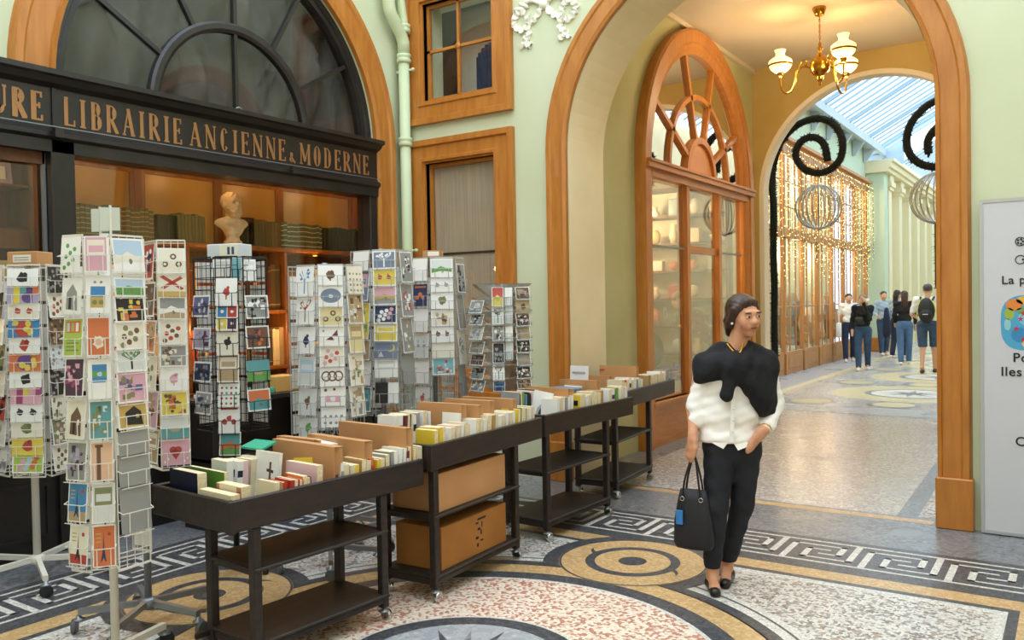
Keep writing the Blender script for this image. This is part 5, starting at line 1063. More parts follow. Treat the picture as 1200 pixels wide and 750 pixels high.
for key, (cx, cy), desc, cols in RACKS:
    wm, bm, nleg, rl, wheelm = RK[key]
    root = thing('card_rack', RL[key], 'card rack', (cx, cy, 0), 0, 'revolving card racks in front of the bookshop')
    ztop = max(c[1] for _, _, cs in cols for c in cs) + .01; zbot = min(c[0] for _, _, cs in cols for c in cs) - .03
    if key == 'r4': zbot = .9
    l = MB(); l.tube([(0, 0, .1), (0, 0, ztop + .02)], .018 if key != 'r1' else .022, 10); l.build('post', bm, root, True)
    for i in range(nleg):
        a = 6.2832 * i / nleg + {'r1': .9, 'r2': .35, 'r3': .2}.get(key, .5); x, y = rl * math.cos(a), rl * math.sin(a)
        l = MB(); l.bar((0, 0, .125), (x, y, .105), .028, .03); l.build('base_leg', bm, root); caster(root, x, y, .09, .035 if key != 'r4' else .02, wheelm, a)
    l = MB(); l.lathe([(.04, .095), (.045, .11), (.045, .14), (.025, .15)], n=16); l.build('hub', bm, root, True)
    # cage: columns of wires, the ones seen plus mirrored ones at the back
    segs = [(a, b, True) for a, b, _ in cols if abs(math.hypot(a[0] - b[0], a[1] - b[1])) > .1]
    front = [(a, b) for a, b, _ in segs]
    back = [((2 * cx - a[0], 2 * cy - a[1]), (2 * cx - b[0], 2 * cy - b[1])) for a, b in front]
    if key != 'r8':
        for a, b in front + back:
            l = MB(); A = (a[0], a[1], 0); B = (b[0], b[1], 0)
            nv = 5 if key != 'r6' else 4
            for i in range(nv): t_ = i / (nv - 1); x, y = a[0] + (b[0] - a[0]) * t_, a[1] + (b[1] - a[1]) * t_; l.bar((x, y, zbot), (x, y, ztop), .0045 if i in (0, nv - 1) else .0025)
            z = zbot
            while z < ztop: l.bar((a[0], a[1], z), (b[0], b[1], z), .0035); z += .07
            l.build('wire_panel', wm, root, world=True, kind='stuff')
            for z in (zbot, ztop): l = MB(); l.bar((a[0], a[1], z), (b[0], b[1], z), .008); l.bar((cx, cy, z), (a[0], a[1], z), .006); l.build('ring_bar', wm, root, world=True)
            if (a, b) in back:      # blank card backs seen through the cage
                l = MB(); z = zbot + .02; dx, dy = b[0] - a[0], b[1] - a[1]
                while z < ztop - .12: l.box((0, 0, 0), (0, 0, 0)) if False else l.add([(a[0] + dx * .08, a[1] + dy * .08, z), (b[0] - dx * .08, b[1] - dy * .08, z), (b[0] - dx * .08, b[1] - dy * .08, z + .125), (a[0] + dx * .08, a[1] + dy * .08, z + .125)], [(0, 1, 2, 3)]); z += .145
                l.build('card_backs', 'card_stock', root, world=True, kind='stuff')
        if key in ('r6', 'r7'):
            for a, b in front: l = MB(); l.add([(a[0], a[1], zbot), (b[0], b[1], zbot), (b[0], b[1], ztop), (a[0], a[1], ztop)], [(0, 1, 2, 3)]); l.build('acrylic_sheet', 'acrylic', root, world=True)
    for a, b, cs in cols:
        dx, dy = b[0] - a[0], b[1] - a[1]; L = math.hypot(dx, dy); yaw = math.atan2(dy, dx); nx, ny = dy / L, -dx / L; mx, my = (a[0] + b[0]) / 2, (a[1] + b[1]) / 2
        for j, (z0, z1, de, la) in enumerate(cs):
            ht = (z1 - z0) * 1.0 + .012; wd = L * .97; tilt = -.10
            if key == 'r8' and cs is not cols[3][2]: tilt = -.32 if L > .12 else -.22
            o = make_card('greeting_card' if key != 'r2' else 'postcard', wd, ht, de, ci * 7 + 3)
            off = .012 + (.03 if key == 'r8' else 0); off2 = off + math.sin(-tilt) * ht * .5
            place(o, (mx + nx * off2, my + ny * off2, z0 - .006), (tilt + random.uniform(-.015, .015), random.uniform(-.02, .02), yaw + random.uniform(-.03, .03)))
            tag(o, la + ' in ' + desc if len((la + ' in ' + desc).split()) <= 16 else la + ' in the ' + {'r1': 'leftmost rack', 'r2': 'nearest rack', 'r3': 'second rack', 'r4': 'black rack', 'r5': 'middle rack', 'r6': 'acrylic rack', 'r7': 'carton topped rack', 'r8': 'tiered rack'}[key], 'card', 'cards in the racks')
            ci += 1
            # wire pocket that holds the card
            zz = z0 + ht * .42; e = off2 + .012; hx, hy = dx / L, dy / L; p = MB(); r_ = .002 if key != 'r4' else .0022
            q = lambda s, o_, z: (mx + hx * s * wd * .5 + nx * o_, my + hy * s * wd * .5 + ny * o_, z)
            pts = [q(-1.06, 0, zz + .01), q(-1.0, e, zz), q(1.0, e, zz), q(1.06, 0, zz + .01)]
            for i in range(3): p.bar(pts[i], pts[i + 1], r_ * 1.7)
            for s in (-.6, .6): p.bar(q(s, e, zz), q(s, e, z0 - .012), r_ * 1.5)
            p.bar(q(-1, e, z0 - .012), q(1, e, z0 - .012), r_ * 1.5); p.bar(q(-.6, 0, z0 - .016), q(-.6, e, z0 - .012), r_ * 1.5); p.bar(q(.6, 0, z0 - .016), q(.6, e, z0 - .012), r_ * 1.5)
            p.build('card_pocket', wm, root, world=True)
            if key == 'r8':
                p = MB(); p.add([q(-1.05, .0, z0 - .012), q(1.05, .0, z0 - .012), q(1.05, e + .012, z0 - .01), q(-1.05, e + .012, z0 - .01)], [(0, 1, 2, 3)]); p.add([q(-1.05, e + .004, z0 - .01), q(1.05, e + .004, z0 - .01), q(1.05, e + .02, z0 + ht * .3), q(-1.05, e + .02, z0 + ht * .3)], [(0, 1, 2, 3)]); p.build('acrylic_pocket', 'acrylic', root, world=True)
    if key == 'r8':
        for k in range(8):
            z = zbot + .02 + k * (ztop - zbot - .06) / 7.4; l = MB(); A = [(.10 * math.cos(6.2832 * (i + .5) / 8), .10 * math.sin(6.2832 * (i + .5) / 8), z) for i in range(9)]; B_ = [(.235 * math.cos(6.2832 * (i + .5) / 8), .235 * math.sin(6.2832 * (i + .5) / 8), z + .10) for i in range(9)]
            l.strip(A, B_); l.build('pocket_tier', 'acrylic_white', root)
    if key == 'r2':
        for s, yw in ((-.03, .5), (.05, .9)):
            l = MB(); l.obox((s, 0, ztop + .075), (.09, .003, .12), rotz(yw), None); l.build('sign_holder', 'acrylic', root)
            l = MB(); l.obox((s, -.002, ztop + .08), (.08, .001, .10), rotz(yw), lin('c9cdbf')); l.build('faded_sign', 'print', root)
            l = MB(); l.bar((s, .0, ztop), (s, .0, ztop + .14), .008); l.build('sign_post', 'white_metal', root)
    if key == 'r4':
        t = thing('sign_carton', 'grey and cream carton with dark blue blots on the black card rack', 'box', (cx - .0, cy, ztop + .0), .3); MB().bev((-.11, -.07, 0), (.11, .07, .085), .004, lin('c9ced0')).build('carton', 'print', t)
        MB().box((-.02, -.0708, .005), (.105, -.0702, .08), lin('e2ddc6')).build('label', 'print', t); l = MB(); [l.box((.035 + .03 * i, -.0716, .02), (.052 + .03 * i, -.071, .065), lin('2f4a78')) for i in range(2)]; l.build('print_mark', 'print', t)
    if key == 'r7':
        t = thing('small_carton', 'small open cardboard carton with a white label on top of the rack', 'box', (cx, cy, ztop + .006), .5)
        l = MB(); [l.box(*q) for q in (((-.07, -.05, 0), (.07, .05, .003)), ((-.07, -.05, 0), (.07, -.047, .055)), ((-.07, .047, 0), (.07, .05, .055)), ((-.07, -.05, 0), (-.067, .05, .055)), ((.067, -.05, 0), (.07, .05, .055)))]; l.build('carton', 'cardboard', t); MB().box((-.03, -.0515, .012), (.055, -.0505, .045), lin('ece8dc')).build('label', 'print', t)

# ================================================================== TROLLEYS
def trolley(label, loc, rz, H, L, FL, W=.5, LY=.05):
    t = thing('book_trolley', label, 'trolley', loc, rz, 'dark wooden book trolleys')
    S = .14; B = lambda n, a, b, m='trolley', p=None: MB().bev(a, b, .005).build(n, m, p or t)
    B('tray_side', (-.022, 0, H - S), (0, L, H)); B('tray_side', (-W, 0, H - S), (-W + .022, L, H)); B('tray_end', (-W + .022, 0, H - S), (-.022, .022, H)); B('tray_end', (-W + .022, L - .022, H - S), (-.022, L, H))
    B('tray_bottom', (-W + .02, .02, H - S), (-.02, L - .02, H - S + .015)); B('corner_cap', (-.03, -.006, H - S - .004), (.006, .03, H + .002))
    for i, (x, y) in enumerate(((-.03, LY), (-.37, LY), (-.03, FL), (-.37, FL))):
        B('leg', (x - .022, y - .022, .075), (x + .022, y + .022, H - S)); caster(t, x, y, .078, .03, 'chrome', .8 * i)
    for y in (LY, FL):
        for z in (.09, .44): B('cross_rail', (-.35, y - .012, z), (-.05, y + .012, z + .04))
    for z in (.13, .46): B('shelf', (-.40, LY - .02, z), (0, FL + .02, z + .018), 'shelf_wood')
    B('side_rail', (-.03, .05, .10), (-.008, FL, .13)); B('side_rail', (-.39, .05, .10), (-.37, FL, .13))
    return t
TR = [('nearest dark wooden book trolley, its empty shelves open to the floor', (-3.0, 2.25, 0), -4, .80, 1.185, .90, .64, .14),
      ('second dark wooden book trolley, with two cardboard cartons on its shelves', (-2.885, 3.46, 0), 2.8, .87, 1.22, .90),
      ('third dark wooden book trolley, beyond the two cartons', (-2.975, 4.76, 0), -2.3, .87, 1.25, .86),
      ('farthest dark wooden book trolley beside the wooden arch and passage shop', (-3.13, 6.10, 0), 4.0, .87, 1.46, .82)]
for q in TR: trolley(q[0], q[1], math.radians(q[2]), *q[3:])
def tl(i, x, y, z):
    lab, loc, rz, H = TR[i][:4]; a = math.radians(rz); return (loc[0] + x * math.cos(a) - y * math.sin(a), loc[1] + x * math.sin(a) + y * math.cos(a), z), a
TN = ['nearest trolley', 'second trolley', 'third trolley', 'farthest trolley']
def carton(i, x0, x1, y0, y1, z, h, m, label):
    p, a = tl(i, (x0 + x1) / 2, (y0 + y1) / 2, z); t = thing('cardboard_box', label, 'box', p, a); w2, l2 = (x1 - x0) / 2, (y1 - y0) / 2
    MB().bev((-w2, -l2, 0), (w2, l2, h), .003).build('carton', m, t); MB().box((-.004, -l2 - .001, h), (.004, l2 + .001, h + .001)).build('lid_seam', 'trolley', t)
    return t, w2
c1, w2 = carton(1, -.36, -.035, .10, .80, .478, .215, 'cardboard', 'pale cardboard carton on the middle shelf of the second trolley')
c2, w2 = carton(1, -.36, -.035, .12, .80, .148, .24, 'cardboard_dark', 'orange brown cardboard carton printed with faint dark symbols, on the bottom shelf')
l = MB()
for k, (y, z, a_, b_) in enumerate(((.02, .20, .09, .012), (.0, .18, .03, .01), (.06, .155, .012, .03), (.02, .14, .03, .015), (.05, .11, .014, .03), (.0, .09, .03, .016), (.05, .07, .03, .01), (.01, .045, .02, .02))): l.box((w2 + .0004, y, z), (w2 + .001, y + a_, z + b_))
l.build('printed_marks', 'ink', c2)
# cardboard dividers: (trolley, x0, x1, y, z bottom, height, yaw, label)
for i, x0, x1, y, h, yw, la in (
    (0, -.52, -.03, .60, .27, .0, 'tall plain cardboard divider standing across the nearest trolley'), (0, -.50, -.03, .80, .27, -.03, 'second cardboard divider standing across the nearest trolley'), (0, -.56, -.03, 1.08, .30, .02, 'rear cardboard divider of the nearest trolley by its far end'),
    (0, -.58, -.3, .68, .27, .08, 'short cardboard divider at the back edge of the nearest trolley'),
    (1, -.45, -.12, .46, .29, .0, 'first cardboard divider standing across the second trolley'), (1, -.42, -.08, .58, .27, .03, 'second cardboard divider in the second trolley, close behind the first'), (1, -.45, -.10, .74, .28, -.02, 'third cardboard divider in the second trolley'), (1, -.46, -.06, .95, .27, .0, 'last cardboard divider in the second trolley'),
    (2, -.42, -.04, .36, .27, .0, 'first cardboard divider standing across the third trolley'), (2, -.44, -.10, .48, .25, .04, 'second cardboard divider in the third trolley'), (2, -.44, -.10, .86, .28, .0, 'long cardboard divider near the far end of the third trolley'),
    (3, -.46, -.10, .72, .30, .0, 'tall cardboard divider standing in the farthest trolley'), (3, -.46, -.2, .35, .24, .0, 'lower cardboard divider at the near end of the farthest trolley')):
    H = TR[i][3]; p, a = tl(i, (x0 + x1) / 2, y, H - .124); w_ = (x1 - x0) / 2
    t = thing('cardboard_divider', la, 'cardboard divider', p, a + yw, 'cardboard dividers in the trolleys'); MB().box((-w_, -.002, 0), (w_, .002, h)).build('panel', 'cardboard', t)
    l = MB(); l.add([(w_ - .03, 0, .13), (w_ - .03, 0, h), (w_, .05, h - .01), (w_, .05, .13)], [(0, 1, 2, 3)]); l.add([(-w_, 0, h), (w_, 0, h), (w_, .06, h - .004), (-w_, .055, h - .004)], [(0, 1, 2, 3)]) ; l.build('flap', 'cardboard', t)
ORD = ['first', 'second', 'third', 'fourth', 'fifth', 'sixth', 'seventh', 'eighth', 'ninth', 'tenth', 'eleventh', 'twelfth', 'thirteenth', 'fourteenth', 'fifteenth', 'sixteenth', 'seventeenth', 'eighteenth', 'nineteenth', 'twentieth'] + ['%d%s' % (n, 'st' if n == 21 else 'nd' if n == 22 else 'rd' if n == 23 else 'th') for n in range(21, 80)]
BK = {'white': 'e9e6df', 'cream': 'dccfae', 'yellow': 'e0c23c', 'green': '6a9a3c', 'red': 'b5382e', 'purple': '48305f', 'navy': '141a33', 'black': '1d1c1d', 'pink': 'e2bfc0', 'blue': '5a8aac', 'orange': 'd06a35', 'grey': '9a9a98', 'tan': 'b08c5c', 'brown': '5e3c26', 'maroon': '6a2430', 'teal': '3fa585'}
def book(w_, th, h, col, spine_x=1, band=None, hard=True):
    """book standing upright: cover boards face -y/+y, spine towards +x (or pages when spine_x=-1). origin bottom centre"""
    c = lin(BK[col]); mb = MB(); b = .002 if hard else .0008; x0, x1 = -w_ / 2, w_ / 2
    mb.box((x0, -th / 2, 0), (x1, -th / 2 + b, h), c); mb.box((x0, th / 2 - b, 0), (x1, th / 2, h), c)
    sx = x1 if spine_x > 0 else x0; mb.box((sx - b * spine_x, -th / 2, 0), (sx, th / 2, h), c)
    if band:
        e = .0006 * spine_x; mb.box((sx, -th / 2 + .002, h * .62), (sx + e, th / 2 - .002, h * .78), lin(BK[band])); mb.box((x0 + w_ * .15, -th / 2 - .0006, h * .62), (x1 - w_ * .15, -th / 2, h * .8), lin(BK[band]))
    o = mb.build('book', 'print' if not hard else 'cloth_book')
    p = MB(); m = .004 if hard else .0; p.box((x0 + (m if spine_x > 0 else b), -th / 2 + b, m), (x1 - (b if spine_x > 0 else m), th / 2 - b, h - m)); p.build('pages', 'pages', o)
    return o
def putbook(i, x, y, z, o, rx=0, ry=0, rz=0):
    p, a = tl(i, x, y, z); o.location = p; o.rotation_euler = (rx, ry, a + rz); return o
rb = random.Random(21)
def row(i, x_out, y0, y1, cols, where, wd=(.12, .145), ht=(.185, .215), spine=1, cat='book'):
    """books standing along the tray, covers across it, outer edge at x_out"""
    n = len(cols); y = y0; step = (y1 - y0) / n; H = TR[i][3]
    for k, c in enumerate(cols):
        hd = c.isupper(); cn = c.lower(); band = None
        if '/' in cn: cn, band = cn.split('/')
        th = step * rb.uniform(.78, .95); w_ = rb.uniform(*wd); h = rb.uniform(*ht)
        sp_ = spine if rb.random() < .7 else -spine
        o = book(w_, th, h, cn, sp_, band, hd); putbook(i, x_out - w_ / 2, y + step / 2, H - .124, o, rx=rb.uniform(-.10, .03), ry=rb.uniform(-.015, .015), rz=rb.uniform(-.05, .05))
        tag(o, '%s%s, %s from near end %s' % (cn + ' book' if not band else '%s labelled %s book' % (band, cn), '', ORD[k], where), 'book', 'books ' + where); y += step
FR = lambda i: 'in the front row of the %s' % TN[i]
row(0, -.028, .24, .46, ['cream', 'TAN', 'RED', 'RED', 'cream', 'RED', 'orange', 'MAROON'], FR(0), ht=(.15, .165))
row(0, -.028, .62, .96, ['white/grey', 'cream', 'cream', 'yellow', 'tan', 'cream', 'orange/red', 'yellow', 'tan', 'grey'], 'in the middle stretch of the nearest trolley', ht=(.16, .185))
row(0, -.028, .97, 1.2, ['grey', 'white', 'white', 'white', 'maroon/white', 'cream', 'yellow', 'white/maroon', 'cream'], 'at the far end of the nearest trolley', ht=(.175, .2))
row(0, -.42, .26, .46, ['white', 'white/navy', 'pink', 'cream', 'white/black'], 'in the back row of the nearest trolley', ht=(.2, .225))
row(1, -.026, .06, .42, ['yellow', 'yellow', 'cream', 'white', 'cream', 'pink', 'white', 'cream', 'white'], FR(1), ht=(.185, .205))
row(1, -.026, .46, .92, ['white', 'cream', 'white', 'cream', 'tan', 'cream', 'white', 'cream', 'white', 'cream', 'white'], 'between the dividers of the second trolley', ht=(.19, .21))
row(1, -.026, .94, 1.17, ['yellow', 'green/white', 'cream', 'grey', 'white', 'cream'], 'at the far end of the second trolley', ht=(.19, .21))
row(1, -.30, .05, .40, ['white', 'white/black', 'maroon', 'white', 'black', 'white/navy', 'grey', 'white', 'cream', 'white'], 'in the back row of the second trolley', ht=(.24, .26))
row(2, -.026, .18, .40, ['white', 'cream', 'white', 'grey', 'white', 'white'], FR(2), ht=(.2, .22)); row(2, -.026, .48, .82, ['yellow/black', 'cream', 'white', 'cream', 'cream', 'white', 'cream', 'tan'], 'in the middle of the third trolley', ht=(.19, .22))
row(2, -.026, .90, 1.2, ['white', 'white/purple', 'green', 'white', 'cream', 'white'], 'at the far end of the third trolley', ht=(.2, .23))
row(2, -.27, .05, .34, ['grey', 'BLACK', 'cream', 'green', 'blue', 'BLACK', 'navy', 'red', 'white', 'BLACK', 'black', 'cream'], 'in the back row of the third trolley', ht=(.235, .26), wd=(.15, .17))
row(3, -.026, .2, .68, ['cream', 'white', 'red', 'white/black', 'cream', 'white', 'blue', 'cream', 'white'], FR(3), ht=(.19, .23)); row(3, -.026, .80, 1.35, ['tan', 'brown', 'white', 'cream', 'black/white', 'white', 'cream', 'white', 'grey'], 'at the far end of the farthest trolley', ht=(.19, .22))
# single books one can pick out
def pick(i, x, y, z, w_, th, h, col, label, spine=1, band=None, hard=False, rx=0, ry=0, rz=0, extra=None):
    o = book(w_, th, h, col, spine, band, hard); putbook(i, x, y, z, o, rx, ry, rz); tag(o, label, 'book')
    if extra:
        mb = MB(); 
        for q in extra: mb.prism([(-w_ / 2 + a * w_, b * h) for a, b in q[0]], lambda a, b, v: (a, -th / 2 - v, b), 0, .0007 * (q[2] if len(q) > 2 else 1), lin(q[1]))
        mb.build('cover_picture', 'print', o)
    return o
pick(0, -.46, .085, .69, .235, .055, .185, 'navy', 'thick navy blue hardback standing at the near corner of the nearest trolley', -1, hard=True)
pick(0, -.17, .06, .68, .25, .045, .135, 'cream', 'low cream paperback block lying against the near end of the tray', -1)
pick(0, -.15, .12, .68, .19, .05, .16, 'cream', 'old cream book with red stained corners behind the low cream block', -1, extra=[([(0, .0), (.12, 0), (.12, .98), (0, .98)], 'b06a50'), ([(.82, 0), (1, 0), (1, .98), (.82, .98)], 'b06a50')])
pick(0, -.45, .18, .69, .3, .02, .175, 'green', 'thin green edged cream book behind the navy hardback', -1)
pick(0, -.34, .42, .68, .19, .02, .24, 'white', 'white paperback with a thin figure in blue trousers on its cover', 1, rx=-.12, extra=[([(.62, .62), (.7, .62), (.7, .80), (.62, .80)], '6a4538'), ([(.52, .6), (.8, .58), (.8, .64), (.52, .66)], '4a3030'), ([(.62, .35), (.71, .35), (.7, .62), (.63, .62)], '6f4c3a'), ([(.61, .08), (.66, .08), (.67, .36), (.62, .36)], '2f4a7a'), ([(.68, .08), (.74, .08), (.71, .36), (.67, .36)], '2f4a7a')])
pick(0, -.16, .51, .68, .24, .035, .19, 'pink', 'large pinkish white paperback leaning at the front of the nearest trolley', -1, rx=-.05)
yb = pick(0, -.25, .56, .70, .15, .012, .2, 'yellow', 'bright yellow magazine with orange red lettering, tilted in the nearest trolley', 1, rx=-.25, ry=-.12)
cu = bpy.data.curves.new('cover_lettering', 'FONT'); cu.body = 'Janus'; cu.size = .05; cu.extrude = .0004; cu.offset = .001; mat('print_red', 'd0451c', .5); o = bpy.data.objects.new('cover_lettering', cu); COL.objects.link(o); fontmesh(cu, o, 'print_red', yb, (-.06, -.008, .13))
g_ = MB(); g_.obox((0, 0, .005), (.16, .1, .01), None, lin('3fa585')); o = g_.build('folder', 'print'); putbook(0, -.50, .50, .925, o, .25, 0, .1); tag(o, 'glossy teal green folder resting on the books at the back of the nearest trolley', 'folder')
pick(1, -.40, .22, .75, .16, .012, .24, 'white', 'white book with a dark purple square on its cover, in the second trolley', 1, rx=-.1, extra=[([(.35, .35), (.85, .35), (.85, .85), (.35, .85)], '40306a')])
pick(1, -.18, .43, .75, .13, .012, .235, 'white', 'white book with small blue and black pictures against the first divider', 1, rx=-.06, extra=[([(.05, .3), (.4, .3), (.4, .55), (.05, .55)], '3a6a80'), ([(.55, .35), (.8, .35), (.8, .5), (.55, .5)], '2a3a3a')])
pick(2, -.20, .20, .77, .16, .012, .235, 'white', 'white book with a black ink drawing leaning in the third trolley', 1, rx=-.22, ry=.12, extra=[([(.3, .25), (.75, .25), (.7, .5), (.5, .62), (.32, .48)], 'a9a9a6'), ([(.42, .3), (.6, .28), (.62, .42), (.5, .5)], '2e2e30', 2)])
for k, (i, x, y, z, c, la, a_) in enumerate(((2, -.33, .62, .985, 'red', 'red paperback lying flat on the books of the third trolley', .2), (2, -.3, .74, .985, 'blue', 'blue paperback lying flat on the books of the third trolley', -.3), (2, -.36, .55, .99, 'cream', 'cream paperback lying flat at the back of the third trolley', .1), (2, -.3, .9, .985, 'white', 'white pamphlet lying flat beyond the long divider', .5),
      (3, -.38, .8, 1.015, 'red', 'red pamphlet lying on top of the farthest trolley', .3), (3, -.36, .95, 1.02, 'blue', 'blue and white booklet lying on top of the farthest trolley', -.2), (1, -.32, .62, 1.0, 'white', 'white sheet lying across the dividers of the second trolley', .1), (0, -.34, .80, .93, 'white', 'white sheet lying on the dividers of the nearest trolley', -.1))):
    m = MB(); m.bev((-.07, -.1, 0), (.07, .1, .012), .001, lin(BK[c])); o = m.build('booklet', 'print'); putbook(i, x, y, z - .02, o, .04, .03, a_ + 1.57); tag(o, la, 'booklet')
sg = thing('paper_sign', 'small white paper sign with handwritten dark script at the back of the farthest trolley', 'sign', tl(3, -.42, .2, .90)[0], .1); MB().obox((0, 0, .09), (.17, .004, .18), Matrix.Rotation(-.1, 3, 'X')).build('sheet', 'card_stock', sg)
l = MB(); P = [(-.06 + .12 * i / 30, .012 * math.sin(i * 1.9) + .12) for i in range(31)]; l.tube([(x, -.008, z) for x, z in P], .0018, 4); l.build('handwriting', 'ink', sg)
l = MB(); l.lathe([(.012, 0), (.012, .045), (.006, .05)], n=10); 

# ================================================================== BOOKS INSIDE THE BOOKSHOP
def vol(col, w_, d, h, bands=0, bcol='b8965a'):
    mb = MB(); c = lin(col); mb.bev((-d, -w_ / 2, 0), (0, w_ / 2, h), .004, c)
    for k in range(bands): z = h * (.12 + .76 * k / max(1, bands - 1)); mb.box((-.001, -w_ / 2 + .001, z - .0035), (.0012, w_ / 2 - .001, z + .0035), lin(bcol))
    return mb
rb = random.Random(9)
def vrow(y0, y1, z, x, w_, h, cols, bands, label, grp, jit=.01, bcol='b8965a'):
    y = y0; k = 0
    while y < y1:
        ww = w_ * rb.uniform(.9, 1.1) if jit < .02 else w_ * rb.uniform(.6, 1.4); c = cols[k % len(cols)] if len(cols) < 6 else rb.choice(cols)
        o = vol(c, ww, .16, h + rb.uniform(-jit, jit), bands, bcol).build('book', 'cloth_book'); o.location = (x, y + ww / 2, z); o['k'] = k
        if '%s' in label: tag(o, label % (COLN.get(c, 'brown'), ORD[k]), 'book', grp)
        else: tag(o, label + ', ' + ORD[k] + ' from its left', 'book', grp)
        y += ww + .001; k += 1
COLN = {'6b2a1e': 'dark red', '8a3a28': 'red', 'a8906a': 'tan', 'c9b48a': 'cream', '4a3a28': 'dark brown', '7a5a3a': 'brown', '5a4a2a': 'olive brown', '2f3a2a': 'dark green', '96724a': 'light brown', 'b04a30': 'orange red', 'd8c8a0': 'pale'}
vrow(3.22, 3.98, 2.185, -6.19, .040, .25, ['59603f'], 6, 'green leather volume banded in gilt, set left of the bust', 'gilt banded green set left of the bust')
vrow(4.02, 4.14, 2.185, -6.19, .10, .22, ['23281d'], 0, 'dark block filling the shaded gap between two upper shelf sets', 'dark gap filler')  # shade of the gap between the sets, put in as dark blocks
vrow(4.16, 4.46, 2.185, -6.19, .034, .24, ['6a6744'], 0, 'plain olive cloth volume, set just left of the bust', 'plain olive set')
vrow(4.80, 4.90, 2.185, -6.19, .09, .25, ['1f2a22'], 0, 'dark green box file right of the bust on the upper shelf', 'dark box file by the bust')
vrow(4.92, 5.27, 2.185, -6.19, .036, .24, ['5d5a3a'], 0, 'plain olive volume, set right of the bust', 'plain olive set right of the bust')
vrow(5.29, 5.80, 2.185, -6.19, .036, .24, ['4c5a40'], 5, 'green volume with pale bands, right hand set on upper shelf', 'pale banded green set', bcol='cfc8a8')
vrow(5.83, 6.30, 2.185, -6.19, .05, .23, ['22301f'], 0, 'dark green volume, set at right end of upper shelf', 'dark green set at the right end')
mix = ['6b2a1e', '8a3a28', 'a8906a', 'c9b48a', '4a3a28', '7a5a3a', '5a4a2a', '2f3a2a', '96724a', 'b04a30', 'd8c8a0']
vrow(3.45, 4.25, 1.605, -6.24, .042, .36, mix, 2, '%s book, %s from the left, left bay of the lower shelf', 'old books on the lower shelf', .05)
vrow(4.34, 5.30, 1.605, -6.24, .040, .38, mix, 2, '%s book, %s from the left on the middle part of the lower shelf', 'old books on the lower shelf', .05)
vrow(5.40, 6.42, 1.605, -6.24, .040, .37, mix, 2, '%s book, %s from the left on the right part of the lower shelf', 'old books on the lower shelf', .05)
vrow(3.3, 4.25, 1.085, -6.24, .05, .34, mix, 1, '%s book, %s from the left on the left part of the third shelf', 'old books on the third shelf', .05)
vrow(4.34, 5.30, 1.085, -6.24, .05, .35, mix, 1, '%s book, %s from the left on the middle part of the third shelf', 'old books on the third shelf', .05)
vrow(5.40, 6.42, 1.085, -6.24, .05, .34, mix, 1, '%s book, %s from the left on the right part of the third shelf', 'old books on the third shelf', .05)
# left display window
sv = thing('display_case', 'dark wooden display shelves behind the left pane of the bookshop', 'shelf', (0, 0, 0))
for z, n_ in ((2.50, 'shelf'), (2.21, 'shelf'), (1.78, 'shelf')): MB().bev((-6.3, 1.2, z - .02), (-6.0, 2.92, z)).build(n_, 'interior_warm', sv)
MB().bev((-6.02, 1.2, 2.06), (-6.0, 2.92, 2.21)).build('apron', 'interior_warm', sv); MB().bev((-6.32, 1.2, 1.0), (-6.3, 2.92, 2.8)).build('back_panel', 'interior_warm', sv); MB().bev((-6.4, 1.2, .62), (-5.95, 2.92, 1.5)).build('plinth', 'interior_warm', sv)
for (y, z, w_, h, c, pc, la) in ((2.74, 2.50, .19, .15, 'a98fa6', 'd8d4c4', 'lilac framed print leaning on the top shelf of the left window'), (2.50, 2.50, .19, .17, '3f7a3f', '6a9a4a', 'green framed print at the left edge, top shelf'), (2.62, 2.21, .2, .2, '2f5a86', 'd8d0b8', 'blue framed print on the middle shelf of the left window')):
    t = thing('framed_print', la, 'framed print', (-6.05, y, z)); R = Matrix.Rotation(-.15, 3, 'Y'); MB().obox((0, 0, h / 2), (.012, w_, h), R, lin(c)).build('frame', 'print', t); MB().obox((.008, -.0, h / 2), (.004, w_ * .55, h * .6), R, lin(pc)).build('print_sheet', 'print', t)
for (y, z, w_, h, c, la) in ((2.42, 1.78, .10, .22, 'c9b07a', 'tan book upright on the lower shelf of the left window'), (2.56, 1.78, .11, .22, 'bfa878', 'pale tan box at the left of the green bottle'), (2.80, 1.78, .13, .2, 'cdb888', 'cream box right of the green bottle')):
    o = vol(c, w_, .08, h).build('book', 'print'); o.location = (-6.03, y, z); tag(o, la, 'book')
t = thing('green_bottle', 'dark green bottle with a white top on the lower shelf of the left window', 'bottle', (-6.07, 2.68, 1.78)); l = MB(); l.lathe([(.035, 0), (.037, .17), (.015, .21), (.014, .23)], n=14); l.build('bottle', 'garland', t, True); l = MB(); l.lathe([(.016, .23), (.018, .26), (.01, .265)], n=10); l.build('stopper', 'card_stock', t, True)
t = thing('labelled_carton', 'small brown carton with a white label standing on the leftmost rack', 'box', (-5.26, 2.56, 1.905), .45); MB().bev((-.10, -.07, 0), (.10, .07, .085)).build('carton', 'cardboard', t); l = MB(); l.box((-.06, -.0715, .02), (.06, -.0705, .065), lin('e6e0d2')); l.build('label', 'print', t); l = MB(); [l.box((-.05, -.0722, .032 + .014 * k), (.045, -.0716, .036 + .014 * k), lin('77706a')) for k in range(2)]; l.build('label_lines', 'print', t)
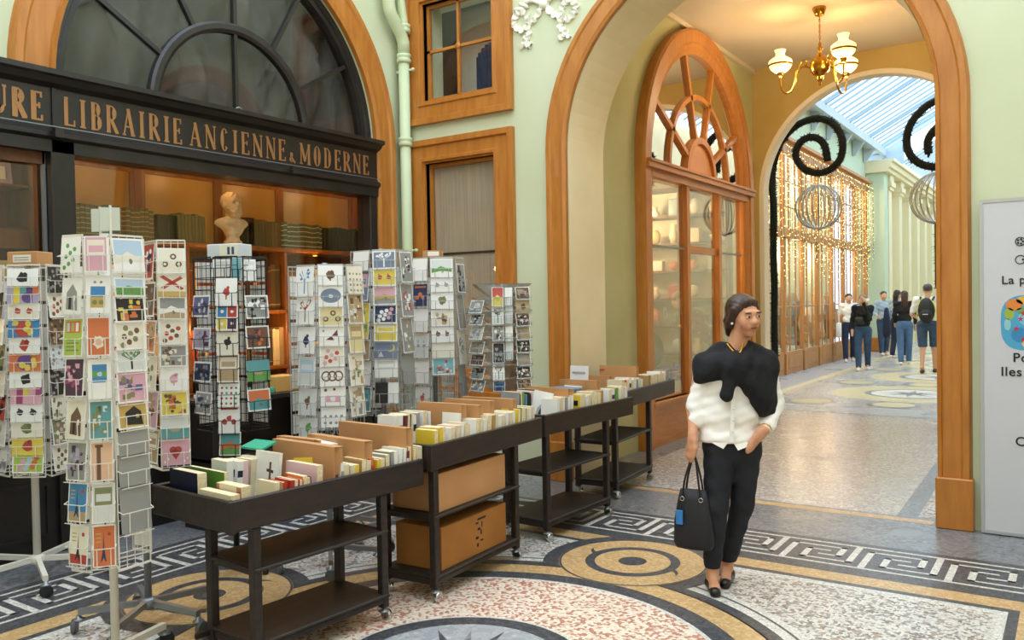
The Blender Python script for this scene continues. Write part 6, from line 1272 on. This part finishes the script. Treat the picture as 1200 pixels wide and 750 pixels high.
# dark tables and cartons just inside the window, seen between the racks
for i, (y, z, c, s, la) in enumerate(((4.05, .62, 'cardboard', (.3, .34, .26), 'open carton low in the shop window, left of the black rack'), (4.75, .62, 'cardboard_dark', (.3, .4, .3), 'brown carton low in the shop window, right of the black rack'), (5.3, .62, 'cardboard', (.3, .36, .22), 'pale carton low in the shop window behind the middle racks'))):
    t = thing('cardboard_box', la, 'box', (-6.0, y, z), .1 * (i - 1)); MB().bev((-.1, -s[1] / 2, 0), (.1, s[1] / 2, s[2]), .004).build('carton', c, t); MB().obox((.1, 0, s[2] + .03), (.005, s[1], .09), Matrix.Rotation(.6, 3, 'Y')).build('flap', c, t)
# dark benches with papers under the window between racks
bn2 = thing('black_bench', 'low black bench with papers standing in front of the bookshop window between the racks', 'bench', (-5.35, 4.35, 0))
MB().bev((-.2, -.62, .92), (.2, .62, .96)).build('top', 'shop_black', bn2); MB().bev((-.18, -.6, .0), (.18, -.55, .92)).build('side', 'shop_black', bn2); MB().bev((-.18, .55, .0), (.18, .6, .92)).build('side', 'shop_black', bn2); MB().bev((-.19, -.6, .15), (-.16, .6, .92)).build('back', 'shop_black', bn2); MB().bev((-.16, -.6, .5), (.16, .6, .53)).build('shelf', 'shop_black', bn2)
for k, (y, c, la, s) in enumerate(((-.45, 'e6e4dc', 'white paper stack on the black bench', .03), (-.1, '4fb090', 'green topped file on the black bench', .04), (.15, 'c99a55', 'tan box on the black bench', .12), (.42, 'ece8e0', 'white box at the right end of the black bench', .09))):
    m = MB(); m.bev((-.1, -.12, 0), (.1, .12, s), .003, lin(c)); o = m.build('paper_stack' if s < .05 else 'box', 'print'); o.location = (-5.33, 4.35 + y, .96); tag(o, la, 'paper' if s < .05 else 'box')
# ------------------------------------------------------------------ bust
bt = thing('stone_bust', 'brownish plaster bust of a bearded man on the upper shelf of the bookshop window', 'bust', (-6.04, 4.63, 2.185), math.radians(84))
l = MB(); l.lathe([(.075, 0), (.08, .015), (.06, .03), (.055, .06), (.07, .085), (.065, .10)], n=18); l.build('socle', 'bust', bt, True)
# faces local -Y
Bp = [('e', (0, .0, .36), (.074, .088, .08), None), ('e', (0, -.015, .31), (.062, .072, .07), None), ('e', (0, -.052, .27), (.056, .046, .058), None), ('c', (0, -.06, .27), (0, -.05, .215), .035, .012), ('e', (0, -.085, .325), (.012, .018, .022), None), ('c', (0, -.075, .35), (0, -.092, .325), .009, .012), ('c', (-.03, -.068, .362), (.03, -.068, .362), .012, .012),
      ('e', (-.074, .0, .325), (.012, .02, .028), None), ('e', (.074, .0, .325), (.012, .02, .028), None), ('c', (0, .01, .29), (0, .01, .2), .05, .055), ('e', (0, .015, .175), (.155, .075, .055), None), ('c', (-.07, .0, .165), (-.03, -.01, .11), .05, .05), ('c', (.07, .0, .165), (.03, -.01, .11), .05, .05), ('c', (0, .0, .16), (0, .0, .10), .08, .05), ('e', (0, .03, .37), (.082, .078, .075), None)]
sdf_mesh('head', Bp, .004, 'bust', bt, k=.014, subs=[('e', (-.027, -.083, .345), (.014, .01, .008), None), ('e', (.027, -.083, .345), (.014, .01, .008), None)],
         disp=lambda X, Y, Z: .0055 * np.sin(X * 150 + Z * 60) * np.sin(Z * 170 + Y * 60) * (((Z < .30) & (Y < -.03) & (Z > .2)) | ((Z > .40) | ((Y > .02) & (Z > .30)))))
# ================================================================== PEOPLE
def head_prims(o, R, s=1.0):
    """skull, face, nose, ears in head space (x right, -y front), moved to o by R"""
    def T(p): return tuple(Vector(o) + R @ (Vector(p) * s))
    def E(c, r): return ('e', T(c), tuple(q * s for q in r), R)
    def K(a, b, r0, r1): return ('c', T(a), T(b), r0 * s, r1 * s)
    P = [E((0, .018, .03), (.074, .090, .078)), E((0, -.022, -.03), (.056, .068, .072)), E((0, -.058, -.088), (.026, .024, .022)), E((-.034, -.056, -.022), (.025, .024, .03)), E((.034, -.056, -.022), (.025, .024, .03)),
         K((0, -.088, .018), (0, -.107, -.016), .007, .0125), K((-.012, -.098, -.02), (.012, -.098, -.02), .009, .009), K((-.034, -.08, .032), (.034, -.08, .032), .011, .011), E((-.077, .012, -.006), (.010, .018, .03)), E((.077, .012, -.006), (.010, .018, .03)), K((-.017, -.086, -.052), (.017, -.086, -.052), .010, .010)]
    S = [E((-.031, -.097, .012), (.017, .012, .009)), E((.031, -.097, .012), (.017, .012, .009))]
    return P, S, T, E, K
pw = thing('person', 'woman in white blouse and dark trousers with a black jumper tied over her shoulders', 'person', (-1.66, 4.53, 0), YAW)
def W(px, py, y=0): return ((px - 847.4 + (689.8 - py) * .0125) / 207.9, y, (689.8 - py) / 207.9)
HR = rotz(math.radians(17)) @ Matrix.Rotation(math.radians(7), 3, 'X') @ Matrix.Rotation(math.radians(-3), 3, 'Y')
HO = W(870.5, 371, -.02)
hp, hs, HT, HE, HK = head_prims(HO, HR)
def c_(a, b, r0, r1): return ('c', a, b, r0, r1)
def hand(wr, palm, curl, side, th):
    """palm between wrist and knuckles, four unequal curled fingers, thumb from the palm's side"""
    wr, palm, curl, side = Vector(wr), Vector(palm), Vector(curl), Vector(side); d = (palm - wr).normalized(); P = [c_(tuple(wr), tuple(palm), .022, .024)]
    kn = palm + d * .018
    for s in (-.5, .5): P.append(c_(tuple(wr + d * .03), tuple(kn + side * s * .045), .016, .013))
    for i, L in enumerate((.062, .07, .066, .052)):
        a = kn + side * (.03 - .02 * i); b = a + d * L * .5 + curl * .008; e = b + d * L * .2 + curl * L * .35; P += [c_(tuple(a), tuple(b), .0095, .0088), c_(tuple(b), tuple(e), .0088, .0075)]
    t0 = wr + d * .03 + side * .028; t1 = t0 + d * .03 + side * .018 + curl * .01; P += [c_(tuple(wr + d * .02 + side * .015), tuple(t0), .014, .012), c_(tuple(t0), tuple(t1), .011, .010), c_(tuple(t1), tuple(t1 + d * .024 + curl * .012), .0095, .008)]
    return P
LW, RW = W(809, 507, -.05), W(889, 501, -.10)
body = hp + [c_(tuple(Vector(HO) + Vector((-.012, .02, -.06))), W(860, 421, .02), .050, .055), c_(W(858, 420, .03), W(832, 428, .02), .05, .055), c_(W(858, 420, .03), W(892, 430, .02), .05, .055),
    ('e', W(859, 447, .01), (.135, .095, .15)), ('e', W(857, 485, .0), (.12, .09, .12)), ('e', W(858, 519, .01), (.15, .105, .10)),
    c_(W(826, 428, .02), W(813, 476, .03), .05, .038), c_(W(813, 476, .03), LW, .038, .025), c_(W(897, 430, .03), W(910, 477, .05), .05, .04), c_(W(910, 477, .05), RW, .038, .026),
    c_(W(842, 528, 0), W(837, 592, -.03), .085, .055), c_(W(837, 592, -.03), (-.062, -.0, .10), .05, .034), c_(W(873, 528, .02), W(870, 592, .03), .085, .055), c_(W(870, 592, .03), (.055, .13, .10), .05, .034),
    c_((-.062, .01, .075), (-.075, -.10, .035), .032, .026), c_((-.062, .015, .05), (-.062, .03, .03), .032, .026), c_((-.075, -.10, .032), (-.082, -.14, .026), .028, .02), c_((.055, .14, .075), (.02, .04, .035), .032, .026), c_((.06, .15, .05), (.066, .165, .03), .032, .026), c_((.02, .04, .032), (.01, .0, .026), .028, .02)]
body += hand(LW, W(807, 520, -.05), (.25, .6, -.7), (.25, -.95, 0), 1) + hand(RW, W(881, 508, -.115), (-.5, .2, -.8), (.3, -.1, .95), 1)
sdf_mesh('body', body, .0065, 'skin', pw, k=.022, subs=hs)
def small(name, m, cen, r, par=pw): mb = MB(); mb.ball((0, 0, 0), r, 12); o = mb.build(name, m, par, True); o.location = HT(cen); o.rotation_euler = HR.to_euler(); return o
mat('eye_white', 'd8d0c4', .3); mat('lip', '8f4238', .45)
for s in (-1, 1):
    small('eye', 'eye_white', (s * .031, -.084, .011), (.0145, .009, .008)); small('iris', 'hair_dark', (s * .031 + .002, -.0905, .011), (.007, .004, .007)); small('eyebrow', 'hair_brown', (s * .032, -.090, .032), (.021, .006, .0045)); small('eyelid', 'skin', (s * .031, -.086, .018), (.016, .008, .004))
small('lips', 'lip', (0, -.094, -.051), (.024, .009, .0075)); small('earring', 'pearl', (-.08, .0, -.034), (.008, .008, .008))
hair = [HE((0, .034, .044), (.086, .098, .082)), HK((-.072, -.01, .04), (-.074, .03, -.05), .022, .026), HK((.070, .0, .04), (.070, .04, -.05), .016, .022), HE((0, .085, -.02), (.07, .05, .075)), HK((-.06, .06, -.03), (-.035, .09, -.10), .035, .028), HK((-.02, -.046, .086), (.042, -.030, .080), .018, .018), HK((-.02, -.046, .086), (-.062, -.015, .045), .016, .018)]
sdf_mesh('hair', hair, .006, 'hair_brown', pw, k=.02, subs=[HE((.002, -.10, -.025), (.060, .075, .088)), HE((0, -.03, -.13), (.075, .12, .07))], disp=lambda X, Y, Z: .0008 * np.sin(X * 200 + Z * 160 + Y * 90))
bl = [('e', W(858, 447, .005), (.155, .115, .155)), ('e', W(857, 485, -.0), (.15, .118, .13)), ('e', W(855, 512, .005), (.182, .13, .085)), ('e', W(840, 488, .005), (.105, .10, .12)), c_(W(858, 424, .02), W(832, 430, .02), .062, .062), c_(W(858, 424, .02), W(892, 432, .02), .062, .062),
      c_(W(828, 430, .02), W(817, 474, .02), .062, .052), c_(W(817, 472, .02), W(815, 491, -.01), .052, .046), ('e', W(834, 470, .01), (.05, .07, .14)), c_(W(897, 432, .03), W(909, 474, .05), .064, .055), c_(W(909, 474, .05), W(896, 496, -.06), .055, .042)]
zh = W(0, 516)[2]
sdf_mesh('blouse', bl, .009, 'blouse', pw, k=.03, cuts=[(0, 0, -1, -zh)], subs=[('e', W(857, 414, -.10), (.036, .06, .065))],
         disp=lambda X, Y, Z: .0025 * np.sin(Z * 75 + X * 22) * np.sin(X * 28 + 1) + .002 * np.sin(Z * 120 - X * 40))
# open shirt tails and placket
l = MB()
for a, b, c3 in (((827, 514), (845, 514), (840, 521)), ((852, 514), (880, 514), (857, 523))): A, B, C3 = W(*a, -.115), W(*b, -.132), W(*c3, -.13); l.add([A, B, C3, (A[0], A[1] + .006, A[2]), (B[0], B[1] + .006, B[2]), (C3[0], C3[1] + .006, C3[2])], [(0, 1, 2), (5, 4, 3), (0, 3, 4, 1), (1, 4, 5, 2), (2, 5, 3, 0)])
l.build('shirt_tail', 'blouse', pw); l = MB(); l.bar(W(852, 435, -.128), W(849, 513, -.137), .022, .006, up=(0, 1, 0)); l.build('placket', 'blouse', pw)
for k in range(4): q = MB(); q.ball(W(851.5 - .5 * k, 462 + 13 * k, -.142), .005, 8); q.build('button', 'pearl', pw, True)
tr_ = [('e', W(858, 522, .01), (.165, .118, .10)), c_(W(843, 528, .0), W(837, 592, -.03), .094, .066), c_(W(837, 592, -.03), W(834, 660, -.0), .066, .050), c_(W(873, 528, .02), W(871, 592, .03), .094, .064), c_(W(871, 592, .03), W(861, 650, .10), .064, .050), c_(W(861, 650, .10), (.058, .12, .13), .050, .048)]
sdf_mesh('trousers', tr_, .009, 'denim_night', pw, k=.02, cuts=[(0, 0, -1, -.118), (0, 0, 1, zh + .06)], disp=lambda X, Y, Z: .003 * np.sin(Z * 60 + X * 30) * np.sin(X * 40 + 2))
ju = [c_(W(848, 412, .05), W(826, 426, .02), .056, .058), c_(W(826, 428, .02), W(817, 443, .0), .056, .03), c_(W(878, 413, .05), W(894, 428, .03), .062, .082), c_(W(894, 428, .03), W(893, 468, .0), .085, .072), c_(W(893, 468, .0), W(896, 482, -.03), .066, .038), c_(W(882, 430, -.05), W(888, 474, -.06), .065, .05), c_(W(868, 425, -.07), W(880, 462, -.09), .05, .042), c_(W(860, 424, -.075), W(872, 452, -.095), .04, .036),
      c_(W(838, 426, -.06), W(824, 438, -.05), .055, .045), c_(W(850, 426, -.08), W(832, 430, -.05), .04, .05), ('e', W(852, 428, -.115), (.038, .03, .03)), c_(W(851, 430, -.12), W(843, 460, -.135), .028, .036), c_(W(852, 432, -.11), W(866, 446, -.11), .03, .03), ('e', W(862, 430, .09), (.19, .06, .12)), ('e', W(838, 431, -.03), (.075, .06, .05)), c_(W(852, 408, .0), W(851, 424, -.10), .026, .03), c_(W(880, 408, .0), W(858, 425, -.10), .028, .034)]
sdf_mesh('jumper', ju, .009, 'knit_black', pw, k=.05, disp=lambda X, Y, Z: .0015 * np.sin(X * 50 + Z * 35) * np.sin(Z * 40 - X * 22) + .0025 * np.sin(X * 75 - Z * 38 + 1.5))
for s, a, b, h_ in (('shoe', (-.062, .02, .03), (-.081, -.135, .022), 0), ('shoe', (.064, .155, .03), (.008, -.0, .022), 0)):
    sh = [c_(a, b, .037, .030), c_((a[0], a[1] + .02, a[2]), a, .034, .037)]; ax_ = Vector(b) - Vector(a)
    mid = Vector(a) + ax_ * .32 + Vector((0, 0, .045))
    sdf_mesh('shoe', sh, .006, 'leather_black', pw, k=.02, cuts=[(0, 0, -1, -.002), (0, 0, 1, .058)], subs=[('c', tuple(Vector(a) + Vector((0, 0, .05))), tuple(mid + ax_ * .18), .033, .026)])
l = MB(); P = [W(851, 403, -.01), W(853, 409, -.068), W(857.5, 414, -.092), W(863, 410, -.08), W(867, 403, -.04)]; P = smooth(P, 5)
for p in P: l.ball(p, .0065, 6)
l.build('necklace', 'gold', pw, True)
for k, m in ((0, 'pearl'), (1, 'gold'), (2, 'pearl')):
    l = MB(); c0 = Vector(RW) + (Vector(W(910, 477, .05)) - Vector(RW)).normalized() * (.012 * k); d = (Vector(W(910, 477, .05)) - Vector(RW)).normalized(); u = d.cross(Vector((0, 0, 1))).normalized(); v = d.cross(u); l.tube([c0 + (u * math.cos(a) + v * math.sin(a)) * .030 for a in [i * math.pi / 8 for i in range(16)]], .0055, 6, True); l.build('bracelet', m, pw, True)
# handbag, a thing of its own
bag = thing('handbag', 'dark handbag with long straps and a blue tag hanging from the woman\'s hand', 'bag', tuple(Vector((-1.66, 4.53, 0)) + rotz(YAW) @ Vector((-.17, -.03, .27))), YAW - .5)
mb = MB(); lay = [(-.03, .10, .035), (.0, .115, .05), (.12, .11, .05), (.24, .09, .03), (.30, .075, .012)]; n = 16; vs = []
for z, rx, ry in lay:
    for k in range(n): a = 6.2832 * k / n; vs.append((rx * math.copysign(abs(math.cos(a)) ** .6, math.cos(a)), ry * math.copysign(abs(math.sin(a)) ** .7, math.sin(a)), z))
mb.add(vs, [(i * n + k, i * n + (k + 1) % n, (i + 1) * n + (k + 1) % n, (i + 1) * n + k) for i in range(4) for k in range(n)] + [tuple(range(n))[::-1], tuple(4 * n + k for k in range(n))]); mb.build('bag_body', 'bag_fabric', bag, True)
for s in (-1, 1):
    l = MB(); l.tube(smooth([(-.055, s * .03, .24), (-.04, s * .028, .36), (-.005, s * .012, .475), (.012, 0, .482), (.035, s * .028, .36), (.05, s * .03, .24)], 6), .006, 6); l.build('strap', 'leather_black', bag, True)
    for x in (-.055, .05): l = MB(); l.tube([(x + .012 * math.cos(a), s * .034, .25 + .012 * math.sin(a)) for a in [i * .785 for i in range(8)]], .0025, 5, True); l.build('ring', 'chrome', bag, True)
MB().bev((-.085, -.062, .11), (-.045, -.055, .19), .004).build('tag', 'tag_blue', bag)
MB().bev((-.07, -.06, .19), (-.06, -.056, .245), .001).build('tag_loop', 'leather_black', bag)

def walker(label, loc, face, H, top, bottom, hairm, long_hair=False, shorts=False, sleeve=1.0, stride=.18, arms=((.05, .0), (.05, .0)), shoe='shoe_white', lean=0, head_turn=0, wide=1.0, bare=False):
    """person facing local -Y; arms: (elbow bend forward 0..1, outward)"""
    t = thing('person', label, 'person', loc, face); s = H / 1.7; w_ = wide
    def V_(x, y, z): return (x * s, (y - lean * max(0, z - .9)) * s, z * s)
    hr = rotz(head_turn) @ Matrix.Rotation(math.radians(6) + lean * .9, 3, 'X'); ho = V_(0, -.02, 1.58); P, S, T, E, K = head_prims(ho, hr, s)
    hips = {-1: (V_(-.09 * w_, 0, .9), V_(-.095, -stride * .5, .49), V_(-.09, -stride, .09)), 1: (V_(.09 * w_, 0, .9), V_(.09, stride * .15, .48), V_(.085, stride, .11))}
    sh = {q: V_(q * .17 * w_, .0, 1.40) for q in (-1, 1)}; el = {}; wr = {}
    for q, (b, o_) in zip((-1, 1), arms):
        el[q] = V_(q * (.21 + o_ * .3) * w_, .04 - .12 * b, 1.12 + .02 * b); wr[q] = V_(q * (.22 - .12 * b + o_ * .2), -.02 - .25 * b, .88 + .48 * b * (1 if b < .8 else 1.12))
    core = P + [c_(tuple(Vector(ho) + Vector((0, .02, -.06))), V_(0, .02, 1.42), .05 * s, .055 * s), ('e', V_(0, 0, 1.27), (.145 * s * w_, .10 * s, .16 * s)), ('e', V_(0, 0, 1.08), (.12 * s * w_, .09 * s, .13 * s)), ('e', V_(0, .01, .93), (.15 * s * w_, .11 * s, .11 * s))]
    for q in (-1, 1):
        core += [c_(V_(q * .05, 0, 1.40), sh[q], .05 * s, .05 * s), c_(sh[q], el[q], .046 * s, .036 * s), c_(el[q], wr[q], .034 * s, .025 * s)]
        d = (Vector(wr[q]) - Vector(el[q])).normalized(); core += hand(wr[q], tuple(Vector(wr[q]) + d * .06), (0, -.6, -.3), (q * -.3, -.9, .1), 1)
        h_, k_, a_ = hips[q]; core += [c_(h_, k_, .082 * s, .056 * s), c_(k_, a_, .05 * s, .034 * s), c_(a_, tuple(Vector(a_) + Vector((0, -.12, -.055)) * s), .034 * s, .03 * s)]
    sdf_mesh('body', core, .013, 'skin_far', t, k=.03, subs=[])
    tp = [('e', V_(0, 0, 1.27), (.165 * s * w_, .12 * s, .17 * s)), ('e', V_(0, 0, 1.06), (.15 * s * w_, .115 * s, .14 * s))]
    for q in (-1, 1):
        tp += [c_(V_(q * .05, 0, 1.40), sh[q], .062 * s, .062 * s)]; e2 = tuple(Vector(sh[q]).lerp(Vector(el[q]), min(1, sleeve * 1.6) if sleeve < 1 else 1)); tp.append(c_(sh[q], e2, .062 * s, .052 * s))
        if sleeve >= 1: tp.append(c_(el[q], tuple(Vector(el[q]).lerp(Vector(wr[q]), .92)), .05 * s, .038 * s))
    sdf_mesh('top', tp, .014, top, t, k=.03, cuts=[(0, 0, -1, -.93 * s)], disp=lambda X, Y, Z: .004 * np.sin(Z * 60 + X * 30))
    bt_ = [('e', V_(0, .01, .93), (.165 * s * w_, .125 * s, .12 * s))]
    for q in (-1, 1): h_, k_, a_ = hips[q]; bt_ += [c_(h_, k_, .098 * s, (.08 if shorts else .072) * s)] + ([] if shorts else [c_(k_, a_, .072 * s, .06 * s)])
    sdf_mesh('shorts' if shorts else 'trousers', bt_, .014, bottom, t, k=.02, cuts=[(0, 0, 1, 1.03 * s), (0, 0, -1, -(.50 if shorts else .07) * s)])
    hh = [E((0, .034, .044), (.084, .096, .080))]
    if long_hair: hh += [E((0, .09, -.05), (.075, .045, .12)), E((0, .09, -.16), (.07, .035, .12))]
    elif not shorts: hh += [E((0, .09, .0), (.045, .05, .05))]
    sdf_mesh('hair', hh, .011, hairm, t, k=.02, subs=[E((0, -.10, -.025), (.062, .08, .088))])
    for q in (-1, 1):
        a_ = Vector(hips[q][2]); sdf_mesh('shoe', [c_((a_[0], a_[1] + .03, .045), (a_[0], a_[1] - .15, .038), .042, .038)], .012, shoe, t, k=.02, cuts=[(0, 0, -1, 0)])
    return t, V_
p1, v1 = walker('woman in a white T-shirt and dark jeans walking beside the gallery shopfront', (-4.78, 22.2, 0), .25, 1.72, 'white_cloth', 'navy_cloth', 'hair_dark', sleeve=.45, arms=((.1, .1), (.55, .1)), head_turn=.2)
tb = thing('tote_bag', 'pale canvas tote bag held by the woman in the white T-shirt', 'bag', (-4.97, 21.95, .62), .2); mb = MB(); mb.bev((-.06, -.14, 0), (.06, .14, .38), .03); mb.build('bag_body', 'white_cloth', tb, True); mb = MB(); mb.tube(smooth([(0, -.08, .36), (0, -.04, .55), (0, .04, .55), (0, .08, .36)], 4), .008, 6); mb.build('strap', 'white_cloth', tb, True)
p2, v2 = walker('woman in a black jumper and blue jeans lifting a cup to her mouth', (-3.95, 19.7, 0), .15, 1.68, 'black_cloth', 'jeans', 'hair_fair', arms=((.05, .05), (1.25, -.25)))
cpz = thing('paper_cup', 'small pale cup held at the mouth of the woman in the black jumper', 'cup', (-3.80, 19.42, 1.50)); mb = MB(); mb.lathe([(.03, 0), (.04, .1), (.0, .1)], n=12); mb.build('cup', 'shoe_white', cpz, True)
sb = thing('shoulder_bag', 'black shoulder bag on the front of the woman in the black jumper', 'bag', (-4.02, 19.52, 1.02), .2); mb = MB(); mb.bev((-.06, -.04, 0), (.12, .03, .17), .03); mb.build('bag_body', 'leather_black', sb, True); mb = MB(); mb.tube(smooth([(-.1, .0, .2), (-.12, .02, .4), (.05, .1, .46)], 4), .012, 6); mb.build('strap', 'leather_black', sb, True)
p3, v3 = walker('girl in a pale blue shirt and jeans turned towards the two women at the pilaster', (-4.45, 24.9, 0), .5, 1.78, 'shirt_blue', 'jeans', 'hair_brown', arms=((.35, .1), (.3, .1)), stride=.1)
p4, v4 = walker('dark haired woman with a dark coat half hidden behind the woman in wide jeans', (-3.95, 24.0, 0), 2.7, 1.80, 'shirt_blue', 'navy_cloth', 'hair_dark', long_hair=True, stride=.1)
ct = thing('dark_coat', 'dark coat hanging over the arm of the woman half hidden in the group', 'coat', (-3.92, 22.3, .62)); mb = MB(); mb.lathe([(.02, .02), (.07, 0), (.10, .12), (.08, .45), (.05, .70), (.02, .74)], n=9); mb.build('cloth', 'navy_cloth', ct, True)
p5, v5 = walker('woman in a black top and wide blue jeans seen from behind', (-3.42, 21.7, 0), math.pi + .2, 1.76, 'black_cloth', 'jeans_light', 'hair_brown', long_hair=True, arms=((.05, .05), (.2, .0)), stride=.14)
p6, v6 = walker('man in a white T-shirt and denim shorts with a black backpack, walking away', (-2.62, 19.5, 0), math.pi, 1.88, 'white_cloth', 'jeans', 'hair_grey', shorts=True, sleeve=.5, arms=((.45, .1), (.35, .1)), shoe='shoe_brown', wide=1.18)
bpk = thing('backpack', 'black backpack with neon green edging on the back of the man in shorts', 'backpack', (-2.62, 19.30, 1.08)); mb = MB(); mb.ball((0, -.02, .24), (.165, .12, .275), 16); mb.build('pack_body', 'pack_black', bpk, True); mb = MB(); mb.ball((0, -.12, .14), (.13, .06, .14), 12); mb.build('front_pocket', 'pack_black', bpk, True)
for s in (-1, 1):
    mb = MB(); mb.tube(smooth([(s * .11, .02, .46), (s * .13, .14, .52), (s * .15, .26, .44), (s * .17, .22, .2)], 5), .022, 6); mb.build('shoulder_strap', 'pack_black', bpk, True); mb = MB(); mb.tube(smooth([(s * .07, -.05, .50), (s * .15, -.08, .38), (s * .18, -.07, .2), (s * .15, -.07, .04)], 5), .008, 6); mb.build('neon_piping', 'neon', bpk, True)
mb = MB(); mb.box((-.05, -.185, .16), (.05, -.18, .175)); mb.build('reflective_strip', 'shoe_white', bpk)
p7, v7 = walker('woman in a dark red polka dot blouse bending forward inside the passage shop', (-4.25, 11.5, .12), -.98, 1.62, 'polka_red', 'navy_cloth', 'hair_fair', lean=.85, stride=.05, arms=((.6, .1), (.6, .1)))
mb = MB(); random.seed(6)
for k in range(60):
    a = random.uniform(0, 6.28); z = random.uniform(.98, 1.40); x, y, zz = v7(.165 * math.cos(a), .125 * math.sin(a), z); mb.ball((x, y, zz), .016, 6)
mb.build('dots', 'white_cloth', p7, kind='stuff')
p8, v8 = walker('dark haired person sitting low behind the left part of the passage window', (-5.3, 9.9, -.38), 1.2, 1.7, 'black_cloth', 'black_cloth', 'hair_dark', stride=.05)
